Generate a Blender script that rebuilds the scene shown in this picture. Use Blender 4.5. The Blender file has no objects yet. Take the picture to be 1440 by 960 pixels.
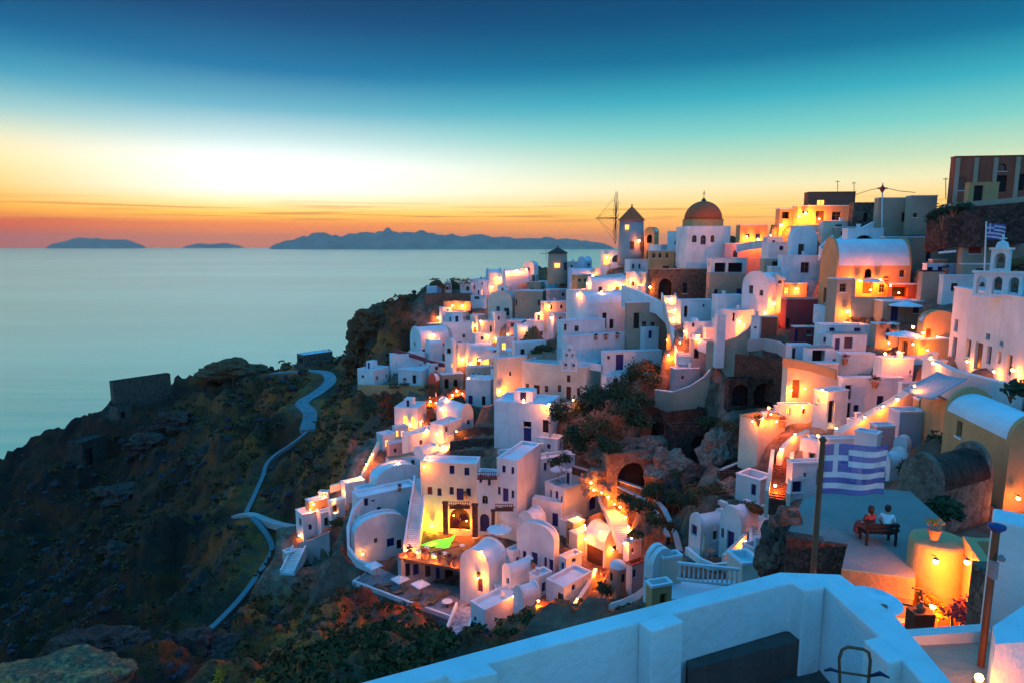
import bpy, bmesh, math, random
import numpy as np
from mathutils import Vector, noise
random.seed(7); np.random.seed(7)
R = math.radians
F = 920.0                       # focal length of the photograph in its own pixels (1440 wide)
PITCH = math.atan(135.0 / F)
SEA = -135.0                    # sea level; the camera is the origin
scene = bpy.context.scene
col = scene.collection
# ---------------------------------------------------------------- camera
cd = bpy.data.cameras.new('camera'); cam = bpy.data.objects.new('camera', cd); col.objects.link(cam)
cd.sensor_width = 36.0; cd.lens = 36.0 * F / 1440.0; cd.clip_start = 0.1; cd.clip_end = 200000.0
cam.location = (0, 0, 0); cam.rotation_euler = (R(90) - PITCH, 0, 0)
scene.camera = cam
# ---------------------------------------------------------------- sky, sun, exposure
SUN_AZ = R(-22.0)               # sunset glow, left of the view axis
SUN_EL = R(3.0)
def s2l(c):
    return tuple(((v/255)/12.92 if v/255 <= .04045 else ((v/255+.055)/1.055)**2.4) for v in c)
world = bpy.data.worlds.new('World'); scene.world = world; world.use_nodes = True
nt = world.node_tree; nt.nodes.clear()
def wn(t, **k):
    n = nt.nodes.new(t)
    for a, b in k.items(): setattr(n, a, b)
    return n
def wl(a, b): nt.links.new(a, b)
def wmath(op, a, b=None, clamp=False):
    n = wn('ShaderNodeMath', operation=op, use_clamp=clamp)
    for i, v in enumerate((a, b)):
        if v is None: continue
        if isinstance(v, (int, float)): n.inputs[i].default_value = v
        else: wl(v, n.inputs[i])
    return n.outputs[0]
def wramp(fac, stops, scale=1.0):
    n = wn('ShaderNodeValToRGB'); el = n.color_ramp.elements
    while len(el) > 1: el.remove(el[-1])
    for i, (p, c) in enumerate(stops):
        e = el[0] if i == 0 else el.new(p)
        e.position = p; e.color = (*[v*scale for v in s2l(c)], 1)
    wl(fac, n.inputs[0]); return n.outputs[0]
def wmix(f, a, b):
    n = wn('ShaderNodeMix', data_type='RGBA')
    if isinstance(f, float): n.inputs[0].default_value = f
    else: wl(f, n.inputs[0])
    for s, v in ((6, a), (7, b)):
        if isinstance(v, tuple): n.inputs[s].default_value = (*v, 1)
        else: wl(v, n.inputs[s])
    return n.outputs[2]
tc = wn('ShaderNodeTexCoord'); sep = wn('ShaderNodeSeparateXYZ'); wl(tc.outputs['Generated'], sep.inputs[0])
sx, sy, sz = sep.outputs
el = wmath('MAXIMUM', sz, 0.0)
az = wmath('ARCTAN2', sx, sy)                                    # 0 straight ahead, negative to the left
daz = wmath('SUBTRACT', az, SUN_AZ)
near = wmath('MULTIPLY', daz, daz); near = wmath('EXPONENT', wmath('MULTIPLY', near, -6.5))
left = wmath('MULTIPLY', wmath('ADD', daz, 0.02, False), -3.2, True)  # warm, deeper sky to the left of the glow
UP = [(0.44, (6, 104, 164)), (0.60, (26, 150, 222)), (1.0, (30, 158, 234))]
CENT = wramp(el, [(0, (236, 112, 40)), (.03, (242, 132, 44)), (.045, (255, 198, 70)), (.06, (250, 228, 170)), (.076, (250, 244, 230)), (.112, (240, 242, 238)),
                  (.146, (178, 204, 206)), (.185, (92, 158, 178)), (.232, (14, 104, 146)), (.295, (2, 64, 108)), (.35, (0, 42, 80))] + UP)
SIDE = wramp(el, [(0, (246, 130, 40)), (.02, (255, 158, 50)), (.05, (254, 196, 92)), (.085, (222, 214, 168)), (.115, (172, 198, 168)), (.155, (108, 182, 174)),
                  (.2, (48, 150, 166)), (.25, (8, 98, 132)), (.3, (2, 70, 110)), (.35, (0, 54, 92))] + UP)
LEFT = wramp(el, [(0, (190, 66, 8)), (.03, (206, 84, 2)), (.05, (255, 164, 6)), (.08, (255, 184, 44)), (.105, (246, 204, 120)), (.13, (214, 204, 160)), (.16, (140, 178, 178)),
                  (.2, (54, 134, 164)), (.25, (4, 82, 126)), (.3, (0, 48, 88)), (.35, (0, 26, 62))] + UP)
sky = wmix(near, SIDE, CENT)
lf = wmath('MULTIPLY', left, wmath('SUBTRACT', 1.0, wmath('MULTIPLY', near, 0.25)), True)
front = wmath('GREATER_THAN', sy, 0.0)
lf = wmath('MULTIPLY', lf, wmath('MULTIPLY', wmath('MAXIMUM', sy, 0.0), 1.3, True))
sky = wmix(lf, sky, LEFT)
BACK = wramp(el, [(0, (140, 138, 160)), (.16, (142, 150, 182)), (.3, (94, 152, 206)), (.44, (38, 150, 218))] + UP[1:])
sky = wmix(wmath('MULTIPLY', wmath('ADD', sy, -.15), -2.2, True), sky, BACK)   # the side away from the sunset: mauve to blue
# low cloud bank and thin streaks just above the horizon
comb = wn('ShaderNodeCombineXYZ'); wl(wmath('MULTIPLY', az, 3.0), comb.inputs[0]); wl(wmath('MULTIPLY', sz, 60.0), comb.inputs[1])
no = wn('ShaderNodeTexNoise'); no.inputs['Scale'].default_value = 1.6; no.inputs['Detail'].default_value = 7; no.inputs['Roughness'].default_value = .6
wl(comb.outputs[0], no.inputs['Vector'])
edge = wmath('ADD', wmath('MULTIPLY', wmath('SUBTRACT', no.outputs['Fac'], .5), .035), .036)
bank = wmath('MULTIPLY', wmath('SUBTRACT', edge, el), 160.0, True)
bank = wmath('MULTIPLY', bank, wmath('MULTIPLY', wmath('SUBTRACT', 0.12, daz), 2.6, True))
bank = wmath('MULTIPLY', bank, wmath('GREATER_THAN', sy, 0.0))
bankc = wmix(left, s2l((232, 122, 56)), s2l((204, 66, 4)))
sky = wmix(wmath('MULTIPLY', bank, .85), sky, bankc)
comb2 = wn('ShaderNodeCombineXYZ'); wl(wmath('MULTIPLY', az, 4.0), comb2.inputs[0]); wl(wmath('MULTIPLY', sz, 170.0), comb2.inputs[1])
no2 = wn('ShaderNodeTexNoise'); no2.inputs['Scale'].default_value = 1.3; no2.inputs['Detail'].default_value = 6; wl(comb2.outputs[0], no2.inputs['Vector'])
st = wmath('MULTIPLY', wmath('SUBTRACT', no2.outputs['Fac'], .50), 7.0, True)
band = wmath('EXPONENT', wmath('MULTIPLY', wmath('POWER', wmath('MULTIPLY', wmath('SUBTRACT', el, .046), 75.0), 2.0), -1.0))
st = wmath('MULTIPLY', wmath('MULTIPLY', st, band), wmath('GREATER_THAN', sy, 0.0))
sky = wmix(wmath('MULTIPLY', st, .62), sky, s2l((176, 92, 40)))
nish = wn('ShaderNodeTexSky', sky_type='NISHITA', sun_disc=False, sun_elevation=SUN_EL, sun_rotation=SUN_AZ)
add = wn('ShaderNodeMix', data_type='RGBA', blend_type='ADD'); add.inputs[0].default_value = 1.0
nm = wn('ShaderNodeMix', data_type='RGBA', blend_type='MULTIPLY'); nm.inputs[0].default_value = 1.0
wl(nish.outputs[0], nm.inputs[6]); nm.inputs[7].default_value = (.0012, .0012, .0012, 1)
wl(sky, add.inputs[6]); wl(nm.outputs[2], add.inputs[7])
bg = wn('ShaderNodeBackground'); bg.inputs[1].default_value = 1.0; wl(add.outputs[2], bg.inputs[0])
wo = wn('ShaderNodeOutputWorld'); wl(bg.outputs[0], wo.inputs[0])
sl = bpy.data.lights.new('sun', 'SUN'); sl.energy = 0.1; sl.angle = R(50); sl.color = (1.0, .52, .34)
so = bpy.data.objects.new('sun', sl); col.objects.link(so)
so.rotation_euler = Vector((-math.sin(SUN_AZ)*math.cos(R(7)), -math.cos(SUN_AZ)*math.cos(R(7)), -math.sin(R(7)))).to_track_quat('-Z', 'Y').to_euler()
vs = scene.view_settings; vs.view_transform = 'Standard'; vs.look = 'None'; vs.exposure = 0.55; vs.gamma = 1.0; vs.use_curve_mapping = False
scene.render.engine = 'CYCLES'
scene.cycles.use_denoising = True; scene.cycles.max_bounces = 6; scene.cycles.diffuse_bounces = 3; scene.cycles.glossy_bounces = 2
scene.cycles.transmission_bounces = 2; scene.cycles.sample_clamp_indirect = 4.0; scene.cycles.caustics_reflective = False; scene.cycles.caustics_refractive = False

# ---------------------------------------------------------------- materials
MATS = {}
def newmat(n):
    m = bpy.data.materials.new(n); m.use_nodes = True; t = m.node_tree; b = t.nodes['Principled BSDF']; MATS[n] = m
    return m, t, b
def nd(t, k, **p):
    n = t.nodes.new(k)
    for a, b in p.items(): setattr(n, a, b)
    return n
def noisenode(t, scale, detail=5, rough=.6, vec=None):
    n = nd(t, 'ShaderNodeTexNoise'); n.inputs['Scale'].default_value = scale; n.inputs['Detail'].default_value = detail; n.inputs['Roughness'].default_value = rough
    if vec is None:
        g = nd(t, 'ShaderNodeNewGeometry'); vec = g.outputs['Position']
    t.links.new(vec, n.inputs['Vector']); return n
def ramp(t, fac, stops):
    n = nd(t, 'ShaderNodeValToRGB'); e = n.color_ramp.elements
    while len(e) > 1: e.remove(e[-1])
    for i, (p, c) in enumerate(stops):
        q = e[0] if i == 0 else e.new(p)
        q.position = p; q.color = (*c, 1)
    t.links.new(fac, n.inputs[0]); return n.outputs[0]
def mixc(t, f, a, b, blend='MIX'):
    n = nd(t, 'ShaderNodeMix', data_type='RGBA', blend_type=blend)
    for i, v in ((0, f), (6, a), (7, b)):
        if isinstance(v, (int, float)): n.inputs[i].default_value = v
        elif isinstance(v, tuple): n.inputs[i].default_value = (*v, 1)
        else: t.links.new(v, n.inputs[i])
    return n.outputs[2]
def bump(t, b, h, strength, dist):
    n = nd(t, 'ShaderNodeBump'); n.inputs['Strength'].default_value = strength; n.inputs['Distance'].default_value = dist
    t.links.new(h, n.inputs['Height']); t.links.new(n.outputs[0], b.inputs['Normal'])
def streakvec(t):
    g = nd(t, 'ShaderNodeNewGeometry'); m = nd(t, 'ShaderNodeMapping'); m.inputs['Scale'].default_value = (1, 1, .18)
    t.links.new(g.outputs['Position'], m.inputs[0]); return m.outputs[0]
def plaster(n, c, dirt=(.32, .26, .2), amt=.35, big=.35, rough=.9):
    m, t, b = newmat(n); b.inputs['Roughness'].default_value = rough; b.inputs['Specular IOR Level'].default_value = .2
    n1 = noisenode(t, big, 6, .62); n2 = noisenode(t, 1.3, 6, .7, streakvec(t)); n3 = noisenode(t, 9, 5, .6)
    f1 = ramp(t, n2.outputs['Fac'], [(.48, (0, 0, 0)), (.72, (1, 1, 1))])
    c1 = mixc(t, ramp(t, n1.outputs['Fac'], [(.3, (0, 0, 0)), (.75, (1, 1, 1))]), tuple(min(1, v*1.06) for v in c), tuple(v*.74 for v in c))
    fm = nd(t, 'ShaderNodeMath', operation='MULTIPLY'); fm.inputs[1].default_value = amt; t.links.new(f1, fm.inputs[0])
    c2 = mixc(t, fm.outputs[0], c1, tuple(a*.6+d*.4 for a, d in zip(c, dirt)))
    t.links.new(c2, b.inputs['Base Color']); nb = noisenode(t, 1.6, 4, .55); hs = nd(t, 'ShaderNodeMath', operation='MULTIPLY_ADD'); hs.inputs[1].default_value = 2.5; t.links.new(nb.outputs['Fac'], hs.inputs[0]); t.links.new(n3.outputs['Fac'], hs.inputs[2]); bump(t, b, hs.outputs[0], .5, .04)
    return m
def stone(n, c1, c2, c3, scale=2.2, rough=.95, depth=.12):
    m, t, b = newmat(n); b.inputs['Roughness'].default_value = rough; b.inputs['Specular IOR Level'].default_value = .15
    g = nd(t, 'ShaderNodeNewGeometry'); w = noisenode(t, 1.2, 3)
    mp = nd(t, 'ShaderNodeMix', data_type='RGBA'); mp.inputs[0].default_value = .14; t.links.new(g.outputs['Position'], mp.inputs[6]); t.links.new(w.outputs['Color'], mp.inputs[7])
    v = nd(t, 'ShaderNodeTexVoronoi'); v.inputs['Scale'].default_value = scale; t.links.new(mp.outputs[2], v.inputs['Vector'])
    v2 = nd(t, 'ShaderNodeTexVoronoi', feature='DISTANCE_TO_EDGE'); v2.inputs['Scale'].default_value = scale; t.links.new(mp.outputs[2], v2.inputs['Vector'])
    sp = nd(t, 'ShaderNodeSeparateColor'); t.links.new(v.outputs['Color'], sp.inputs[0])
    cc = ramp(t, sp.outputs[0], [(0, c1), (.5, c2), (1, c3)])
    n3 = noisenode(t, 6, 6, .7)
    cc = mixc(t, .85, cc, ramp(t, n3.outputs['Fac'], [(.3, (.3, .3, .3)), (.7, (1.15, 1.15, 1.15))]), 'MULTIPLY')
    n4 = noisenode(t, .7, 5, .65); cc = mixc(t, .8, cc, ramp(t, n4.outputs['Fac'], [(.3, (.5, .48, .5)), (.7, (1.2, 1.15, 1.1))]), 'MULTIPLY')
    ed = ramp(t, v2.outputs['Distance'], [(0, (.55, .53, .52)), (.05, (1, 1, 1))])
    cc = mixc(t, 1.0, cc, ed, 'MULTIPLY'); t.links.new(cc, b.inputs['Base Color'])
    h = nd(t, 'ShaderNodeMath', operation='ADD'); t.links.new(ed, h.inputs[0]); t.links.new(n3.outputs['Fac'], h.inputs[1])
    bump(t, b, h.outputs[0], .8, depth); return m
def simple(n, c, rough=.6, metal=0., var=.2, spec=.4, scale=4.):
    m, t, b = newmat(n); b.inputs['Roughness'].default_value = rough; b.inputs['Metallic'].default_value = metal; b.inputs['Specular IOR Level'].default_value = spec
    n1 = noisenode(t, scale, 5, .65)
    t.links.new(mixc(t, ramp(t, n1.outputs['Fac'], [(.3, (0, 0, 0)), (.7, (1, 1, 1))]), tuple(min(1, v*(1+var)) for v in c), tuple(v*(1-var) for v in c)), b.inputs['Base Color'])
    return m
def emit(n, c, s):
    m, t, b = newmat(n); b.inputs['Base Color'].default_value = (*c, 1); b.inputs['Emission Color'].default_value = (*c, 1); b.inputs['Emission Strength'].default_value = s
    return m
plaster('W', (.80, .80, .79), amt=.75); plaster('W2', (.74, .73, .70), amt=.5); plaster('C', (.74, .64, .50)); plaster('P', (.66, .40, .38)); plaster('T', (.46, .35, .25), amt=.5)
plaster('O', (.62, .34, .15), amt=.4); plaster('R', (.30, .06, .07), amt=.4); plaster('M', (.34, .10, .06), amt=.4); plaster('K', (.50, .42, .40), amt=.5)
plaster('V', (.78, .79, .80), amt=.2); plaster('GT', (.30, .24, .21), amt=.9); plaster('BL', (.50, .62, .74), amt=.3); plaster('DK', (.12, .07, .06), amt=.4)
stone('S', (.17, .12, .10), (.23, .165, .125), (.29, .215, .165), 3.2); stone('SD', (.07, .05, .045), (.11, .08, .065), (.16, .115, .095), 3.4)
stone('SR', (.20, .09, .06), (.28, .13, .09), (.17, .085, .065), 4.5); stone('PV', (.40, .38, .40), (.46, .44, .46), (.36, .34, .37), 2.6, depth=.015)
plaster('PA', (.26, .23, .24), amt=.6, big=1.2); stone('CB', (.30, .33, .40), (.46, .5, .56), (.62, .66, .7), 3.0, depth=.05)
def rockmat(n, cs, sc=.6, depth=.25):
    m, t, b = newmat(n); b.inputs['Roughness'].default_value = .95; b.inputs['Specular IOR Level'].default_value = .1
    n1 = noisenode(t, sc, 8, .68); n2 = noisenode(t, sc*5, 7, .72)
    c = ramp(t, n1.outputs['Fac'], [(.3+.4*i/(len(cs)-1), c) for i, c in enumerate(cs)])
    c = mixc(t, .8, c, ramp(t, n2.outputs['Fac'], [(.32, (.25, .23, .24)), (.62, (1.1, 1.1, 1.1))]), 'MULTIPLY'); t.links.new(c, b.inputs['Base Color']); bump(t, b, n2.outputs['Fac'], .9, depth)
rockmat('SP', [(.22, .14, .10), (.42, .29, .21), (.28, .18, .14), (.5, .4, .33)]); rockmat('RK', [(.10, .045, .03), (.30, .13, .065), (.18, .08, .045), (.36, .18, .10)], .25, .6)
rockmat('RC', [(.05, .03, .03), (.75, .24, .09), (.16, .11, .08), (.8, .32, .12), (.6, .14, .05)], .9, .12); rockmat('RD', [(.04, .02, .018), (.16, .08, .06), (.08, .04, .035), (.24, .13, .11)], .3, .4)
simple('blue', (.02, .03, .16), .45); simple('navy', (.012, .016, .06), .4); simple('brown', (.09, .035, .02), .6); simple('purple', (.06, .025, .12), .45); simple('green', (.02, .09, .07), .5)
simple('glass', (.012, .015, .022), .08, spec=.7); simple('dark', (.012, .010, .012), .8); simple('metal', (.10, .07, .06), .45, .6); simple('rust', (.16, .07, .035), .6, .3)
simple('terracotta', (.80, .11, .025), .8); simple('wood', (.24, .13, .07), .7); simple('deck', (.12, .07, .06), .75); simple('canvas', (.74, .75, .77), .9); simple('canvas2', (.60, .5, .36), .9)
simple('red_cloth', (.34, .05, .04), .9); simple('white_cloth', (.78, .76, .74), .9); simple('flagblue', (.12, .12, .42), .85); simple('flagwhite', (.74, .72, .76), .9); [setattr(MATS[k].node_tree.nodes['Principled BSDF'].inputs['Alpha'], 'default_value', .55) for k in ('flagblue', 'flagwhite')]; simple('poolblue', (.04, .30, .42), .15); simple('skin', (.48, .28, .2), .6); simple('hair', (.03, .018, .012), .6)
simple('cushion', (.55, .60, .66), .9); simple('roofdome', (.62, .11, .035), .8); simple('grey', (.22, .23, .24), .7); simple('sail', (.36, .38, .42), .9); simple('pot', (.45, .18, .10), .8)
simple('thatch', (.10, .045, .03), .95, scale=9); simple('screen', (.16, .22, .24), .6); simple('tealroof', (.25, .36, .36), .7)
emit('bulb', (1., .55, .16), 26.0); emit('litpane', (1., .38, .06), 2.2); emit('pool', (.03, 1., .03), 1.6); emit('bulb2', (1., .75, .12), 20.0)
def leafmat(n, a, b_, c):
    m, t, b = newmat(n); b.inputs['Roughness'].default_value = .75; b.inputs['Specular IOR Level'].default_value = .2
    oi = nd(t, 'ShaderNodeNewGeometry'); n1 = noisenode(t, .9, 4)
    f = nd(t, 'ShaderNodeMath', operation='ADD'); t.links.new(oi.outputs['Random Per Island'], f.inputs[0]); t.links.new(n1.outputs['Fac'], f.inputs[1])
    h = nd(t, 'ShaderNodeMath', operation='MULTIPLY'); h.inputs[1].default_value = .5; t.links.new(f.outputs[0], h.inputs[0])
    t.links.new(ramp(t, h.outputs[0], [(.25, a), (.5, b_), (.75, c)]), b.inputs['Base Color'])
    return m
leafmat('leaf', (.018, .03, .012), (.035, .05, .018), (.075, .07, .025)); leafmat('leafdry', (.06, .04, .012), (.14, .06, .018), (.22, .09, .03)); leafmat('leafgold', (.35, .14, .01), (.5, .22, .02), (.6, .3, .05))
leafmat('scrub', (.012, .018, .006), (.07, .05, .014), (.26, .075, .022)); leafmat('flower', (.25, .02, .03), (.4, .05, .05), (.08, .07, .03)); leafmat('blossom', (.22, .02, .10), (.34, .05, .16), (.04, .06, .02))

# ---------------------------------------------------------------- helpers
def P(px, py, Y):
    dx = (px-720)/F; dz = (480-py)/F
    d = Vector((dx, math.cos(PITCH)+dz*math.sin(PITCH), -math.sin(PITCH)+dz*math.cos(PITCH)))
    return d*(Y/d.y)
def link(o): col.objects.link(o); return o
def thing(name, label, cat, loc=(0, 0, 0), group=None):
    o = link(bpy.data.objects.new(name, None)); o.location = loc; o.empty_display_size = .2; return tag(o, label, cat, group)
def tag(o, label, cat, group=None):
    o['label'] = label; o['category'] = cat
    if group: o['group'] = group
    return o
class MB:
    def __init__(s): s.v = []; s.f = []
    def pts(s, ps):
        i = len(s.v); s.v += [tuple(p) for p in ps]; return i
    def poly(s, ps):
        i = s.pts(ps); s.f.append(tuple(range(i, i+len(ps))))
    def box(s, c, h, u=(1, 0, 0), v=(0, 1, 0), w=(0, 0, 1), taper=1.0):
        c = Vector(c); u = Vector(u); v = Vector(v); w = Vector(w); q = []
        for k in (-1, 1):
            tp = 1 if k < 0 else taper
            for a, b in ((-1, -1), (1, -1), (1, 1), (-1, 1)): q.append(c+u*a*h[0]*tp+v*b*h[1]*tp+w*k*h[2])
        i = s.pts(q)
        s.f += [(i+3, i+2, i+1, i), (i+4, i+5, i+6, i+7)] + [(i+a, i+(a+1) % 4, i+4+(a+1) % 4, i+4+a) for a in range(4)]
    def rings(s, rings, cap=True, close=True):
        n = len(rings[0]); b = [s.pts(r) for r in rings]
        for k in range(len(rings)-1):
            for a in range(n if close else n-1):
                c = (a+1) % n; s.f.append((b[k]+a, b[k]+c, b[k+1]+c, b[k+1]+a))
        if cap and close:
            s.f.append(tuple(b[0]+a for a in reversed(range(n)))); s.f.append(tuple(b[-1]+a for a in range(n)))
    def lathe(s, c, prof, n=16, cap=True):
        c = Vector(c)
        s.rings([[c+Vector((r*math.cos(2*math.pi*k/n), r*math.sin(2*math.pi*k/n), z)) for k in range(n)] for r, z in prof], cap)
    def tube(s, pts, r, n=6, cap=True):
        pts = [Vector(p) for p in pts]; rg = []
        for i, p in enumerate(pts):
            d = (pts[min(i+1, len(pts)-1)]-pts[max(i-1, 0)]).normalized()
            a = d.orthogonal().normalized() if i == 0 else (a - d*a.dot(d)).normalized()
            b = d.cross(a); rr = r[i] if isinstance(r, (list, tuple)) else r
            rg.append([p+(a*math.cos(2*math.pi*k/n)+b*math.sin(2*math.pi*k/n))*rr for k in range(n)])
        s.rings(rg, cap)
    def leaves(s, c, rad, n, size, flat=0.0, shell=.5):
        c = Vector(c)
        for _ in range(n):
            d = Vector((random.gauss(0, 1), random.gauss(0, 1), random.gauss(0, 1))).normalized()
            if d.z < -.3: d.z *= -.6
            q = c+Vector((d.x*rad[0], d.y*rad[1], d.z*rad[2]))*(shell+(1-shell)*random.random())*random.uniform(.75, 1.1)
            a = Vector((random.gauss(0, 1), random.gauss(0, 1), random.gauss(0, .6))).normalized(); b = a.orthogonal().normalized()
            e = size*random.uniform(.6, 1.4); s.poly([q-a*e, q-b*e*.5, q+a*e, q+b*e*.5])
    def build(s, name, mat, parent=None, org=(0, 0, 0), smooth=False, kind=None):
        o = link(bpy.data.objects.new(name, s.mesh(name, mat, org, smooth)))
        if parent is not None: o.parent = parent
        else: o.location = org
        if kind: o['kind'] = kind
        return o
    def mesh(s, name, mat, org=(0, 0, 0), smooth=False):
        m = bpy.data.meshes.new(name); ox, oy, oz = org
        m.from_pydata([(x-ox, y-oy, z-oz) for x, y, z in s.v], [], s.f); m.update()
        if smooth: m.shade_smooth()
        m.materials.append(MATS[mat]); return m
def single(mb, name, mat, label, cat, org, smooth=False, group=None, kind=None):
    o = mb.build(name, mat, None, org, smooth)
    if kind: o['kind'] = kind
    return tag(o, label, cat, group)
CT = []                                     # terrain control points
CAPS = []                                   # terrain must not rise above these lines of ground: (px0, py0, Y0, px1, py1, Y1)
FOOT = []                                   # nor through these roofs
def ct(px, py, Y, w=0.0): p = P(px, py, Y); CT.append((p.x, p.y, p.z+w, 0))
def proj(p):
    D = p[1]*math.cos(PITCH)-p[2]*math.sin(PITCH); U = p[1]*math.sin(PITCH)+p[2]*math.cos(PITCH); return 720+F*p[0]/D, 480-F*U/D
def capline(a, b):
    (x0, y0), (x1, y1) = proj(a), proj(b)
    if x1 < x0: x0, y0, x1, y1, a, b = x1, y1, x0, y0, b, a
    CAPS.append((x0-1.5, y0, a[1], x1+1.5, y1, b[1]))
def solve_len(C, u, px):
    k = (px-720)/F; cp = math.cos(PITCH); D0 = C.y*cp-C.z*math.sin(PITCH)
    den = u[0]-k*u[1]*cp
    return (k*D0-C.x)/den if abs(den) > 1e-6 else -1
OPM = {'w': ('window', 'wood', 'glass'), 'b': ('window', 'blue', 'navy'), 'B': ('door', 'blue', None), 'k': ('door', 'dark', None), 'r': ('door', 'brown', None), 'p': ('door', 'purple', None),
       'P': ('window', 'purple', 'navy'), 'g': ('window', 'wood', 'litpane'), 'G': ('window', 'green', 'glass'), 'o': ('opening', 'dark', None), 'R': ('window', 'brown', 'red_cloth')}
def arc(s0, s1, z, rise, n=8):
    c = (s0+s1)/2; r = (s1-s0)/2
    return [(c-r*math.cos(math.pi*i/n), z+rise*math.sin(math.pi*i/n)) for i in range(n+1)]
def wall_face(mb, O, u, n, L, zb, zt, ops, rec):
    """rectangle O + s*u with real openings; n points outwards; reveals go in by rec"""
    O = Vector(O); u = Vector(u); n = Vector(n)
    def q(s, z, d=0.0): return Vector((O.x+u.x*s-n.x*d, O.y+u.y*s-n.y*d, z))
    S = sorted({0.0, L, *[o[1] for o in ops], *[o[3] for o in ops]}); Z = sorted({zb, zt, *[o[2] for o in ops], *[o[4] for o in ops]})
    for i in range(len(S)-1):
        for j in range(len(Z)-1):
            sm = (S[i]+S[i+1])/2; zm = (Z[j]+Z[j+1])/2
            if any(o[1] < sm < o[3] and o[2] < zm < o[4] for o in ops): continue
            mb.poly([q(S[i], Z[j]), q(S[i+1], Z[j]), q(S[i+1], Z[j+1]), q(S[i], Z[j+1])])
    for t, s0, z0, s1, z1 in ops:
        if t.endswith('a'):
            rise = min((s1-s0)/2, (z1-z0)*.6); zs = z1-rise; A = arc(s0, s1, zs, rise)
            for a, b in zip(A[:-1], A[1:]):
                c = (s0, z1) if (a[0]+b[0])/2 < (s0+s1)/2 else (s1, z1)
                mb.poly([q(*a), q(*b), q(*c)]); mb.poly([q(*a), q(*a, rec), q(*b, rec), q(*b)])
        else:
            zs = z1; mb.poly([q(s0, z1), q(s0, z1, rec), q(s1, z1, rec), q(s1, z1)])
        mb.poly([q(s0, z0), q(s1, z0), q(s1, z0, rec), q(s0, z0, rec)])
        mb.poly([q(s0, z0), q(s0, z0, rec), q(s0, zs, rec), q(s0, zs)]); mb.poly([q(s1, z0), q(s1, zs), q(s1, zs, rec), q(s1, z0, rec)])
def put_opening(root, O, u, n, op, rec, org):
    t, s0, z0, s1, z1 = op; O = Vector(O); u = Vector(u); n = Vector(n)
    nm, m1, m2 = OPM[t[0]]; arch = t.endswith('a')
    def q(s, z, d=0.0): return Vector((O.x+u.x*s-n.x*d, O.y+u.y*s-n.y*d, z))
    def panel(mb, a0, b0, a1, b1, d0, d1, ar):
        if ar:
            rise = min((a1-a0)/2, (b1-b0)*.6); A = [(a0, b0)] + arc(a0, a1, b1-rise, rise) + [(a1, b0)]
        else: A = [(a0, b0), (a0, b1), (a1, b1), (a1, b0)]
        fr = [q(*p, d0) for p in A]; bk = [q(*p, d1) for p in A]
        mb.poly(list(reversed(fr))); mb.poly(bk)
        for i in range(len(A)): j = (i+1) % len(A); mb.poly([fr[i], fr[j], bk[j], bk[i]])
    w = s1-s0; h = z1-z0; fw = min(.09, w*.12)
    g = MB(); d0 = rec-.06
    if nm == 'window':
        if not arch:
            panel(g, s0, z0, s0+fw, z1, d0, rec, False); panel(g, s1-fw, z0, s1, z1, d0, rec, False)
            panel(g, s0+fw, z0, s1-fw, z0+fw, d0, rec, False); panel(g, s0+fw, z1-fw, s1-fw, z1, d0, rec, False)
        mid = (s0+s1)/2; panel(g, mid-fw*.4, z0+fw, mid+fw*.4, z1-fw, d0+.01, rec, False)
        if h > 1.0: panel(g, s0+fw, z0+h*.55, mid-fw*.4, z0+h*.55+fw*.7, d0+.012, rec, False); panel(g, mid+fw*.4, z0+h*.55, s1-fw, z0+h*.55+fw*.7, d0+.012, rec, False)
        o = g.build('window', m1, root, org)
        g2 = MB(); panel(g2, s0, z0, s1, z1, rec-.02, rec+.03, arch); g2.build('pane', m2, o, org)
        g3 = MB(); panel(g3, s0-.08, z0-.09, s1+.08, z0-.003, -.07, -.002, False); g3.build('sill', 'W', o, org)
    else:
        if nm == 'opening': d = .9; nmz = 'opening'
        else: d = rec-.05
        panel(g, s0, z0, s1, z1, d if nm == 'opening' else rec-.03, d+.05 if nm == 'opening' else rec+.03, arch)
        o = g.build('door' if nm == 'door' else 'dark_opening', m1, root, org)
        if nm == 'door' and h > .8 and not arch:
            g4 = MB(); mid = (s0+s1)/2
            for a, b in ((s0+w*.1, mid-w*.05), (mid+w*.05, s1-w*.1)):
                panel(g4, a, z0+h*.08, b, z0+h*.42, rec-.055, rec-.032, False); panel(g4, a, z0+h*.48, b, z0+h*.92, rec-.055, rec-.032, False)
            g4.build('door_panel', m1, o, org)
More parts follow.
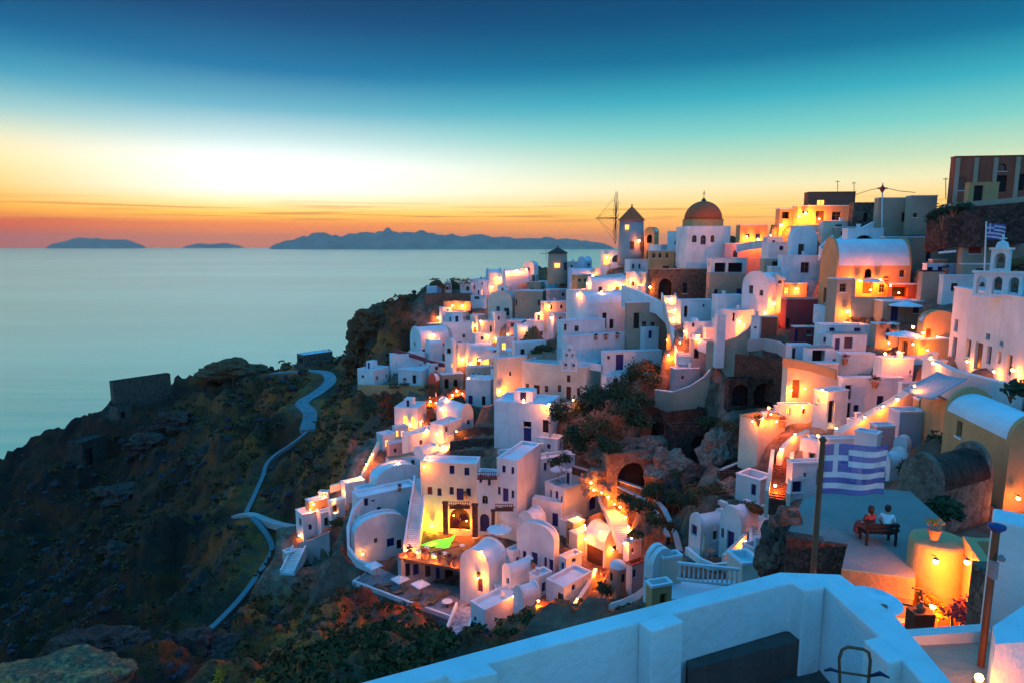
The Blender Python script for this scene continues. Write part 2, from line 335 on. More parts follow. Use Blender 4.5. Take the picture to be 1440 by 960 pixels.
def H(label, xl, xc, xr, yt, yb, Y, phi, m='W', roof='flat', ops=(), d=6.0, name='house', cat='house', found=4.5, rise=.45, ctl=True, vm='V', vents=True, group=None, chim=0, rimh=None):
    C = P(xc, yb, Y); zt = P(xc, yt, Y).z; zb = C.z
    th = math.atan((xc-720)/F)+R(phi)
    ul = Vector((-math.cos(th), math.sin(th), 0)); ur = Vector((math.sin(th), math.cos(th), 0))
    La = solve_len(C, ul, xl) if xl < xc-2 else d; Lb = solve_len(C, ur, xr) if xr > xc+2 else d
    if not .4 < La < 40: print('LEN', label, 'La', round(La, 1)); La = d
    if not .4 < Lb < 40: print('LEN', label, 'Lb', round(Lb, 1)); Lb = d
    A = C+ul*La; B = C+ur*Lb; D = A+ur*Lb; org = tuple(C)
    root = thing(name, label, cat, org, group)
    lo, ro = [], []; rec = .26 if Y < 200 else .15
    for t, x0, y0, x1, y1 in ops:
        left = (x0+x1)/2 < xc
        nrm = -ur if left else -ul
        def hit(px, py):
            dd = P(px, py, 1.0); k = (C.x*nrm.x+C.y*nrm.y)/(dd.x*nrm.x+dd.y*nrm.y); return dd*k
        xm, ym = (x0+x1)/2, (y0+y1)/2
        a, b = hit(x0, ym), hit(x1, ym); z1, z0 = hit(xm, y0).z, hit(xm, y1).z
        if left: s0, s1 = (a-A).dot(-ul), (b-A).dot(-ul); L = La
        else: s0, s1 = (a-C).dot(ur), (b-C).dot(ur); L = Lb
        s0, s1 = max(.08, s0), min(L-.08, s1); z1 = min(z1, zt-.08); z0 = max(z0, zb-3)
        if s1-s0 < .12 or z1-z0 < .12: print('OP', label, t, x0, y0); continue
        (lo if left else ro).append((t, s0, z0, s1, z1))
    rn = random.Random(label)
    if name in ('house', 'restaurant', 'courtyard_house') and m in ('W', 'W2', 'C', 'P', 'T', 'BL', 'O') and zt-zb > 1.9:
        for face, L in ((lo, La), (ro, Lb)):
            if not face and L > 2.6:
                n_ = 3 if L > 8 else 2 if L > 4.6 else 1
                for k_ in range(n_):
                    if rn.random() < .22: continue
                    s_ = L*(k_+.5)/n_+rn.uniform(-.5, .5); dr = rn.random() < .3; w_ = rn.uniform(.28, .42) if not dr else rn.uniform(.4, .5)
                    z0_ = zb+(.05 if dr else rn.uniform(.9, 1.3)); z1_ = min(zt-.25, z0_+(2.0 if dr else rn.uniform(.7, 1.1)))
                    if z1_-z0_ > .4: face.append((rn.choice('BkrB' if dr else 'wwbwb'), s_-w_, z0_, s_+w_, z1_))
    w = MB(); zf = zb-found
    wall_face(w, A, -ul, -ur, La, zf, zt, lo, rec); wall_face(w, C, ur, -ul, Lb, zf, zt, ro, rec)
    wall_face(w, B, ul, ur, La, zf, zt, [], rec); wall_face(w, D, -ur, ul, Lb, zf, zt, [], rec)
    w.build('wall', m, root, org)
    for o in lo: put_opening(root, A, -ul, -ur, o, rec, org)
    for o in ro: put_opening(root, C, ur, -ul, o, rec, org)
    r = MB(); up = Vector((0, 0, 1))
    def at(a, b, z): p = C+ul*a+ur*b; return Vector((p.x, p.y, z))
    t = min(.28, La*.12, Lb*.12); rh = .3 if rimh is None else rimh
    if roof == 'flat':
        e = .05
        outer = [(-e, -e), (-e, Lb+e), (La+e, Lb+e), (La+e, -e)]; inner = [(t, t), (t, Lb-t), (La-t, Lb-t), (La-t, t)]
        for i in range(4):
            j = (i+1) % 4
            r.poly([at(*outer[i], zt-.02), at(*outer[j], zt-.02), at(*outer[j], zt+.12), at(*outer[i], zt+.12)])
            r.poly([at(*outer[i], zt+.12), at(*outer[j], zt+.12), at(*inner[j], zt+.12), at(*inner[i], zt+.12)])
            r.poly([at(*inner[i], zt+.12), at(*inner[j], zt+.12), at(*inner[j], zt-rh), at(*inner[i], zt-rh)])
            r.poly([at(*outer[j], zt-.02), at(*outer[i], zt-.02), at(*inner[i], zt-.02), at(*inner[j], zt-.02)])
        r.poly([at(*p, zt-rh) for p in reversed(inner)])
        r.build('roof', vm, root, org)
    elif roof in ('L', 'R'):
        span, ln = (La, Lb) if roof == 'L' else (Lb, La); h = span*rise; N = 14
        def pt(s, l, z): return at(s, l, z) if roof == 'L' else at(l, s, z)
        prof = [(span/2-(span/2+.02)*math.cos(math.pi*i/N), zt+h*math.sin(math.pi*i/N)) for i in range(N+1)]
        r.rings([[pt(s, l, z) for s, z in prof] for l in (.25, ln-.25)], cap=False, close=False)
        r.build('vault_roof', vm, root, org, smooth=True)
        for l0, l1 in ((0, .3), (ln-.3, ln)):
            g = MB()
            pr = [(span/2-(span/2+.001)*math.cos(math.pi*i/N), zt+(h+.3)*math.sin(math.pi*i/N)) for i in range(N+1)]
            fr = [pt(s, l0, z) for s, z in pr]; bk = [pt(s, l1, z) for s, z in pr]
            g.poly(fr); g.poly(list(reversed(bk)))
            for i in range(N): g.poly([fr[i], fr[i+1], bk[i+1], bk[i]])
            g.build('gable', m, root, org)
    elif roof == 'dome':
        c = at(La/2, Lb/2, zt); rr = min(La, Lb)*.46
        r.poly([at(0, 0, zt), at(La, 0, zt), at(La, Lb, zt), at(0, Lb, zt)][::-1])
        r.build('roof', vm, root, org); r2 = MB()
        r2.lathe(c, [(rr*1.05, .0), (rr*1.05, .25)] + [(rr*math.cos(a*math.pi/16), .25+rr*rise*2*math.sin(a*math.pi/16)) for a in range(0, 8)] + [(.02, .25+rr*rise*2)], 18)
        r2.build('dome', vm, root, org, smooth=True)
    if not chim and roof == 'flat' and m in 'WCK' and random.Random(label).random() < .4: chim = 1
    if roof == 'flat' and m in ('W', 'W2', 'C', 'T') and La > 3.8 and Lb > 3.8 and 60 < Y < 200 and name == 'house' and rn.random() < .5:
        g = MB(); hw, hd, hh = La*rn.uniform(.14, .2), Lb*rn.uniform(.14, .2), rn.uniform(.7, 1.1); c = at(La*rn.uniform(.45, .72), Lb*rn.uniform(.5, .72), zt-rh+hh)
        g.box(c, (hw, hd, hh), ul, ur, taper=.97); o_ = g.build('roof_hut', m, root, org)
        g = MB(); g.box(c-ur*(hd+.01)-Vector((0, 0, .1*hh)), (hw*.3, .05, hh*.8), ul, ur); g.build('door', 'navy', o_, org)
    for i in range(chim):
        g = MB(); rnd = random.Random(label+str(i)); c = at(La*rnd.uniform(.25, .75), Lb*rnd.uniform(.3, .8), zt+.35+(La*rise*.8 if roof == 'L' else Lb*rise*.8 if roof == 'R' else 0))
        g.box(c-Vector((0, 0, .25)), (.2, .2, .5)); g.box(c+Vector((0, 0, .3)), (.27, .27, .05)); g.build('chimney', 'W', root, org)
    if ctl:
        nl = (-ur)*.8; nr = (-ul)*.8
        for p, z in ((C+(nl+nr)*.5, zb-.2), ((A+C)/2+nl, zb-.2), ((C+B)/2+nr, zb-.2), (A+nl, zb-.1), (B+nr, zb-.1), (D, min(zb+1.5, zt-1.0)), ((A+B)/2, min(zb, zt-1.0))): CT.append((p.x, p.y, z, 1))
        A2, C2, B2 = (Vector((q.x, q.y, zb)) for q in (A, C, B)); capline(A2, C2); capline(C2, B2); FOOT.append((C.x, C.y, ul.x, ul.y, ur.x, ur.y, La, Lb, zb-.4))
    return root, dict(C=C, ul=ul, ur=ur, La=La, Lb=Lb, zt=zt, zb=zb, at=at, org=org)
def W(label, pts, h, m='W', t=.35, name='terrace_wall', cat='wall', cap=None, ctl=True, sub=1, group=None):
    """wall along its top line pts = (px, py, Y); h = height or list of heights below the top"""
    Q = [P(*p) for p in pts]; n = len(Q); hs = h if isinstance(h, (list, tuple)) else [h]*n
    def off(k):
        a = Q[max(k-1, 0)]; b = Q[min(k+1, n-1)]; d = Vector((b.x-a.x, b.y-a.y, 0)).normalized(); return Vector((-d.y, d.x, 0))
    org = tuple(Q[0]); mb = MB(); rg = []
    for k in range(n):
        o = off(k)*t/2; top = Q[k]; bot = top-Vector((0, 0, hs[k])); rg.append([bot-o, bot+o, top+o, top-o])
    mb.rings(rg)
    if cap:
        root = thing(name, label, cat, org, group); mb.build('wall', m, root, org); g = MB(); rg = []
        for k in range(n):
            o = off(k)*(t/2+.05); u = Vector((0, 0, .12)); z = Vector((0, 0, .004)); rg.append([Q[k]-o+z, Q[k]+o+z, Q[k]+o+u, Q[k]-o+u])
        g.rings(rg); g.build('coping', cap, root, org); o_ = root
    else: o_ = single(mb, name, m, label, cat, org, group=group)
    if ctl:
        for k in range(n): q = Q[k]; d = off(k); s = -1 if d.y > 0 else 1; CT.append((q.x+d.x*s*.8, q.y+d.y*s*.8, q.z-hs[k]+.3, 1)); CT.append((q.x-d.x*s*1.0, q.y-d.y*s*1.0, q.z-min(1.0, hs[k]*.6), 1))
    for k in range(n-1): capline(Q[k]-Vector((0, 0, hs[k]*.9)), Q[k+1]-Vector((0, 0, hs[k+1]*.9)))
    return o_
def STAIR(label, p0, p1, w, n, m='W2', walls=None, group=None, ctl=True):
    a, b = P(*p0), P(*p1); org = tuple(a); root = thing('staircase', label, 'stairs', org, group)
    d = Vector((b.x-a.x, b.y-a.y, 0)); L = d.length; d.normalize(); s = Vector((-d.y, d.x, 0)); dz = (b.z-a.z)/n; run = L/n
    mb = MB(); mb.box((0, 0, dz/2-.6), (run/2+.02, w/2, dz/2+.6), d, s); me = mb.mesh('step', m)
    for i in range(n):
        o = link(bpy.data.objects.new('step', me)); o.parent = root; o.location = d*run*(i+.5)+Vector((0, 0, dz*i))
    if walls:
        for k in (-1, 1):
            g = MB(); o = s*k*(w/2+.16); t = s*.14; up = Vector((0, 0, .55)); dn = Vector((0, 0, -1.5))
            g.rings([[a+o-t+dn, a+o+t+dn, a+o+t+up, a+o-t+up], [b+o-t+dn, b+o+t+dn, b+o+t+up, b+o-t+up]]); g.build('side_wall', walls, root, org)
    if ctl:
        for i in range(3): p = a.lerp(b, i/2); CT.append((p.x, p.y, p.z-.3, 1))
        e = s*(w/2+.3); capline(a-e, a+e); capline(a, b)
    return root
HIT = {}
def surf(px, py):
    if (px, py) in HIT: return HIT[(px, py)]
    d = P(px, py, 1.0).normalized(); ok, loc, n, _, ob, _ = scene.ray_cast(bpy.context.evaluated_depsgraph_get(), Vector((0, 0, 0)), d)
    return loc if ok else None
def hang(px, py, Y):
    h = surf(px, py)
    return P(px, py, Y) if h is None or abs(h.y-Y) > Y*.3 else P(px, py, h.y-min(.9, .3+h.y*.007))
def LAMP(label, px, py, Y, power=220, kind='wall', c=(1., .18, .010), r=None, group='warm lanterns glowing among the houses', bulb='bulb', dz=0, dist=.34):
    p = hang(px, py, Y); org = tuple(p); Y = p.y; root = thing('lantern', label, 'lamp', org, group); r = r or (.05+.0011*Y)
    g = MB(); g.lathe(p, [(r*.15, -r)]+[(r*math.cos(a), r*math.sin(a)) for a in (-1.0, -.5, 0, .5, 1.0)]+[(r*.15, r)], 10); g.build('bulb', bulb, root, org, True)
    if kind == 'ground': pass
    else: g = MB(); g.lathe(p+Vector((0, 0, r*1.02)), [(r*1.1, 0), (r*.8, r*.35), (.03, r*.6)], 10); g.build('lamp_cap', 'metal', root, org)
    g = MB()
    if kind == 'ground': g.lathe(p-Vector((0, 0, r*1.6)), [(r*1.5, 0), (r*1.5, r*.5), (r*.9, r*.7)], 12)
    elif kind == 'post': g.tube([p-Vector((0, 0, r*.95)), p-Vector((0, 0, 2.2))], .05)
    else: k = min(1, .3+Y/100); g.tube([p+Vector((0, 0, r*1.5)), p+Vector((0, .1*k, r*2)), p+Vector((0, .4*k, r*1.6))], .03*k)
    g.build('lamp_arm', 'metal', root, org)
    l = bpy.data.lights.new('lantern_light', 'POINT'); rv = random.Random(label).uniform(.45, 1.25); l.energy = power*rv; c = (1., c[1]*random.Random(label+'c').uniform(.8, 1.5), c[2]); l.color = c; l.shadow_soft_size = .12
    lo = link(bpy.data.objects.new('lantern_light', l)); lo.parent = root; lo.location = (0, -(r+dist*.6), -r*.7-dist*.5)
    return root
def UMB(label, px, py, Y, rad=1.6, m='canvas', closed=False, h=2.3, sq=8, group=None):
    p = P(px, py, Y); org = tuple(p); root = thing('parasol', label, 'parasol', org, group); g = MB()
    if closed: g.lathe(p, [(.10, -1.5), (.22, -1.3), (.16, -.6), (.03, 0)], 8)
    else:
        pr = [(rad, -.55), (rad*.99, -.42), (rad*.5, -.18), (.03, 0)]; g.lathe(p, pr, sq)
    g.build('canopy', m, root, org); g = MB(); g.tube([p-Vector((0, 0, h)), p+Vector((0, 0, .12))], .035); g.build('pole', 'wood', root, org)
    g = MB(); g.lathe(p-Vector((0, 0, h)), [(.3, 0), (.3, .08), (.06, .12)], 10); g.build('base', 'grey', root, org)
    return root
def rot(v, a): return Vector((v[0]*math.cos(a)-v[1]*math.sin(a), v[0]*math.sin(a)+v[1]*math.cos(a), v[2] if len(v) > 2 else 0))
def LOUNGER(label, px, py, Y, ang, m='wood', group='sun loungers on the lower terrace'):
    p = P(px, py, Y); org = tuple(p); root = thing('sun_lounger', label, 'sun lounger', org, group); u = rot((1, 0, 0), R(ang)); v = rot((0, 1, 0), R(ang))
    g = MB(); g.box(p+Vector((0, 0, .32))+u*.25, (.65, .34, .06), u, v); g.build('seat', m, root, org)
    g = MB(); w = (Vector((0, 0, 1))*.85+u*.5).normalized(); g.box(p+Vector((0, 0, .55))-u*.62, (.07, .34, .42), (u*.85-Vector((0, 0, .5))).normalized(), v, (Vector((0, 0, .75))-u*.55).normalized()); g.build('backrest', m, root, org)
    for a, b in ((-.3, -.28), (-.3, .28), (.8, -.28), (.8, .28)):
        g = MB(); g.box(p+u*a+v*b+Vector((0, 0, .13)), (.04, .04, .13)); g.build('leg', 'wood', root, org)
    return root
def BUSH(label, px, py, Y, rx, rz, m='leaf', n=420, name='shrub', cat='shrub', size=.16, stem=True, group=None, ry=None):
    p = P(px, py, Y); org = tuple(p); root = thing(name, label, cat, org, group); g = MB(); ry = ry or rx
    k = max(3, int(rx*2.2))
    for i in range(k):
        o = Vector((random.uniform(-.6, .6)*rx, random.uniform(-.6, .6)*ry, rz*random.uniform(.25, .75)))
        g.leaves(p+o, (rx*.55, ry*.55, rz*.5), n//k, size, shell=.35)
    g.build('foliage', m, root, org); g = MB()
    for i in range(3): g.tube([p-Vector((0, 0, .4)), p+Vector((random.uniform(-.4, .4)*rx, random.uniform(-.3, .3)*rx, rz*.6))], [.06, .02], 5)
    g.build('stem', 'wood', root, org); return root
def POT(label, px, py, Y, r=.3, m='pot', leafm='leaf', group='potted plants on terraces'):
    h = surf(px, py+1); p = P(px, py, Y if h is None or abs(h.y-Y) > Y*.2 else h.y-r*1.2); org = tuple(p); root = thing('plant_pot', label, 'plant pot', org, group); g = MB(); g.lathe(p, [(r*.65, 0), (r, r*1.5), (r*1.1, r*1.5), (r*1.1, r*1.75), (r*.8, r*1.75)], 10); g.build('pot', m, root, org)
    g = MB(); g.leaves(p+Vector((0, 0, r*2.6)), (r*1.5, r*1.5, r*1.5), 70, r*.35, shell=.2); g.build('foliage', leafm, root, org); return root
def TABLE(label, px, py, Y, r=.45, m='wood', group='tables on the terraces'):
    p = P(px, py, Y); org = tuple(p); root = thing('table', label, 'table', org, group); g = MB(); g.lathe(p+Vector((0, 0, .72)), [(r, 0), (r, .04)], 12); g.build('table_top', m, root, org)
    g = MB(); g.lathe(p, [(.22, 0), (.22, .04), (.04, .08), (.04, .72)], 8); g.build('pedestal', 'metal', root, org); return root
def ROCK(label, px, py, Y, s, m='S', seed=0, name='rock', cat='rock', sub=4, amp=.35, top=False, flat=.0, fr=1.1):
    p = P(px, py, Y); bm = bmesh.new(); bmesh.ops.create_icosphere(bm, subdivisions=sub, radius=1.0)
    for v in bm.verts:
        d = v.co.normalized(); q = d*fr*1.3+Vector((seed*7.3, seed*3.1, 0))
        k = 1+amp*(noise.fractal(q, 1.0, 2.0, 5)+.35*abs(noise.noise(q*2.7))-.15)
        v.co = Vector((d.x*s[0]*k, d.y*s[1]*k, d.z*s[2]*k))
    if top: p = p-Vector((0, 0, s[2]))
    me = bpy.data.meshes.new(name); bm.to_mesh(me); bm.free(); me.materials.append(MATS[m])
    o = link(bpy.data.objects.new(name, me)); o.location = p; return tag(o, label, cat)
# ================================================================ far end of the village (cliff edge, ridge, windmills)
H('white terrace house on the cliff edge with small pool court, far left of village', 503, 526, 548, 521, 541, 162, 40, 'W', ops=[('w', 508, 527, 512, 531)])
H('low white house with two dark doors above the orange retaining wall', 560, 594, 622, 521, 541, 160, 22, 'W', ops=[('k', 580, 527, 585, 539), ('k', 593, 527, 595, 538), ('b', 567, 531, 571, 535), ('b', 612, 518, 617, 523)])
H('long pale blue-white wall house under the burgundy awnings', 548, 551, 598, 499, 518, 166, 78, 'W', ops=[('b', 590, 512, 593, 517)])
W('orange stone retaining wall below the cliff-edge terrace', [(503, 540, 160), (540, 541, 159), (598, 542, 157)], 2.8, 'O', .6)
W('long burgundy awning strip sloping above pale blue house', [(557, 491, 169), (578, 497, 168), (600, 504, 167)], .9, 'R', .8, name='awning', cat='awning', ctl=False)
W('short burgundy awning strip beside the white bell gable', [(597, 505, 165), (626, 511, 162)], .9, 'R', .8, name='awning', cat='awning', ctl=False)
H('broad white vaulted house with a row of tiny windows near the cliff', 577, 592, 632, 478, 498, 172, 62, 'W', 'L', ops=[('w', 609, 483, 612, 487), ('w', 615, 482, 620, 487), ('w', 623, 482, 625, 487), ('w', 582, 481, 584, 486), ('w', 594, 491, 598, 495)], rise=.5)
H('cyan-white flat-roofed block above the tiny-windowed vault', 621, 664, 670, 454, 480, 177, 15, 'W', ops=[('w', 650, 470, 654, 475), ('w', 616, 474, 618, 478)])
H('slender white bell-gable tower with one arched slot', 626, 637, 642, 486, 520, 158, 25, 'W', 'L', ops=[('oa', 628, 489, 634, 497), ('g', 634, 511, 637, 517)], name='bell_tower', cat='tower', rise=.7, d=1.2)
H('low white house with orange-lit front beside bell-gable tower', 640, 643, 676, 484, 496, 163, 75, 'W2', ops=[('g', 662, 487, 672, 494)])
H('small blue-vaulted house with orange-lit porch and lamp', 655, 662, 694, 499, 516, 160, 70, 'W', 'L', ops=[('r', 670, 503, 676, 514), ('g', 680, 504, 688, 514)], rise=.7)
H('white house with orange-lit columned front below blue vault', 655, 658, 695, 517, 537, 154, 78, 'C', ops=[('k', 664, 524, 667, 535), ('k', 672, 525, 675, 536), ('k', 681, 525, 684, 536)])
H('brick-brown round-topped oven hut among orange lamps', 602, 613, 619, 536, 556, 152, 25, 'M', 'L', ops=[], name='oven_hut', cat='hut', rise=.8, d=2.5)
H('low tan ruin wall house beside the brick-brown oven hut', 618, 622, 652, 527, 548, 155, 75, 'T', ops=[('oa', 625, 532, 631, 546), ('oa', 638, 533, 644, 547)])
H('large plain white block beside the peach wall house', 655, 690, 699, 535, 570, 140, 15, 'W', ops=[], chim=1)
H('white barrel-vaulted house with round gable facing right, over stone steps', 614, 648, 666, 586, 606, 122, 55, 'W', 'R', ops=[('w', 628, 592, 632, 599)], rise=.7)
H('white cube house with two lit orange arches above the lower slope', 555, 588, 600, 574, 600, 134, 18, 'W', ops=[('ga', 567, 584, 573, 597), ('ga', 578, 585, 583, 598)])
H('white walled patio with pillars under the two-arched cube house', 552, 556, 574, 601, 618, 130, 70, 'W', ops=[('g', 557, 605, 561, 614), ('g', 564, 605, 569, 614)])
# ridge houses
H('mauve-white ridge house with two dark slits and lit gable', 661, 690, 700, 394, 412, 190, 22, 'W', ops=[('w', 677, 397, 679, 401), ('w', 686, 399, 689, 404), ('w', 666, 401, 668, 407)])
H('small white ridge hut with one dark square window', 647, 663, 668, 399, 414, 190, 20, 'W', ops=[('w', 655, 403, 660, 409)])
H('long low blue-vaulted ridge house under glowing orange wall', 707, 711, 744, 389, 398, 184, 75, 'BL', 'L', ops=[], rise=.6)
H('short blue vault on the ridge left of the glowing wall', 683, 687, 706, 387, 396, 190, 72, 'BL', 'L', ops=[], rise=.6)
H('little ridge chapel with one dark arch below small windmill', 736, 751, 757, 374, 392, 186, 20, 'W2', 'L', ops=[('oa', 741, 376, 745, 384)], rise=.3, d=3)
H('tan house with single square window on sloping side wall', 724, 763, 770, 410, 447, 168, 14, 'T', ops=[('w', 756, 422, 761, 430), ('k', 725, 421, 727, 430)])
H('tan house with grey rounded roof and barred window', 686, 720, 728, 424, 450, 170, 24, 'C', 'L', ops=[('w', 709, 433, 716, 444), ('w', 698, 431, 703, 446)], rise=.32, vm='K')
H('narrow tan house wedge between two grey roofs on the ridge', 741, 760, 768, 397, 413, 178, 22, 'T', ops=[('w', 746, 405, 750, 409)])
H('white boxy house with satellite-grey parapet above lit terrace', 662, 684, 692, 416, 432, 186, 22, 'W', ops=[('w', 667, 417, 674, 421)])
W('brown retaining wall under the ridge houses', [(598, 413, 191), (622, 412, 190), (664, 413, 188)], [6, 5, 4], 'S', .8)
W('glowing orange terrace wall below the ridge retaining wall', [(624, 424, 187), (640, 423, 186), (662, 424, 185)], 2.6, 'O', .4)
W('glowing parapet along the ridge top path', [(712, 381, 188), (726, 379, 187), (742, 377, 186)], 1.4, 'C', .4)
H('blue-roofed hut at the cliff top, leftmost of the village', 600, 614, 620, 404, 414, 192, 25, 'BL', ops=[])
H('small white arch hut between brown bushes on the cliff top', 626, 632, 634, 401, 411, 190, 20, 'W', 'L', ops=[('ba', 627, 403, 630, 408)], rise=.6, d=2)
H('white house with grey slope roof right of barred-window house', 744, 770, 786, 398, 408, 180, 25, 'W', ops=[('w', 760, 400, 766, 406)])
H('pink-white house with low dark window above lit pots', 712, 734, 742, 452, 470, 158, 20, 'P', ops=[('w', 718, 454, 724, 460)])
H('white twin-gabled hut with barred square grille', 740, 772, 780, 452, 478, 150, 18, 'W', ops=[('w', 769, 463, 778, 471)])
H('blue-white vault hut beside the twin-gabled hut', 722, 728, 742, 466, 484, 147, 68, 'W', 'L', ops=[], rise=.6)
H('white stepped house with orange-lit left corner among ridge lamps', 672, 678, 700, 452, 478, 166, 70, 'C', ops=[('k', 689, 458, 692, 468)])
H('white house with lit doorway under parasol terrace, far lower row', 698, 702, 724, 476, 494, 146, 70, 'W', ops=[('g', 706, 482, 712, 492)])
H('white cubic house with tiny blue window left of peach wall house', 664, 668, 694, 470, 484, 164, 74, 'W', ops=[('b', 676, 473, 680, 478)])
H('white house under the ridge with small dark doors in a row', 626, 650, 660, 440, 456, 181, 22, 'W2', ops=[('k', 632, 446, 634, 454), ('k', 642, 446, 644, 454)])
H('mauve low house right of the short windmill', 797, 812, 818, 369, 384, 168, 25, 'W', ops=[('w', 802, 373, 805, 377)])
H('second mauve low house right of the short windmill, with blue vault', 812, 822, 832, 368, 382, 163, 40, 'BL', 'L', ops=[], rise=.4)
W('orange-lit ramp wall climbing toward the tall windmill', [(806, 392, 160), (830, 380, 156), (858, 371, 152)], 1.6, 'C', .5)
H('white block with one lit door and one arch below tall windmill', 844, 890, 900, 353, 376, 150, 12, 'W', ops=[('g', 848, 358, 857, 373), ('wa', 861, 359, 873, 369)], d=8)
H('white house with blue-edged roof and narrow arches right of lit-door block', 878, 886, 914, 366, 392, 142, 70, 'W', ops=[('wa', 889, 371, 892, 378), ('wa', 898, 371, 901, 378)])
W('blue-white stepped slope wall below the lit-door block', [(806, 398, 152), (840, 388, 148), (880, 384, 144)], [6, 8, 8], 'W', 3.0)
H('ochre cottage with two brown windows on the white slope', 804, 812, 832, 387, 402, 146, 68, 'O', ops=[('w', 813, 392, 817, 397), ('w', 821, 392, 826, 397)])
W('lit path wall rising across the white slope', [(824, 420, 138), (846, 412, 137), (872, 398, 138), (890, 384, 140)], 1.3, 'C', .5)
H('big smooth white vaulted house with two tall black doors', 799, 826, 884, 428, 470, 122, 58, 'W', 'L', ops=[('k', 847, 440, 853, 461), ('k', 857, 449, 863, 462)], rise=.28)
H('white wing with square windows left of the tall black doors', 783, 792, 850, 452, 505, 116, 62, 'W', ops=[('w', 791, 456, 797, 465), ('w', 808, 458, 814, 466)])
H('tan plastered house with sloping coping and black door below stone arch building', 878, 882, 938, 426, 470, 117, 72, 'T', ops=[('k', 891, 440, 899, 462), ('w', 903, 452, 909, 464), ('w', 915, 453, 921, 464)])
W('white coping wall sloping down over the tan plastered house', [(876, 402, 122), (900, 410, 119.5), (925, 422, 117), (940, 436, 115)], [4, 3, 2.5, 2.5], 'W', .9, ctl=False)
H('long white terrace house with blue deck in front of tan plastered house', 790, 796, 946, 474, 503, 113, 60, 'W', ops=[('w', 853, 500, 857, 504)], rimh=.6)
H('white lower terrace wall house with blue-framed door', 845, 850, 930, 496, 528, 109, 70, 'W', ops=[('B', 866, 498, 877, 520), ('w', 870, 489, 875, 493), ('w', 854, 500, 858, 505)])
H('peach-lit plain house wall left of the bell-gable chapel house', 694, 699, 741, 504, 556, 117, 70, 'C', ops=[('w', 716, 522, 719, 528)])
H('white wall block over the peach-lit house', 720, 724, 768, 482, 506, 122, 72, 'W2', ops=[])
r8, g8 = H('peach chapel house with four small windows, two doors and bell gable', 734, 824, 864, 517, 563, 110, 22, 'C', name='chapel_house', cat='chapel', ops=[('w', 739, 539, 744, 548), ('r', 751, 541, 759, 562), ('w', 766, 542, 771, 551), ('w', 784, 541, 789, 551), ('r', 796, 543, 803, 562), ('w', 811, 545, 816, 556), ('r', 797, 527, 802, 537)])
W('tan curved wall behind the bell gable', [(742, 496, 121), (775, 494, 120), (810, 498, 119), (850, 508, 117), (868, 517, 115)], 5, 'T', .5)
H('white house with two dark openings below the peach chapel house', 695, 772, 786, 570, 634, 101, 14, 'W', ops=[('o', 736, 592, 747, 600), ('B', 736, 601, 747, 620), ('k', 763, 590, 772, 608)])
W('cream forecourt wall glowing in front of the chapel house', [(698, 556, 112), (740, 565, 108), (790, 566, 107), (826, 561, 108), (852, 550, 110)], 1.6, 'C', .4)
# bell gable of the chapel house
def bell_gable(label, px, py, Y, w, h, tiers, ang, mat='W'):
    p = P(px, py, Y); org = tuple(p); root = thing('bell_gable', label, 'bell gable', org); u = rot((1, 0, 0), R(ang)); v = rot((0, 1, 0), R(ang)); z = 0
    for k, (n, ww, hh) in enumerate(tiers):
        g = MB(); bw = ww/(n); ops = [('o'+'a', i*bw+bw*.2, p.z+z+hh*.12, (i+1)*bw-bw*.2, p.z+z+hh*.86) for i in range(n)]
        O = p-u*ww/2-v*.3
        wall_face(g, O, u, -v, ww, p.z+z, p.z+z+hh, ops, .6); O2 = p+u*ww/2+v*.3
        wall_face(g, O2, -u, v, ww, p.z+z, p.z+z+hh, [(t, ww-s1, a, ww-s0, b) for t, s0, a, s1, b in ops], .0)
        for s in (-1, 1): c = p+u*s*ww/2; g.poly([c-v*.3+Vector((0, 0, z)), c+v*.3+Vector((0, 0, z)), c+v*.3+Vector((0, 0, z+hh)), c-v*.3+Vector((0, 0, z+hh))])
        c = p+Vector((0, 0, z+hh+.08)); g.box(c, (ww/2+.12, .42, .08), u, v)
        g.build('tier', mat, root, org)
        for i in range(n):
            b = MB(); q = p-u*ww/2+u*(i+.5)*bw+Vector((0, 0, z+hh*.42)); b.lathe(q, [(bw*.2, 0), (bw*.13, bw*.15), (bw*.1, bw*.28), (.02, bw*.34)], 8); b.build('bell', 'rust', root, org)
        z += hh+.16
    g = MB(); c = p+Vector((0, 0, z)); g.lathe(c, [(w*.16, 0), (w*.12, w*.14), (.03, w*.2)], 8); g.box(c+Vector((0, 0, .55)), (.05, .05, .4)); g.box(c+Vector((0, 0, .65)), (.22, .05, .05), u, v); g.build('finial', mat, root, org)
    return root
bell_gable('white three-tiered bell gable on the peach chapel house', 801, 521, 109, 2.6, 4, [(2, 2.7, 2.0), (2, 2.0, 1.0), (1, 1.0, .6)], -18)
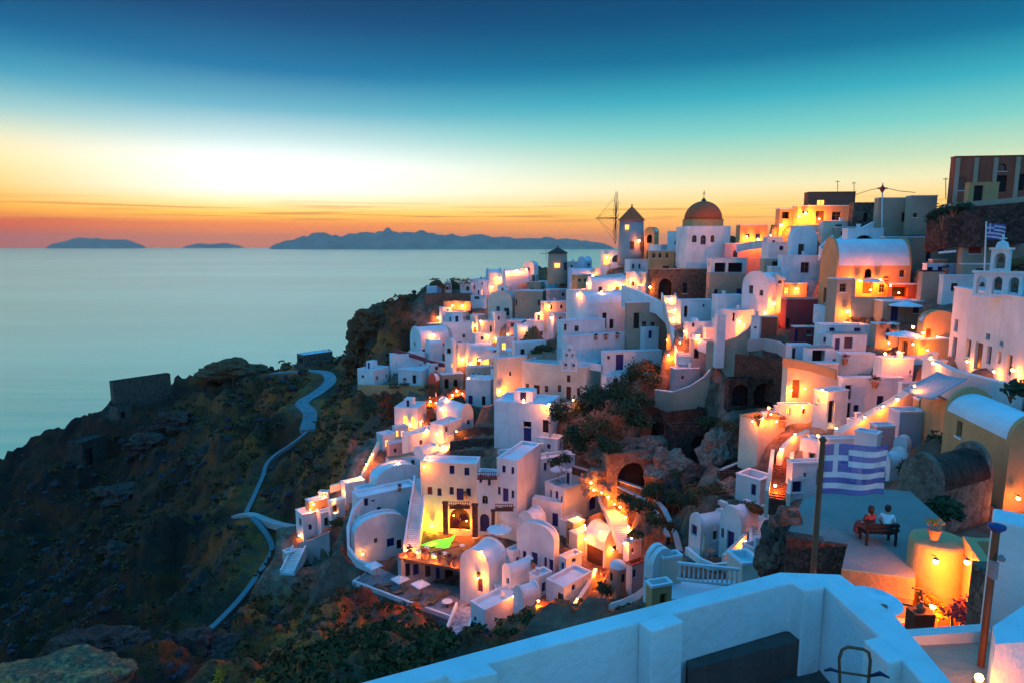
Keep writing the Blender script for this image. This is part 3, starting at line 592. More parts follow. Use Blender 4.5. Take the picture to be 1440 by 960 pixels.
# ---- windmills
def windmill(label, px, pyb, pyt, Y, wb, wt, capm, wallm, roofh, sails, ang, ops):
    b = P(px, pyb, Y); zt = P(px, pyt, Y).z-b.z; org = tuple(b); root = thing('windmill', label, 'windmill', org); g = MB(); k = Y/F
    g.lathe(b, [(wb*k/2, -3), (wb*k/2, 0), ((wb+wt)*k/4, zt*.5), (wt*k/2, zt)], 24); g.build('tower', wallm, root, org, True)
    g = MB(); rr = wt*k/2; g.lathe(b+Vector((0, 0, zt)), [(rr*1.05, -.1), (rr*1.14, 0), (rr*.8, roofh*.3), (rr*.35, roofh*.72), (.05, roofh)], 24); g.lathe(b+Vector((0, 0, zt+roofh-.1)), [(.1, 0), (.22, .25), (.05, .6)], 8); cap = g.build('cap_roof', capm, root, org)
    for x0, y0, x1, y1, m in ops:
        g = MB(); q = P((x0+x1)/2, (y0+y1)/2, Y); dx = (q.x-b.x); f = math.sqrt(max(.1, (wb*k/2)**2-dx*dx)); w_ = (x1-x0)*k/2; h_ = (y1-y0)*k/2
        g.box((q.x, b.y-f+.12, q.z), (w_, .25, h_)); g.box((q.x, b.y-f+.1, q.z+h_+.06), (w_+.1, .3, .06)); g.build('window', m, root, org)
    if sails:
        hub = b+Vector((-rr*1.0, -.4, zt+roofh*.15)); ax = rot((-1, 0, 0), R(ang)); s = Vector((-ax.y, ax.x, 0)); L = sails
        tip = hub+ax*rr*.35; g = MB(); g.tube([hub-ax*rr*-.2, tip+ax*4.6], [.16, .07], 8); g.build('axle', 'rust', root, org)
        for i in range(12):
            a = i*math.pi/6+.1; g = MB(); d = s*math.cos(a)+Vector((0, 0, 1))*math.sin(a); g.tube([tip, tip+d*L], [.08, .05], 5); n_ = s*math.cos(a+math.pi/6)+Vector((0, 0, 1))*math.sin(a+math.pi/6); g.tube([tip+d*L*.97, tip+n_*L*.97], .03, 4); g.tube([tip+d*L*.9, tip+ax*4.2], .018, 4)
            g.build('sail_spar', 'rust', root, org)
    return root
windmill('tall pale windmill with red conical cap and spoked sails', 887, 354, 310, 150, 36, 33, 'terracotta', 'K', 3.1, 6.0, -3, [(883, 341, 888, 350, 'brown'), (877, 318, 881, 323, 'litpane'), (896, 338, 901, 352, 'brown')]); ct(887, 355, 148); ct(887, 352, 156)
windmill('short tan windmill with dark cap on the ridge', 784, 382, 356, 166, 28, 26, 'thatch', 'T', 1.4, 0, 0, [(779, 371, 786, 376, 'litpane'), (791, 370, 796, 380, 'navy')]); ct(784, 383, 164); ct(784, 381, 172)
g = MB(); q = P(768, 357, 165); g.tube([q-Vector((1.5, 0, 0)), q+Vector((2.5, 0, 0))], .06, 4); g.tube([P(768, 352, 165), P(768, 366, 165)], .05, 4); single(g, 'sail_mast', 'rust', 'bare crossed sail poles beside the short windmill', 'pole', tuple(q))
# ---- domed church on the ridge
def domed_church():
    Y = 126; c0 = P(996, 345, Y); k = Y/F; org = tuple(c0); root = thing('domed_church', 'white ridge church with great red-brown dome', 'church', org); g = MB()
    c = Vector((c0.x, c0.y+4.2, c0.z)); z1 = P(996, 318, Y).z-c.z; hw = 30*k
    ops = []; A = Vector((c.x-hw, c.y-4.2, 0))
    for x0, x1, y0, y1 in ((973, 980, 331, 341), (985, 993, 331, 344), (999, 1005, 331, 341)):
        a = P(x0, y1, Y); b = P(x1, y0, Y); ops.append(('oa', a.x-A.x, a.z, b.x-A.x, b.z))
    wall_face(g, A, Vector((1, 0, 0)), Vector((0, -1, 0)), 2*hw, c.z-6, c.z+z1, ops, .3)
    for a, b in (((1, -1), (1, 1)), ((1, 1), (-1, 1)), ((-1, 1), (-1, -1))): g.poly([(c.x+a[0]*hw, c.y+a[1]*4.2, c.z-6), (c.x+b[0]*hw, c.y+b[1]*4.2, c.z-6), (c.x+b[0]*hw, c.y+b[1]*4.2, c.z+z1), (c.x+a[0]*hw, c.y+a[1]*4.2, c.z+z1)])
    g.poly([(c.x+a*hw, c.y+b*4.2, c.z+z1) for a, b in ((-1, -1), (1, -1), (1, 1), (-1, 1))]); g.build('wall', 'W', root, org)
    for o in ops: put_opening(root, A, Vector((1, 0, 0)), Vector((0, -1, 0)), ('wa',)+o[1:], .3, org)
    zd = P(996, 308, Y).z-c.z; g = MB(); r = 27*k*.98
    g.lathe(c, [(r*1.1, z1+.004), (r*1.1, zd-.1), (r*1.15, zd-.1), (r*1.15, zd)], 8); g.build('drum', 'O', root, org)
    hd = P(996, 281, Y).z-c.z-zd; g = MB(); g.lathe(c+Vector((0, 0, zd)), [(r*math.cos(a*math.pi/20), hd*math.sin(a*math.pi/20)) for a in range(10)]+[(.05, hd)], 32); d = g.build('dome', 'roofdome', root, org, True)
    g = MB(); g.lathe(c+Vector((0, 0, zd+hd-.05)), [(.5, 0), (.4, .35), (.15, .6), (.04, .8)], 10); g.box(c+Vector((0, 0, zd+hd+1.3)), (.05, .05, .7)); g.box(c+Vector((0, 0, zd+hd+1.5)), (.3, .05, .05)); g.build('cross', 'rust', d, org)
domed_church()
H('white church annex under the red-brown dome with orange-lit wall', 963, 967, 1034, 345, 382, 126, 78, 'W', ops=[('w', 985, 354, 990, 361)], d=8)
H('square white hut left of the red-brown dome', 938, 958, 966, 326, 352, 136, 20, 'W', ops=[])
H('orange ruined arch hut beside the tall windmill', 906, 920, 926, 326, 345, 146, 25, 'O', 'L', ops=[('oa', 910, 330, 917, 342)], rise=.3)
H('mauve-white block with dark parapet behind arch hut', 912, 930, 946, 345, 354, 142, 40, 'W2', ops=[])
H('orange balustraded parapet house below the white huts', 911, 914, 948, 353, 377, 134, 75, 'O', ops=[('wa', 917, 356, 922, 363), ('wa', 926, 356, 930, 363), ('wa', 936, 356, 940, 363), ('w', 932, 374, 941, 378)])
H('tan house with dark window left of stone arch building', 880, 908, 914, 384, 404, 133, 25, 'C', ops=[('w', 892, 389, 898, 396)])
H('brown stone arch building with one great dark arch and a green window', 910, 914, 995, 379, 424, 123, 70, 'S', ops=[('oa', 926, 392, 945, 420), ('G', 960, 398, 967, 413)], vm='T')
H('plain cream block right of the stone arch building', 992, 996, 1048, 385, 422, 116.5, 78, 'T', ops=[], vm='K')
H('pink house with one arched window right of the domed church', 1014, 1018, 1076, 343, 388, 122, 76, 'P', ops=[('wa', 1031, 352, 1037, 362)])
H('dark open pergola terrace with white canopy roof in front of pink house', 994, 1000, 1050, 364, 384, 119, 74, 'W2', ops=[('o', 1005, 370, 1020, 383), ('o', 1024, 370, 1044, 383)], vm='BL', rimh=.05)
# ================================================================ hotel and lower village
H('cream hotel block with six purple-blue windows and balcony', 593, 671, 676, 652, 748, 91, 10, 'C', ops=[('b', 632, 654, 639, 666), ('b', 653, 657, 660, 668), ('R', 601, 684, 608, 695), ('b', 615, 686, 621, 697), ('b', 632, 684, 638, 695), ('B', 642, 686, 652, 703), ('b', 656, 686, 662, 697), ('oa', 632, 714, 661, 744)], d=8, name='hotel_block', cat='hotel')
H('middle white hotel block with roof terrace and arched blue door', 671, 699, 703, 668, 750, 90, 10, 'W', ops=[('b', 674, 667, 678, 678), ('b', 686, 671, 690, 682), ('wa', 678, 696, 686, 708), ('Ba', 675, 722, 688, 747)], d=8, name='hotel_block', cat='hotel', rimh=.9)
H('tall white hotel tower with pink side wall and blue balcony door', 699, 727, 760, 648, 756, 88, 24, 'W', ops=[('b', 706, 654, 711, 664), ('b', 719, 656, 723, 666), ('b', 700, 684, 704, 695), ('B', 707, 686, 715, 705), ('b', 719, 689, 723, 700)], d=8, name='hotel_tower', cat='hotel')
H('white upper house with two blue doors behind the hotel tower', 748, 757, 808, 646, 694, 96, 66, 'W', ops=[('B', 752, 650, 757, 673), ('b', 765, 650, 769, 661), ('b', 774, 652, 780, 660)], vm='V')
H('small white rooftop room with one window above the blue doors', 757, 784, 792, 618, 636, 100, 20, 'W', ops=[('w', 769, 624, 774, 631)])
H('white roof-terrace house with purple side door and blue doors', 766, 793, 850, 688, 738, 89, 45, 'W', ops=[('b', 773, 688, 776, 699), ('B', 780, 690, 785, 714), ('b', 788, 697, 791, 708), ('p', 829, 693, 839, 716)], rimh=.8)
H('white stair wing with blue balustrade under the roof terrace', 748, 790, 795, 708, 742, 88.6, 20, 'W', ops=[])
H('white cave house with blue doors and scooped vault', 727, 779, 786, 762, 806, 80, 28, 'W', 'L', ops=[('b', 735, 774, 740, 784), ('B', 747, 776, 756, 794), ('B', 765, 783, 769, 797), ('B', 772, 786, 778, 805)], rise=.3)
H('white half-vault house in front of hotel tower', 727, 752, 768, 740, 768, 85.5, 35, 'W', 'L', ops=[], rise=.5)
H('glowing orange store hut on the lower lane', 796, 806, 822, 736, 768, 84, 50, 'O', ops=[('k', 798, 742, 803, 764)])
H('white barrel vault house with brown lattice front beside the lit stairs', 822, 850, 877, 764, 797, 80, 42, 'W', 'R', ops=[('r', 824, 768, 848, 795), ('b', 862, 766, 868, 774)], rise=.35)
H('broad flat pale-blue roofed house with one dark window, lower lane', 768, 793, 832, 826, 852, 72, 40, 'W', ops=[('w', 783, 833, 792, 846)])
W('orange-lit lane wall running down beside the flat pale-blue roof', [(838, 798, 78), (826, 822, 74), (806, 852, 69)], 1.3, 'C', .5)
r_, c_ = H('white chapel with round domed apse and blue window, beside dark shrubs', 880, 888, 908, 795, 834, 67, 45, 'W', ops=[('b', 889, 800, 895, 812)], name='chapel', cat='chapel', vm='M')
q = P(868, 836, 66); g = MB(); rr = 12*66/F; zz = P(868, 796, 66).z-q.z
g.lathe(q, [(rr, -4), (rr, zz), (rr*1.08, zz), (rr*1.08, zz+.12)]+[(rr*math.cos(a*math.pi/14), zz+.12+rr*.75*math.sin(a*math.pi/14)) for a in range(1, 7)]+[(.04, zz+.12+rr*.75)], 20)
o = g.build('apse', 'W', r_, c_['org'], True)
for px in (859.5, 874):
    g = MB(); a = P(px, 807, 66); dx = a.x-q.x; g.box((a.x, q.y-math.sqrt(max(.01, rr*rr-dx*dx))+.14, a.z), (.16, .2, .42)); g.build('window', 'dark', r_, c_['org'])
H('orange-glowing gabled house with purple door under the restaurant deck', 647, 688, 713, 801, 846, 79, 32, 'W', 'L', ops=[('w', 669, 803, 676, 810), ('p', 671, 812, 679, 832), ('k', 694, 818, 704, 838)], rise=.42)
H('pale blue rounded house at the foot of the cobbled stairs', 662, 682, 738, 858, 905, 72, 50, 'W', ops=[('b', 666, 866, 670, 873)])
H('blue-white vault hut left of the glowing lane arch', 722, 736, 760, 842, 868, 72, 55, 'W', 'L', ops=[], rise=.45)
H('long low dark gallery with blue doors under the restaurant deck', 560, 565, 650, 786, 824, 84, 72, 'K', ops=[('B', 581, 792, 589, 808), ('k', 570, 791, 577, 810), ('w', 598, 793, 606, 811), ('B', 613, 797, 619, 814), ('k', 626, 799, 638, 820)], rimh=.15, vm='deck', name='gallery', cat='building')
for i, (x, y) in enumerate(((589, 779), (610, 784), (645, 795))):
    q = P(x, y, 84.4); g = MB(); g.box(q-Vector((0, 0, .1)), (.28, .28, .55)); g.box(q+Vector((0, 0, .5)), (.34, .34, .06)); single(g, 'pillar', 'W', ['leftmost white post on the restaurant deck edge', 'middle white post on the restaurant deck edge', 'right white post on the restaurant deck edge'][i], 'post', tuple(q))
for i, (x0, x1, yt, yb) in enumerate(((623, 630, 704, 752), (664, 672, 707, 756), (691, 696, 716, 752))):
    q = P((x0+x1)/2, (yt+yb)/2, 88.6); k = 88.6/F; g = MB(); g.box(q, ((x1-x0)*k/2, .3, (yb-yt)*k/2)); g.box(q+Vector((0, 0, (yb-yt)*k/2+.06)), ((x1-x0)*k/2+.1, .4, .06)); single(g, 'stone_pillar', 'SR', ['brown stone pillar left of the flower-filled arch', 'brown stone pillar right of the flower-filled arch', 'short brown stone pillar right of the arched blue door'][i], 'pillar', tuple(q))
H('white cave house with arched fanlight, two blue doors and curved path, left of stairs', 494, 500, 574, 752, 794, 91, 72, 'W', 'R', ops=[('w', 526, 756, 531, 763), ('B', 544, 756, 555, 768), ('ba', 545, 750, 555, 757) if False else ('k', 558, 758, 565, 771)], rise=.24)
H('upper white cave house with dotted wall and blue window, left of stairs', 496, 506, 588, 700, 742, 97, 70, 'W', ops=[('b', 512, 700, 518, 711), ('w', 530, 712, 536, 718), ('w', 574, 703, 580, 710), ('w', 522, 702, 527, 705)])
H('pale blue-white vaulted roof house above dotted wall', 520, 530, 592, 676, 700, 104, 66, 'W', 'R', ops=[('g', 548, 680, 554, 686)], rise=.2)
W('curved white path wall on the seaward side of the cave houses', [(510, 700, 96), (496, 715, 94), (489, 740, 92), (490, 768, 90), (502, 785, 88), (528, 796, 86)], 1.2, 'W', .4)
STAIR('long straight white stairs climbing left of the cream hotel', (578, 770, 86), (588, 700, 92), 1.6, 26, 'W2', 'W')
STAIR('upper flight of white stairs beside the cream hotel', (588, 700, 92), (591, 672, 96), 1.4, 12, 'W2', 'W')
H('cyan-white block with bright left edge above the lower slope', 480, 486, 515, 681, 706, 108, 70, 'W', ops=[('g', 481, 684, 484, 694)])
H('lowest cyan-white cube house on the slope with orange side', 417, 427, 451, 724, 756, 105, 68, 'W', ops=[('w', 420, 728, 424, 738)])
H('lit orange terrace box above the lowest cyan-white cube', 430, 436, 462, 706, 726, 107, 68, 'O', ops=[('o', 452, 712, 459, 722)])
H('little lit gable with purple window above the slope terrace', 448, 461, 464, 692, 706, 110, 20, 'W', ops=[('P', 453, 693, 459, 700)], d=2.5)
H('small dark patio house with white awning beside slope lamps', 462, 466, 486, 706, 728, 104, 70, 'W2', ops=[('o', 468, 710, 476, 722)])
W('glowing stepped path wall, upper run down the slope', [(532, 620, 122), (520, 645, 118), (508, 668, 114), (484, 676, 111), (464, 682, 110)], 1.3, 'C', .5)
STAIR('tiny white steps below the lowest cube house', (404, 806, 97), (421, 770, 102), 1.8, 12, 'W2', 'W')
W('mauve retaining wall under the lowest cube house', [(421, 762, 104), (440, 757, 103), (464, 746, 102)], 5.0, 'K', .5)
H('pink terrace house with oval orange terrace left of vaulted house', 543, 548, 592, 646, 668, 110, 68, 'W', ops=[], vm='T', rimh=.7)
H('white round-shouldered house above the oval orange terrace', 566, 574, 606, 612, 646, 118, 64, 'W', ops=[('w', 590, 618, 594, 625)])
H('pink-white stepped house between lit lane and oval terrace', 544, 548, 572, 624, 646, 121, 66, 'P', ops=[('w', 554, 630, 558, 636)])
H('white house with lit orange corner beside the vaulted house', 606, 624, 650, 598, 646, 116, 40, 'W', ops=[('w', 626, 599, 630, 607)])
H('pale vault between hotel roof and lit lane', 582, 596, 618, 640, 662, 111, 50, 'W', 'L', ops=[], rise=.4)
W('dry stone terrace bank left of the white openings house, upper', [(640, 606, 112), (668, 600, 110), (696, 600, 108)], 1.6, 'SD', .6)
W('dry stone terrace bank left of the white openings house, middle', [(634, 620, 108), (665, 616, 106), (696, 616, 105)], 1.6, 'SD', .6)
W('dry stone terrace bank left of the white openings house, lower', [(640, 634, 104), (662, 631, 103), (680, 632, 102)], 1.6, 'S', .6)
# restaurant deck and pool light
def slab(label, pts, m, name='terrace', cat='terrace', th=.35, ctl=True, kind=None):
    Q = [P(*p) for p in pts]; z = sum(q.z for q in Q)/len(Q); org = (Q[0].x, Q[0].y, z); g = MB()
    g.rings([[(q.x, q.y, z-th) for q in Q], [(q.x, q.y, z) for q in Q]])
    o = single(g, name, m, label, cat, org)
    if ctl:
        c = sum(Q, Vector())/len(Q)
        for q in Q+[c]: CT.append((q.x, q.y, z-th-.15, 1))
        for i in range(len(Q)): capline(Vector((Q[i].x, Q[i].y, z-th*.8)), Vector((Q[(i+1) % len(Q)].x, Q[(i+1) % len(Q)].y, z-th*.8)))
    return o
def zlev(px, py, z):          # the point of the level z seen at a pixel
    d = P(px, py, 1.0); return d.y*(z/d.z)
zd = P(565, 786, 84).z+.03
slab('dark red plank restaurant deck before the hotel', [(562, 784, zlev(562, 784, zd)), (650, 800, zlev(650, 800, zd)), (700, 770, zlev(700, 770, zd)), (690, 748, zlev(690, 748, zd)), (600, 744, zlev(600, 744, zd))], 'deck', ctl=False)
zt = P(500, 822, 85).z
tp = [(497, 818), (636, 868), (662, 846), (645, 824), (566, 812), (530, 796)]
slab('lower sun terrace with parasols and loungers above the dark slope', [(x, y, zlev(x, y, zt)) for x, y in tp], 'PV', th=3.0)
W('thin white rim of the lower sun terrace', [(x, y-2, zlev(x, y, zt)) for x, y in ((530, 795), (497, 817), (565, 843), (637, 868))], .6, 'W', .3, ctl=False)
slab('green-lit pool of water on the restaurant deck', [(588, 765, zlev(588, 765, zd+.05)), (630, 770, zlev(630, 770, zd+.05)), (640, 752, zlev(640, 752, zd+.05)), (600, 748, zlev(600, 748, zd+.05))], 'pool', name='lit_pool', cat='pool', th=.05, ctl=False)
# ================================================================ centre: ruins, cliffs, walls
H('ruined tan cave house with large dark arch above the zigzag wall', 846, 854, 930, 640, 692, 84, 64, 'SP', ops=[('oa', 868, 650, 908, 690)], vm='SP', name='ruin', cat='ruin', found=2, rimh=.1)
for i_, (x_, y_, Y_, s_, sd_) in enumerate(((856, 640, 88, (3.2, 2.5, 1.6), 41), (905, 630, 88, (3.4, 2.6, 1.5), 42), (945, 662, 84, (3.0, 2.4, 2.6), 43), (838, 678, 85, (1.8, 1.8, 2.0), 44), (960, 700, 76, (3.4, 2.6, 1.8), 45), (925, 628, 90, (2.4, 2.0, 1.4), 46), (1035, 690, 64, (2.6, 2.2, 1.4), 47), (985, 680, 76, (2.6, 2.2, 2.2), 48))):
    ROCK(['tan crumbled rock over the ruin arch, left', 'tan crumbled rock over the ruin arch, top', 'tan rock shoulder right of the ruin arch', 'small tan rock left of the ruin arch', 'dusky rock bank below the gully ruins', 'pale broken stones under the pink-walled ruin', 'grey rock below the thin diagonal walls', 'dark boulder at the gully foot'][i_], x_, y_, Y_, s_, 'SP' if i_ not in (4, 7) else 'RD', sd_, amp=.55)
H('broken stone ruin with pink wall and dark arch, right of the dark shrubs', 900, 936, 988, 580, 634, 90, 55, 'SR', ops=[('oa', 916, 578, 934, 616)], vm='SD', name='ruin', cat='ruin', rimh=2.0)
H('dark stone ruin with blackened cave mouth in the gully', 936, 942, 996, 600, 660, 87, 70, 'SD', ops=[('oa', 972, 612, 994, 655)], vm='SD', name='ruin', cat='ruin')
ROCK('pale mauve weathered rock mass with small caves in the gully', 1014, 640, 81, (3.0, 2.4, 3.0), 'SP', 3, amp=.5)
H('small dark cave mouth hut at the foot of pale mauve rock', 1004, 1010, 1040, 632, 656, 80, 70, 'SP', 'R', ops=[('oa', 1012, 634, 1034, 654)], rise=.2, vm='SP', name='ruin', cat='ruin')
W('zigzag stone wall with pale coping descending past the ruins', [(806, 655, 92), (850, 668, 88), (912, 690, 80), (934, 716, 72), (950, 752, 64), (956, 775, 60)], 1.1, 'SD', .5, cap='K')
W('lower stone path wall with pale coping beside the zigzag wall', [(870, 684, 82), (906, 702, 76), (924, 722, 70), (940, 755, 63)], .8, 'SD', .4, cap='K')
W('curved tan retaining wall below the orange-lit white house', [(994, 480, 95), (1015, 481, 94), (1036, 474, 93), (1050, 463, 93), (1057, 454, 93)], [6.5, 6.5, 7, 7.5, 8], 'T', .5, cap='C')
W('lower pinkish terrace wall with curving white rim', [(922, 548, 97), (946, 551, 95), (970, 543, 94), (990, 530, 93.5), (998, 520, 93.5)], [3.5, 4, 4, 4.5, 5], 'T', .5, cap='W')
W('stone wall of dark rubble above the black caves', [(1034, 497, 89), (1060, 500, 88), (1082, 502, 87), (1104, 508, 85)], [6, 6, 6, 6], 'SR', .6)
H('black cave pair under the rubble stone wall', 1018, 1024, 1100, 534, 572, 86, 72, 'SD', ops=[('oa', 1030, 540, 1052, 570), ('oa', 1060, 538, 1092, 570)], vm='SD', name='cave_front', cat='ruin')
W('thin diagonal stone wall with pale top, right of pale mauve rock', [(1010, 662, 67), (1040, 650, 67), (1072, 640, 66)], .8, 'SD', .4, cap='K')
W('second thin diagonal wall meeting the first, below the patio', [(1046, 616, 72), (1062, 628, 69), (1074, 640, 66)], .8, 'SD', .4, cap='K')
H('white sloping ruin wall with blue shade beside the lit stair', 1034, 1068, 1086, 676, 702, 60, 30, 'W2', ops=[('b', 1056, 680, 1063, 696)], rimh=.8)
H('pointed white rubble terrace below the diagonal walls', 1008, 1012, 1046, 666, 684, 64, 65, 'SD', ops=[], vm='SD', name='ruin', cat='ruin')
# houses 960-1060 in the upper centre
H('blue-white house with arched gate left of the curved tan wall', 950, 957, 1002, 423, 450, 108, 70, 'W', ops=[('oa', 962, 430, 967, 446), ('w', 988, 428, 991, 432)])
H('round-cornered blue-white house above the arched gate', 1000, 1008, 1044, 416, 446, 103, 66, 'W', ops=[])
H('small white domed chapel beside the lit stairs', 961, 966, 990, 453, 470, 100, 68, 'W', 'dome', ops=[('w', 973, 454, 977, 460)], rise=.3, name='chapel', cat='chapel')
H('white house with tall slit door glowing orange above the curved wall', 1012, 1034, 1058, 438, 478, 96, 45, 'W', ops=[('k', 1034, 441, 1038, 453)] if False else [('k', 1029, 440, 1033, 452)])
H('tiny white sail-shaped gable in front of round-cornered house', 1004, 1008, 1020, 444, 474, 93, 70, 'W', ops=[])
H('grey shaded terrace house with square tiles below the lamp post', 968, 974, 1000, 478, 522, 97, 66, 'K', ops=[('k', 976, 490, 983, 504)])
H('low grey-blue store on the curved white-rim terrace', 942, 948, 984, 519, 540, 96, 68, 'K', ops=[('w', 958, 528, 962, 533)])
STAIR('red-lit stairway climbing to the stone arch building', (951, 458, 108), (940, 416, 118), 2.0, 22, 'W2', 'C')
STAIR('lower stairway run below the red-lit flight', (962, 502, 98), (953, 462, 107), 1.8, 18, 'W2', 'W')
# ================================================================ right-hand hillside
H('orange-glowing plain wall block right of the red-brown dome', 1034, 1040, 1078, 317, 345, 122, 72, 'O', ops=[])
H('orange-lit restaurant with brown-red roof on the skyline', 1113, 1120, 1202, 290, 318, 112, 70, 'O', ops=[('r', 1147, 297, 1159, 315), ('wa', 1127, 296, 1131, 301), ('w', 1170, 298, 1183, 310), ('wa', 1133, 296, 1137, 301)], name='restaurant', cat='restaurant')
H('brown-red flat upper storey of the skyline restaurant', 1130, 1136, 1202, 271, 290, 115, 72, 'M', ops=[('g', 1149, 281, 1160, 289)], vm='M', name='restaurant', cat='restaurant')
H('dark terrace box with lantern left of the skyline restaurant', 1090, 1096, 1116, 294, 312, 114, 70, 'O', ops=[('o', 1100, 298, 1110, 308)])
H('blue-mauve vault with round gable below the skyline restaurant', 1106, 1112, 1148, 338, 362, 104, 66, 'W', 'R', ops=[], rise=.5)
H('blue shaded stepped house left of the blue-mauve vault', 1070, 1080, 1112, 342, 368, 108, 64, 'W', ops=[('b', 1096, 346, 1102, 352)])
H('white house with barred window under the blue-mauve vault', 1092, 1098, 1152, 360, 398, 101, 72, 'W', ops=[('w', 1126, 369, 1138, 384)], chim=1)
H('tan plain wall house between the pink house and blue stepped house', 1068, 1074, 1100, 364, 386, 104.5, 70, 'T', ops=[])
H('bright white barrel-vaulted house with two small windows and round gable', 1042, 1079, 1118, 402, 441, 97, 30, 'W', 'L', ops=[('w', 1053, 401, 1059, 413), ('w', 1068, 408, 1073, 416)], rise=.42, chim=0)
H('smaller orange-lit gable stuck to the bright barrel-vaulted house', 1079, 1098, 1104, 394, 430, 98, 20, 'C', 'L', ops=[('w', 1094, 390, 1099, 399)], rise=.3, d=5)
H('glowing orange alcove shop with framed pictures', 1096, 1100, 1134, 399, 418, 98.5, 72, 'O', ops=[('g', 1103, 404, 1110, 414), ('g', 1116, 404, 1126, 414)])
H('burgundy house above the rubble wall', 1096, 1104, 1160, 421, 462, 93, 68, 'R', ops=[('k', 1105, 448, 1110, 462)], vm='K')
H('bright red little house left of burgundy house', 1066, 1070, 1092, 446, 470, 92, 70, 'M', ops=[], vm='W')
H('white pillar hut with tiny slot next to the red little house', 1055, 1067, 1072, 446, 475, 91.5, 22, 'W', ops=[('w', 1060, 459, 1064, 462)], d=2)
H('purple-red hut with blue frame and square window', 1111, 1116, 1146, 460, 486, 88, 68, 'R', ops=[('w', 1135, 464, 1141, 471), ('B', 1117, 463, 1122, 482)], vm='W')
H('smooth white sloping vault right of the burgundy house', 1144, 1156, 1222, 458, 482, 80, 66, 'W', ops=[])
H('white house with two bright blue doors below the smooth vault', 1160, 1169, 1217, 470, 500, 74, 66, 'W', ops=[('B', 1174, 476, 1181, 492), ('b', 1187, 474, 1199, 490)], vm='tealroof')
H('low teal-roofed shed left of the two bright blue doors', 1128, 1134, 1170, 489, 515, 72.5, 66, 'W', ops=[('o', 1142, 492, 1160, 512)], vm='tealroof', rimh=.02)
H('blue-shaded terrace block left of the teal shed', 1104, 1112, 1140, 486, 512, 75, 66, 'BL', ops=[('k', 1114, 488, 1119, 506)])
W('curved grey-white parapet above the rubble wall', [(1052, 478, 90), (1075, 476, 89.5), (1095, 480, 87), (1112, 490, 84)], 1.6, 'K', .4)
H('large cream wall with tiled coping glowing above the orange patio', 1098, 1105, 1176, 512, 560, 68, 66, 'C', ops=[], name='courtyard_house', cat='house')
W('tiled coping sloping over the large cream wall', [(1102, 502, 68.3), (1140, 509, 66.5), (1176, 520, 64.8)], .9, 'O', .5, ctl=False)
H('white two-storey house with dark shutters beside the cream wall', 1174, 1180, 1264, 532, 598, 60, 64, 'W', ops=[('k', 1188, 541, 1197, 561), ('b', 1233, 556, 1243, 570), ('k', 1187, 566, 1196, 589), ('b', 1200, 569, 1208, 582)])
H('white corner block with tall black door and tiny window', 1142, 1161, 1190, 552, 598, 58, 42, 'W', ops=[('w', 1148, 560, 1151, 566), ('k', 1165, 563, 1173, 594)])
H('cyan-white cubic annex behind the two-storey house', 1226, 1238, 1282, 505, 545, 61.5, 62, 'W', ops=[('w', 1279, 520, 1282, 526)])
H('white pot shelf house between blue doors and cubic annex', 1174, 1180, 1228, 498, 524, 69, 66, 'W2', ops=[('w', 1186, 505, 1190, 512)])
H('orange-lit patio box with flower tables on the gully edge', 1040, 1066, 1104, 592, 606, 64, 45, 'C', ops=[('o', 1080, 582, 1090, 590)] if False else [], vm='O', rimh=1.0)
H('small lit kiosk behind the orange patio box', 1078, 1082, 1100, 580, 592, 68, 65, 'C', ops=[('g', 1086, 582, 1093, 590)])
H('white roofed room with lit windows above orange patio', 1092, 1098, 1142, 570, 590, 66, 66, 'W', ops=[('g', 1106, 573, 1112, 583), ('w', 1128, 574, 1133, 582)])
W('sloping yellow-lit ramp wall rising to the sail canopy', [(1178, 607, 50), (1200, 594, 50.5), (1235, 574, 51), (1266, 556, 52), (1292, 538, 53)], [1.0, 1.2, 1.6, 1.8, 1.8], 'C', .8)
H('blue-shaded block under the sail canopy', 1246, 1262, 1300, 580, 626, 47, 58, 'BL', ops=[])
H('pink small house with picture niche left of blue-shaded block', 1220, 1230, 1256, 600, 640, 46, 58, 'P', ops=[('w', 1233, 604, 1240, 612)])
H('white cube below the pink small house', 1199, 1230, 1236, 612, 656, 44, 15, 'W', ops=[])
H('tall pale wall house behind the waving flag', 1146, 1153, 1204, 618, 676, 46, 60, 'W', ops=[])
H('white stair house with brown arched alcove and blue doors', 1104, 1112, 1156, 652, 698, 46, 60, 'W', ops=[('B', 1148, 658, 1153, 682), ('b', 1114, 676, 1128, 692), ('w', 1130, 664, 1134, 671)])
H('small white chapel with pink door and vaulted blue roof', 1223, 1249, 1276, 656, 688, 42, 35, 'W', 'L', ops=[('w', 1234, 648, 1237, 652), ('ra', 1235, 658, 1245, 682)], rise=.5, name='chapel', cat='chapel')
H('little arched white gable behind the small chapel', 1254, 1274, 1280, 628, 650, 44, 20, 'W', 'L', ops=[('ra', 1262, 626, 1270, 640)], rise=.4, d=2)
STAIR('orange-lit curved stairs beside the stair house', (1093, 702, 45), (1100, 642, 50), 1.1, 20, 'SR', 'C')
W('lit curving wall above the orange stairs', [(1096, 640, 49), (1102, 626, 50), (1118, 612, 51), (1136, 604, 52)], 1.2, 'C', .4)
W('white parapet with grey cap above the tall pale wall', [(1128, 614, 49), (1150, 618, 48), (1176, 630, 47)], 1.0, 'W', .5)
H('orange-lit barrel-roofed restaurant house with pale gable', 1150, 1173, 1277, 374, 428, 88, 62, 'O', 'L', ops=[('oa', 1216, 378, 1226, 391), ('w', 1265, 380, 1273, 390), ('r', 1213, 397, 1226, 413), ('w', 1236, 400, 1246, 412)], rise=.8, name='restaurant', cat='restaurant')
H('tan front block with square window before the orange restaurant', 1160, 1174, 1200, 393, 444, 84, 62, 'T', ops=[('w', 1181, 399, 1190, 411)])
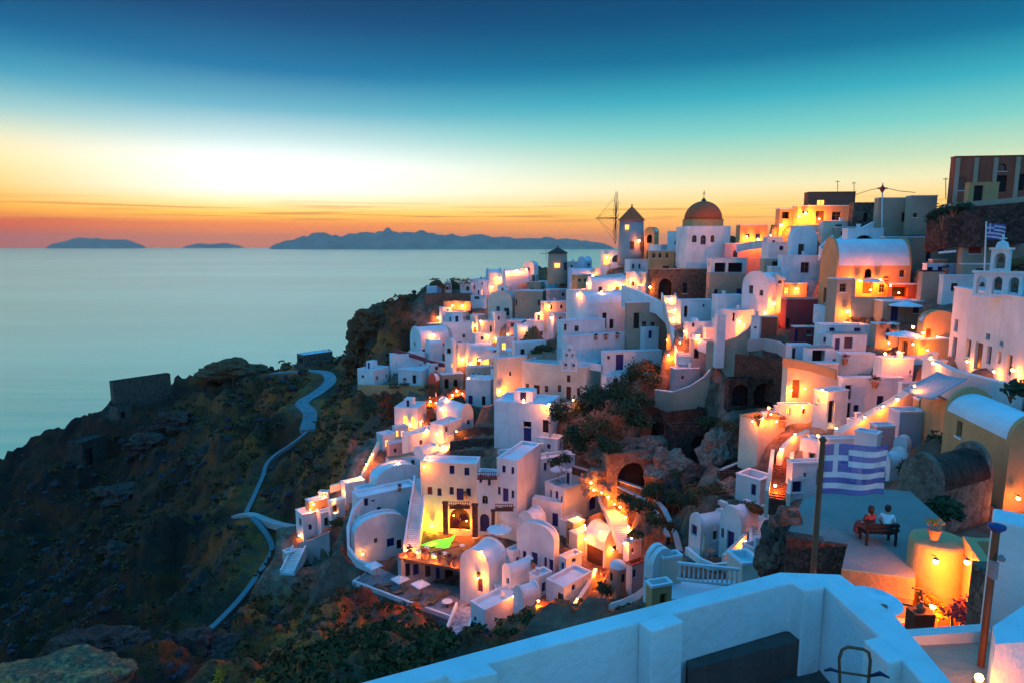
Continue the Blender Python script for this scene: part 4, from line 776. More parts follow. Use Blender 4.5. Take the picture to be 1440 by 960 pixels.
W('curved tan terrace wall before the orange restaurant', [(1197, 417, 83), (1225, 418, 82.5), (1256, 417, 82.5)], 2.6, 'T', .5)
H('tan column house right of the orange restaurant', 1288, 1294, 1324, 382, 424, 80, 62, 'T', ops=[], vm='dark')
H('plain grey-white wall house under the bell gable church', 1318, 1324, 1384, 388, 424, 76, 62, 'W2', ops=[])
H('mauve vault roof house beside the white church', 1288, 1297, 1342, 452, 480, 68, 58, 'O', 'R', ops=[('r', 1302, 462, 1310, 478)], rise=.25)
H('orange-red glowing wall house left of the white church', 1262, 1290, 1334, 478, 506, 66, 50, 'O', ops=[('r', 1268, 480, 1276, 500)])
H('tan step house with blue urns beside the parasol', 1222, 1230, 1262, 456, 486, 76, 64, 'T', ops=[('B', 1226, 462, 1229, 478)] if False else [('B', 1246, 462, 1251, 478)])
H('tan walled slope house behind the upper parasol', 1226, 1240, 1296, 424, 452, 80, 64, 'T', ops=[])
W('white parapet curving below the glowing terrace', [(1228, 500, 65), (1258, 502, 64), (1292, 500, 63), (1318, 494, 62)], 1.0, 'W', .4)
W('lower grey-white ledge wall before the white church', [(1304, 502, 51), (1345, 520, 46), (1400, 534, 42), (1445, 545, 40)], 2.2, 'W2', .6)
r_, gch = H('big white church wall with tall brown doors in a row', 1334, 1466, 1500, 427, 540, 40, 66, 'W', ops=[('r', 1339, 474, 1345, 505), ('r', 1358, 477, 1365, 502), ('r', 1370, 481, 1381, 521), ('r', 1387, 486, 1394, 512), ('r', 1403, 494, 1408, 511), ('r', 1415, 498, 1423, 528), ('w', 1342, 449, 1347, 466), ('w', 1386, 469, 1392, 478), ('w', 1406, 480, 1411, 486)], name='church', cat='church', d=7)
# bell gable with two tiers standing on the church
bell_gable('white arched bell gable of the big church', 1402, 418, 47, 2.6, 3, [(3, 2.9, 1.7), (1, 1.1, 1.5)], -50)
ct(1440, 540, 39)
H('ochre house with bright blue-white barrel vault, right edge', 1322, 1411, 1490, 620, 706, 27, 62, 'O', 'R', ops=[('w', 1345, 591, 1353, 614)], rise=.42)
H('weathered stone vault ruin with white-rimmed gable', 1259, 1318, 1392, 692, 742, 25, 30, 'SP', 'L', ops=[], rise=.62, vm='RD', name='ruin', cat='ruin')
H('red-brown mansion with pale pilasters on the top right skyline', 1331, 1337, 1460, 221, 288, 92, 64, 'M', ops=[('w', 1347, 249, 1358, 268), ('wa', 1401, 230, 1416, 241), ('k', 1400, 247, 1416, 270), ('k', 1430, 245, 1441, 268)], vm='M', name='mansion', cat='mansion')
for i, x in enumerate((1341, 1366.5, 1394, 1425)):
    a, b = P(x, 221, 78.4), P(x, 270, 78.4); yy = 78.6-[.0, 1.6, 3.1, 4.6][i]*.0
def pilasters():
    C = P(1337, 288, 92); th = math.atan((1337-720)/F)+R(64); ur = Vector((math.sin(th), math.cos(th), 0)); ul = Vector((-math.cos(th), math.sin(th), 0)); zt = P(1337, 222, 92).z; org = tuple(C)
    root = [o for o in bpy.data.objects if o.name.startswith('mansion')][0]
    for x in (1341, 1367, 1394, 1425):
        L = solve_len(C, ur, x); g = MB(); c = C+ur*L-ul*(-.0); c = c-(-ul)*-.08
        g.box(Vector((c.x, c.y, (zt+C.z)/2)), (.26, .1, (zt-C.z)/2-.05), ur, ul); g.build('pilaster', 'T', root, org)
pilasters()
H('ochre gatehouse with pediment in front of the mansion', 1354, 1360, 1402, 258, 292, 86, 64, 'O', ops=[('k', 1369, 261, 1382, 289), ('w', 1356, 270, 1358, 280)] if False else [('k', 1369, 261, 1382, 289)], vm='O')
W('pale balustrade wall before the mansion', [(1326, 288, 88), (1360, 284, 84), (1400, 281, 82), (1445, 276, 81)], 1.6, 'T', .5)
W('dark rubble bank below the mansion wall', [(1310, 300, 86), (1340, 292, 83.5), (1380, 290, 81.5), (1445, 284, 80.5)], 5, 'SD', 1.5)
H('tan skyline house with lit dark door', 1226, 1232, 1280, 279, 330, 98, 64, 'T', ops=[('k', 1268, 299, 1276, 312)])
H('tan tower house with round porthole and small gable', 1270, 1278, 1314, 276, 326, 95, 62, 'T', ops=[('w', 1284, 300, 1290, 306)])
H('brown stone step house left of the tan skyline house', 1192, 1198, 1232, 286, 322, 102, 64, 'S', ops=[('k', 1214, 300, 1220, 312)], vm='S')
H('tan lit house front below the skyline restaurant', 1150, 1156, 1200, 312, 338, 104, 66, 'C', ops=[('r', 1170, 300, 1183, 312)] if False else [('r', 1174, 316, 1184, 332)])
H('white arched buttress house with wide blind arch', 1182, 1190, 1240, 322, 360, 95, 64, 'W', ops=[('oa', 1201, 331, 1229, 350), ('k', 1231, 340, 1236, 352)])
W('white sloping stair wall sweeping up to the skyline', [(1168, 356, 97), (1185, 342, 98), (1205, 324, 99), (1228, 312, 99)], [2.5, 3, 4, 4], 'W', .7)
W('tan upper ramp wall with pale coping below the skyline', [(1150, 330, 106), (1178, 322, 105), (1200, 312, 104), (1226, 288, 103)], 1.4, 'T', .5, cap='W')
H('long tan wall house with two small doors under the rubble bank', 1234, 1240, 1354, 334, 378, 92, 63, 'T', ops=[('ka', 1319, 342, 1329, 355), ('b', 1302, 354, 1309, 368)])
H('tan low house with red doors right of the long tan wall', 1344, 1350, 1452, 344, 386, 82, 62, 'T', ops=[('k', 1366, 331, 1380, 345)] if False else [('R', 1362, 347, 1380, 357)])
H('tan arched-shoulder house with two dark windows, upper right edge', 1376, 1384, 1458, 306, 350, 87, 61, 'T', 'R', ops=[('w', 1404, 310, 1415, 322), ('k', 1419, 324, 1430, 344)], rise=.2)
H('dark recessed courtyard with blue doors below the long tan wall', 1296, 1302, 1348, 372, 392, 84, 62, 'BL', ops=[('B', 1318, 375, 1326, 390), ('k', 1304, 376, 1312, 390)])
H('tan wall with grey scalloped top right of courtyard', 1346, 1352, 1392, 372, 402, 78, 62, 'T', ops=[])
W('white horizontal ledge over the dark courtyard', [(1320, 354, 80), (1345, 352, 79)], .25, 'W', .8, ctl=False)
g = MB(); q = P(1241, 265, 97)
root = thing('pole', 'tall white roof pole with dark red cross-shaped lamp', 'pole', tuple(q)); g = MB(); g.tube([P(1240, 330, 97), q], .09); g.build('mast', 'W', root, tuple(q)); g = MB(); g.lathe(q-Vector((0, 0, .3)), [(.05, -.4), (.45, .2), (.1, .7), (.03, 1.1)], 6); g.box(q, (.7, .1, .1)); g.build('lamp_head', 'red_cloth', root, tuple(q))
g = MB(); g.tube([P(1203, 274, 112), P(1222, 268, 105), P(1239, 264, 97.2)], .05, 4); g.tube([P(1243, 264, 97), P(1265, 269, 96), P(1287, 271, 95)], .05, 4); single(g, 'cable', 'rust', 'thin cables strung from roof pole to tower house', 'cable', tuple(q))
for i, (x, y0, y1, Y) in enumerate(((1178, 254, 272, 117), (1201, 256, 280, 112), (1330, 250, 280, 92))):
    g = MB(); a, b = P(x, y1, Y), P(x, y0, Y); g.tube([a, b], .05, 4); g.box(b-Vector((0, 0, .2)), (.35, .04, .04)); single(g, 'antenna', 'metal', ['thin antenna over the skyline restaurant', 'bare mast right of the skyline restaurant', 'short antenna left of the red-brown mansion'][i], 'antenna', tuple(a))
# sail canopy
def sail(label, pts, m):
    Q = [P(*p) for p in pts]; g = MB(); N = 8; rg = []
    for i in range(N+1):
        a = Q[0].lerp(Q[1], i/N); b = Q[3].lerp(Q[2], i/N); rg.append([a.lerp(b, j/N)-Vector((0, 0, .45*math.sin(math.pi*i/N)*(.3+.7*math.sin(math.pi*j/N)))) for j in range(N+1)])
    g.rings(rg, cap=False, close=False)
    o = g.build('sail_canopy', m, None, tuple(Q[0]), True); sm = o.modifiers.new('thickness', 'SOLIDIFY'); sm.thickness = .03
    tag(o, label, 'canopy')
sail('sagging grey sail canopy stretched before the white church', [(1270, 548, 46), (1312, 561, 42), (1362, 532, 42), (1318, 522, 46)], 'sail')
W('ochre wall under the sail canopy and blue-white vault', [(1290, 556, 50), (1330, 562, 43), (1372, 566, 37)], [3, 4, 5], 'O', .5)
# ================================================================ smaller houses and walls between the larger ones
FILL = [
 ('low ochre terrace hut with dark awning above the tiny-windowed vault', 600, 604, 625, 456, 466, 184, 70, 'O', 'flat', [('o', 608, 458, 618, 464)]),
 ('low white roof block under the glowing ridge terrace', 618, 622, 650, 433, 446, 185, 72, 'W', 'flat', []),
 ('white wedge house with orange-lit side right of the cyan-white block', 661, 672, 684, 444, 468, 178, 45, 'C', 'flat', [('k', 676, 455, 679, 464)]),
 ('small pale barrel vault behind the bell-gable tower', 630, 636, 657, 503, 516, 163, 66, 'W', 'L', []),
 ('tiny white cube on the ridge left of the barred-window house', 700, 714, 722, 402, 414, 183, 30, 'W', 'flat', [('w', 705, 405, 708, 409)]),
 ('pinkish flat house wall right of the single-window tan house', 768, 773, 806, 408, 424, 160, 74, 'P', 'flat', [('w', 790, 412, 794, 417)]),
 ('low blue vault on the white slope under the windmill path', 798, 804, 848, 387, 398, 154, 70, 'BL', 'L', []),
 ('long blue-white vault lying across the white slope', 824, 832, 882, 402, 416, 135, 68, 'W', 'L', []),
 ('white bow-fronted hut with lit corner on the white slope', 796, 804, 832, 409, 426, 133, 62, 'W', 'flat', [('w', 806, 413, 810, 419)]),
 ('cream dining terrace wall glowing left of bow-fronted hut', 760, 765, 797, 425, 442, 150, 70, 'C', 'flat', []),
 ('white cube below the cream dining terrace', 772, 778, 800, 442, 462, 138, 66, 'W', 'flat', [('w', 786, 446, 790, 452)]),
 ('little white gabled hut over the lit path bend', 884, 896, 908, 392, 410, 133, 40, 'W', 'L', [('w', 888, 396, 892, 402)]),
 ('white stepped block under the orange balustraded house', 896, 902, 914, 404, 424, 126, 62, 'W', 'flat', []),
 ('flat tan shed behind the arched buttress house', 1170, 1176, 1202, 320, 346, 102, 66, 'T', 'flat', [('k', 1182, 326, 1188, 340)]),
 ('dark red awning block right of the orange restaurant', 1242, 1248, 1288, 400, 422, 86, 64, 'M', 'flat', [('o', 1254, 404, 1276, 418)]),
 ('blue stepped cube under the plain glowing wall', 1072, 1078, 1100, 334, 350, 112, 68, 'BL', 'flat', [('k', 1086, 338, 1090, 346)]),
 ('low white cube between burgundy house and blue doors', 1146, 1152, 1172, 470, 490, 79, 64, 'W', 'flat', [('w', 1158, 474, 1163, 481)]),
 ('small cream annex left of the barred-window white house', 1078, 1084, 1098, 376, 396, 101.5, 66, 'C', 'flat', []),
 ('white low terrace house below the round-cornered house', 1000, 1008, 1040, 450, 470, 99, 64, 'W', 'flat', [('w', 1022, 454, 1026, 460)]),
 ('blue-white cube under the arched gate house', 984, 990, 1008, 454, 474, 101, 64, 'W', 'flat', [('k', 994, 460, 998, 470)]),
 ('low white hut with blue vault under the glowing gable house', 706, 718, 752, 808, 828, 77, 52, 'W', 'L', [('b', 712, 812, 716, 820)]),
 ('white cube with purple shadowed door left of the lane arch', 744, 756, 776, 812, 836, 75, 48, 'W', 'flat', [('p', 762, 818, 768, 832)]),
 ('small white block between scooped vault house and lane', 786, 796, 818, 786, 806, 79, 46, 'W', 'flat', [('b', 789, 790, 793, 800)]),
 ('white roof box beside the store hut', 800, 812, 830, 752, 768, 82, 44, 'C', 'flat', []),
 ('pale white box with stairs right of the lattice front', 876, 884, 902, 764, 788, 74, 50, 'W', 'flat', [('w', 888, 770, 892, 777)]),
 ('white low house with two windows under the oval terrace', 540, 546, 592, 668, 682, 108, 68, 'W', 'flat', [('w', 556, 671, 560, 677), ('w', 574, 671, 578, 677)]),
 ('white cube on the lit lane below the two-arched house', 586, 600, 616, 606, 626, 121, 46, 'W', 'flat', [('w', 590, 611, 594, 618)]),
 ('peach cube glowing beside the lit lane steps', 622, 630, 646, 612, 634, 117, 60, 'C', 'flat', [('g', 632, 618, 637, 628)]),
 ('small white block at the head of the glowing path wall', 530, 538, 556, 612, 632, 124, 64, 'W', 'flat', [('g', 542, 618, 547, 628)]),
 ('low cyan roof block left of dotted wall house', 498, 506, 528, 690, 704, 103, 64, 'W', 'flat', []),
 ('white slab-roofed store under the little lit gable', 446, 452, 470, 722, 742, 105, 66, 'W2', 'flat', [('k', 456, 727, 462, 739)]),
 ('tiny lit landing box under the lowest cube house', 398, 404, 416, 778, 794, 100, 66, 'C', 'flat', []),
 ('tan terraced house block above the stone arch steps', 1052, 1058, 1074, 420, 444, 99, 66, 'T', 'flat', [('w', 1064, 426, 1068, 433)]),
 ('white stub wall house right of the domed chapel', 988, 992, 1006, 462, 482, 97.5, 64, 'W2', 'flat', []),
 ('white flat annex behind the peach chapel house', 846, 852, 884, 530, 546, 107.5, 64, 'W', 'flat', [('w', 864, 524, 868, 530)]),
 ('white niche house at the left of the waving flag pole', 1128, 1136, 1150, 626, 652, 49, 58, 'W', 'flat', [('o', 1139, 632, 1147, 646)]),
 ('blue-doored cube beside the small chapel', 1204, 1210, 1226, 660, 688, 43, 58, 'W', 'flat', [('B', 1214, 666, 1220, 684)]),
 ('tan parapet box below the glowing church-side terrace', 1232, 1240, 1266, 512, 530, 62.5, 60, 'W', 'flat', []),
 ('lit cream box on the church path', 1296, 1304, 1330, 508, 528, 52, 56, 'C', 'flat', []),
 ('orange cave shop front under the sail canopy', 1282, 1290, 1318, 562, 592, 48, 56, 'O', 'flat', [('oa', 1296, 568, 1310, 588)]),
 ('tiny white cube beside the ochre terrace hut on the cliff lane', 626, 630, 644, 458, 470, 180.5, 66, 'W', 'flat', []),
 ('small cyan vault left of the low lit white house', 598, 604, 622, 486, 498, 170, 64, 'W', 'L', []),
 ('low white box under the burgundy awning end', 600, 606, 628, 512, 524, 161.5, 66, 'W', 'flat', [('w', 612, 515, 616, 520)]),
 ('little white hut between columned front and plain block', 690, 694, 704, 520, 540, 145, 62, 'W', 'flat', []),
 ('small lavender cube above the white cubic house', 690, 696, 712, 440, 456, 167, 62, 'W', 'flat', [('w', 700, 445, 703, 450)]),
 ('small white cube right of the pink-white far house', 726, 732, 746, 468, 486, 149, 60, 'W', 'flat', [('w', 736, 472, 740, 478)]),
 ('low white parapet room on the long terrace house', 806, 812, 838, 464, 478, 119, 64, 'W', 'flat', [('w', 820, 467, 824, 473)]),
 ('small white hut with blue door on the long terrace', 900, 906, 926, 462, 478, 115.5, 64, 'W', 'flat', [('B', 912, 465, 917, 476)]),
 ('narrow white house front beside the blue-framed door', 884, 890, 912, 504, 526, 110, 62, 'W', 'flat', [('w', 896, 510, 900, 517)]),
 ('white cube above the smooth sweeping wall', 1120, 1126, 1146, 396, 418, 99.5, 62, 'W', 'flat', [('w', 1132, 402, 1137, 410)]),
 ('small white store under the barred-window white house', 1100, 1106, 1124, 384, 400, 100, 62, 'W', 'flat', []),
 ('tan stub house behind the tan column house', 1304, 1310, 1330, 366, 386, 86, 60, 'T', 'flat', [('k', 1316, 371, 1321, 383)]),
 ('white box terrace between cubic annex and ramp', 1262, 1268, 1296, 540, 556, 57, 56, 'W', 'flat', [('w', 1276, 544, 1281, 550)]),
 ('low white hut right of the black-door corner block', 1190, 1198, 1222, 592, 608, 55, 56, 'W', 'flat', [('k', 1206, 595, 1211, 606)]),
 ('small pale cube left of the stair house', 1106, 1112, 1130, 628, 646, 51, 56, 'C', 'flat', []),
 ('white cube above the pink small house', 1204, 1212, 1232, 592, 606, 52, 56, 'W', 'flat', []),
 ('small white cube left of the scooped vault house', 712, 722, 738, 776, 798, 82, 46, 'W', 'flat', [('b', 726, 782, 730, 790)]),
 ('low white store at the foot of hotel tower', 728, 738, 758, 756, 772, 86.5, 44, 'W', 'flat', [('k', 742, 760, 746, 770)]),
 ('white step block between roof terrace and store hut', 786, 796, 818, 734, 752, 87, 44, 'W', 'flat', [('b', 800, 738, 804, 746)]),
]
for lab, xl, xc, xr, yt, yb, Y, phi, m, rf, ops in FILL: H(lab, xl, xc, xr, yt, yb, Y, phi, m, rf, ops=ops, rise=.5, d=4.0, found=4.0)
W('smooth white wall sweeping down from the burgundy house', [(1150, 428, 91), (1168, 438, 88), (1192, 452, 84), (1216, 468, 80)], [2.5, 3, 3, 2.5], 'W', 1.2)
W('white stepped parapet between pink house and orange wall', [(1036, 344, 120), (1056, 340, 120), (1076, 338, 119)], 1.4, 'W', .5)
W('short cream parapet before the skyline restaurant', [(1112, 318, 108), (1150, 316, 107), (1198, 314, 106)], 1.2, 'C', .4)
W('pale winding lane wall below the round apse', [(908, 822, 60), (892, 834, 61), (876, 842, 62), (858, 848, 63)], 1.0, 'W2', .5)
W('white rim wall of the roof terrace behind hotel', [(700, 632, 99), (740, 628, 100), (764, 622, 101)], .9, 'W', .4)
W('thin white wall along the far lane above peach house', [(676, 500, 150), (700, 494, 148), (724, 490, 146)], 1.2, 'W', .5)
W('low white garden wall below the white wing', [(786, 506, 113), (820, 508, 112), (846, 512, 110)], 1.2, 'W', .5)
W('white boundary wall left of the curved tan wall', [(976, 470, 99), (984, 478, 97), (996, 482, 96)], 1.6, 'W', .5)
STAIR('curved dark-edged steps right of the glowing gable house', (712, 850, 77), (692, 784, 85), 1.3, 22, 'W2', 'W')
STAIR('broad glowing lane stairs climbing past the purple door', (884, 764, 76), (852, 692, 90), 2.2, 28, 'W2', None)
STAIR('pale cobbled stairs at the foot of the sun terrace', (630, 925, 66), (656, 852, 78), 2.2, 26, 'CB', 'W')
STAIR('lit lane steps between the vaulted house and stone banks', (612, 650, 108), (640, 608, 121), 1.6, 22, 'C', None)
STAIR('white roof steps left of the arched buttress house', (1160, 352, 98), (1178, 336, 101), 1.2, 10, 'W2', 'W')
# ================================================================ near centre: railing house and blue-door houses
H('white house with pale blue vault left of the white balustrade', 904, 916, 948, 800, 852, 33, 55, 'W', 'R', ops=[('k', 914, 815, 917, 828) if False else ('w', 907, 812, 911, 822)], rise=.5)
H('peach-sided chimney block with pale blue top at the balustrade end', 924, 932, 957, 786, 832, 33, 58, 'C', ops=[], d=1.5, found=3)
H('orange-lit niche block below the chimney block', 908, 916, 944, 826, 856, 30, 60, 'O', ops=[('o', 928, 834, 938, 850)], found=3)
H('low peach wall block right of the white balustrade', 1037, 1042, 1070, 794, 830, 33, 58, 'C', ops=[], d=1.5)
slab('white terrace floor behind the balustrade', [(932, 842, zlev(932, 842, P(960, 824, 33).z)), (1100, 838, zlev(1100, 838, P(960, 824, 33).z)), (1080, 814, zlev(1080, 814, P(960, 824, 33).z)), (950, 814, zlev(950, 814, P(960, 824, 33).z))], 'V', th=.4)
def balustrade(label, a, b, n, h, m='W'):
    A, B = P(*a), P(*b); org = tuple(A); root = thing('balustrade', label, 'balustrade', org); g = MB(); up = Vector((0, 0, 1))
    d = (B-A); s = Vector((-d.y, d.x, 0)).normalized()
    def beam(z, w, t, nm):
        g = MB(); o = s*w; g.rings([[q+up*(z-t)-o, q+up*(z-t)+o, q+up*(z+t)+o, q+up*(z+t)-o] for q in (A, B)]); g.build(nm, m, root, org)
    beam(0, .09, .07, 'top_rail'); beam(-h+.1, .09, .06, 'bottom_rail')
    for i in range(n):
        q = A+d*((i+.5)/n); g = MB(); g.lathe(q-up*(h-.16), [(.045, 0), (.065, (h-.2)*.3), (.035, (h-.2)*.75), (.05, h-.24)], 8); g.build('baluster', m, root, org)
balustrade('white balustrade with slim balusters on the near terrace', (953, 791, 32.5), (1040, 800, 32), 13, 1.0)
balustrade('short pale balustrade right of the low peach block', (1066, 802, 33), (1104, 806, 32), 6, .8)
H('white blue-door house with round-topped gable and three openings', 1010, 1040, 1064, 742, 790, 55, 34, 'W', 'L', ops=[('b', 1014, 742, 1018, 756), ('B', 1022, 746, 1032, 779), ('b', 1034, 757, 1038, 772)], rise=.62)
H('white vaulted wing with purple window left of the blue-door house', 968, 984, 1022, 742, 778, 57, 52, 'W', 'L', ops=[('P', 972, 737, 980, 752)], rise=.5)
H('low white wing with triangular brown window below curved stairs', 1042, 1062, 1084, 774, 806, 50, 40, 'W', ops=[('r', 1065, 772, 1075, 784) if False else ('r', 1066, 778, 1075, 786)])
STAIR('pale curved stairs behind the blue-door house', (1074, 778, 52.5), (1072, 722, 59), 1.8, 16, 'W2', 'W')
STAIR('orange-lit steps descending before the blue-door house', (1028, 792, 50), (1058, 762, 53), 1.0, 10, 'W2', 'C')
W('white terrace parapet with closed parasol below blue-door house', [(966, 768, 54), (985, 784, 51), (1004, 792, 50), (1024, 790, 50)], .9, 'W', .3)
W('pale winding wall with rubble, upper right of the purple-window wing', [(1012, 702, 62), (1040, 714, 60), (1064, 712, 60), (1080, 708, 60)], 1.0, 'W2', .5)
UMB('closed cream parasol on the blue-door house terrace', 991, 752, 52, m='canvas2', closed=True, group='closed parasols')
TABLE('small dark table beside the closed cream parasol', 998, 785, 51.5)
# ================================================================ terrace with the couple, right foreground
TZ = -9.0
def lev(px, py, z): return P(px, py, zlev(px, py, z))
def plan_slab(name, pts, z, th, m, label=None, cat=None, kind=None):
    Q = [lev(x, y, z) for x, y in pts]; g = MB(); g.rings([[(q.x, q.y, z-th) for q in Q], [(q.x, q.y, z) for q in Q]]); org = (Q[0].x, Q[0].y, z)
    o = g.build(name, m, None, org)
    if kind: o['kind'] = kind
    else: tag(o, label, cat)
    return o
plan_slab('terrace', [(1106, 752), (1192, 764), (1190, 772), (1184, 798), (1286, 812), (1300, 760), (1330, 735), (1280, 690), (1200, 684), (1130, 700)], TZ, 1.2, 'GT', 'grey paved terrace with bench below the big flag', 'terrace')
W('rough red-brown stone wall under the paved terrace edge', [(1106, 750, zlev(1106, 751, TZ)), (1150, 757, zlev(1150, 757, TZ)), (1194, 763, zlev(1194, 763, TZ))], 4.0, 'SR', .5, ctl=False)
ROCK('ochre rubble corner at the left end of the paved terrace', 1098, 780, 20.5, (.7, .7, 1.4), 'S', 5, amp=.5)
ROCK('rough dark rubble heap on the paved terrace edge', 1122, 742, 21, (.8, .6, .35), 'SD', 6, amp=.6)
fz = TZ-.02
g = MB(); Q = [lev(1183, 799, TZ), lev(1286, 813, TZ)]
d_ = (Q[1]-Q[0]).normalized(); s_ = Vector((d_.y, -d_.x, 0)); up = Vector((0, 0, 1))
g.rings([[q+s_*.02-up*.55, q+s_*.12-up*.55, q+s_*.12+up*.03, q+s_*.02+up*.03] for q in Q]); single(g, 'terrace_fascia', 'O', 'orange-lit concrete edge of the paved terrace', 'ledge', tuple(Q[0]))
CZ = -11.0
plan_slab('courtyard_floor', [(1170, 905), (1410, 905), (1400, 830), (1190, 822)], CZ, .5, 'K', 'yellow-glowing sunken courtyard floor with plants', 'floor')
def wallbox(label, name, cat, a, b, z0, z1, t, m):
    g = MB(); d = (b-a); d.z = 0; d.normalize(); s = Vector((-d.y, d.x, 0))*t/2
    g.rings([[Vector((q.x, q.y, z0))-s, Vector((q.x, q.y, z0))+s, Vector((q.x, q.y, z1))+s, Vector((q.x, q.y, z1))-s] for q in (a, b)]); return single(g, name, m, label, cat, tuple(a))
wallbox('orange back wall of the sunken courtyard', 'courtyard_wall', 'wall', lev(1190, 836, CZ), lev(1400, 840, CZ), CZ-.3, TZ-.06, .25, 'O')
wallbox('bright orange wall right of the round tower in the courtyard', 'courtyard_wall', 'wall', P(1352, 845, 17.0), P(1380, 850, 15.5), CZ, -7.9, .25, 'O')
wallbox('grey column wall at the right of the courtyard', 'courtyard_wall', 'wall', P(1374, 850, 14.2), P(1402, 850, 13.4), CZ-1, -7.2, .4, 'S')
for i, x in enumerate((1218, 1255)):
    g = MB(); p = lev(x, 850, CZ); p = Vector((p.x, p.y-.9, CZ)); g.lathe(p, [(.09, 0), (.07, 1.3), (.1, 1.45)], 10); single(g, 'post', 'blue', ['left blue post under the terrace edge', 'right blue post under the terrace edge'][i], 'post', tuple(p))
# round tower with lit lamp
q = P(1317, 790, 17.4); r0 = 38*17.4/F; zt = P(1317, 757, 17.4).z; root = thing('round_tower', 'round plastered chimney tower with plant on top, lit orange', 'tower', (q.x, q.y, CZ)); g = MB()
g.lathe((q.x, q.y, 0), [(r0*1.12, CZ), (r0*1.05, (CZ+zt)/2), (r0*1.0, zt-.1), (r0*.96, zt), (r0*.8, zt+.02)], 28); g.build('wall', 'O', root, (q.x, q.y, CZ), True)
BUSH('warm lit flower bushes in the sunken courtyard', 1342, 882, 15.6, .8, .9, 'flower', 520, size=.07)
BUSH('second lit leafy bush beside the courtyard flowers', 1316, 872, 16.4, .5, .6, 'leafgold', 260, size=.06)
BUSH('dark leafy plant on the courtyard left', 1292, 860, 17.0, .25, .8, 'leaf', 160, size=.06)
g = MB(); p = P(1262, 872, 16.8); g.box(p, (.42, .3, .02)); single(g, 'floor_mat', 'red_cloth', 'red patterned mat on the courtyard floor', 'mat', tuple(p))
g = MB(); p = P(1262, 872, 16.8)+Vector((0, 0, .03)); g.box(p, (.26, .17, .004)); single(g, 'mat_panel', 'C', 'cream centre panel of the red mat', 'mat', tuple(p))
root = thing('cabinet', 'dark wooden cabinet with jars in the courtyard', 'cabinet', tuple(P(1292, 890, 15.8))); p = P(1292, 888, 15.8); g = MB(); g.box(p+up*.3, (.26, .2, .3)); g.build('body', 'brown', root, tuple(P(1292, 890, 15.8))); g = MB(); g.lathe(p+up*.6, [(.09, 0), (.11, .12), (.05, .2), (.05, .26)], 10); g.build('jar', 'wood', root, tuple(P(1292, 890, 15.8)))
g = MB(); a, b = P(1257, 846, 16.6), P(1300, 855, 16.2); g.tube([a, b], .03, 6); g.tube([P(1296, 828, 16.3), P(1298, 870, 16.0)], .035, 6); g.tube([P(1283, 826, 16.3), P(1297, 828, 16.3)], .03, 6); single(g, 'rail', 'brown', 'dark rail post in the glowing courtyard', 'railing', tuple(a))
# ---- the couple on the bench, seen from behind
def skin_mesh(name, verts, edges, radii, mat, parent, org, sub=2):
    m = bpy.data.meshes.new(name); m.from_pydata([tuple(Vector(v)) for v in verts], edges, []); o = link(bpy.data.objects.new(name, m)); o.parent = parent
    sk = o.modifiers.new('skin', 'SKIN'); sv = m.skin_vertices[0].data if m.skin_vertices else None
    if sv is None:
        bm = bmesh.new(); bm.from_mesh(m); bm.verts.layers.skin.verify(); bm.to_mesh(m); bm.free(); sv = m.skin_vertices[0].data
    for i, r in enumerate(radii): sv[i].radius = (r, r) if not isinstance(r, tuple) else r; sv[i].use_root = (i == 0)
    ss = o.modifiers.new('sub', 'SUBSURF'); ss.levels = sub; ss.render_levels = sub
    m.materials.append(MATS[mat]); return o
def person(label, px, py, Y, yaw, top, bottom, lean, skirt, hairlen):
    base = P(px, py, Y); base.z = TZ; org = tuple(base); root = thing('person', label, 'person', org); root.rotation_euler = (0, 0, R(yaw)); root.scale = (.84,)*3
    z = .46; l = lean   # local: faces +Y, seat at z
    V = [(0, 0, z+.10), (0, .05*l, z+.30), (0, .14*l, z+.50), (0, .18*l, z+.60), (0, .22*l, z+.74),            # pelvis, waist, chest, neck, head
         (-.17, .14*l, z+.52), (-.24, .10*l+.08, z+.28), (-.16, .30, z+.16), (.17, .14*l, z+.52), (.24, .10*l+.08, z+.28), (.16, .30, z+.16),
         (-.10, .02, z+.08), (-.12, .44, z+.10), (-.12, .46, z-.34), (-.12, .58, z-.40), (.10, .02, z+.08), (.12, .44, z+.10), (.12, .46, z-.34), (.12, .58, z-.40)]
    E = [(0, 1), (1, 2), (2, 3), (3, 4), (2, 5), (5, 6), (6, 7), (2, 8), (8, 9), (9, 10), (0, 11), (11, 12), (12, 13), (13, 14), (0, 15), (15, 16), (16, 17), (17, 18)]
    rd = [.13, .11, (.14, .10), .055, (.085, .10), .065, .045, .03, .065, .045, .03, .10, .07, .045, .035, .10, .07, .045, .035]
    skin_mesh('body', V, E, rd, 'skin', root, org)
    k = 1.16; T = [0, 1, 2, 5, 6, 8, 9]; mp = {j: i for i, j in enumerate(T)}
    skin_mesh('shirt', [V[j] for j in T], [(mp[a], mp[b]) for a, b in E if a in mp and b in mp], [(rd[j] if not isinstance(rd[j], tuple) else rd[j][0])*k+.012 for j in T], top, root, org)
    T = [0, 11, 12, 15, 16] + ([] if not skirt else [13, 17]); mp = {j: i for i, j in enumerate(T)}
    skin_mesh('skirt' if skirt else 'trousers', [V[j] for j in T], [(mp[a], mp[b]) for a, b in E if a in mp and b in mp], [(.16 if skirt else rd[j]*k+.012) for j in T], bottom, root, org)
    g = MB(); h = Vector(V[4])+Vector((0, -.03, .03)); g.lathe(h, [(.06, -.14-hairlen), (.105, -.06), (.112, .03), (.09, .10), (.02, .135)], 12); g.build('hair', 'hair', root, (0, 0, 0), True)
    return root
person('woman in red dress seated on the terrace bench, seen from behind', 1221, 780, 19.05, 18, 'red_cloth', 'red_cloth', .3, True, .12)
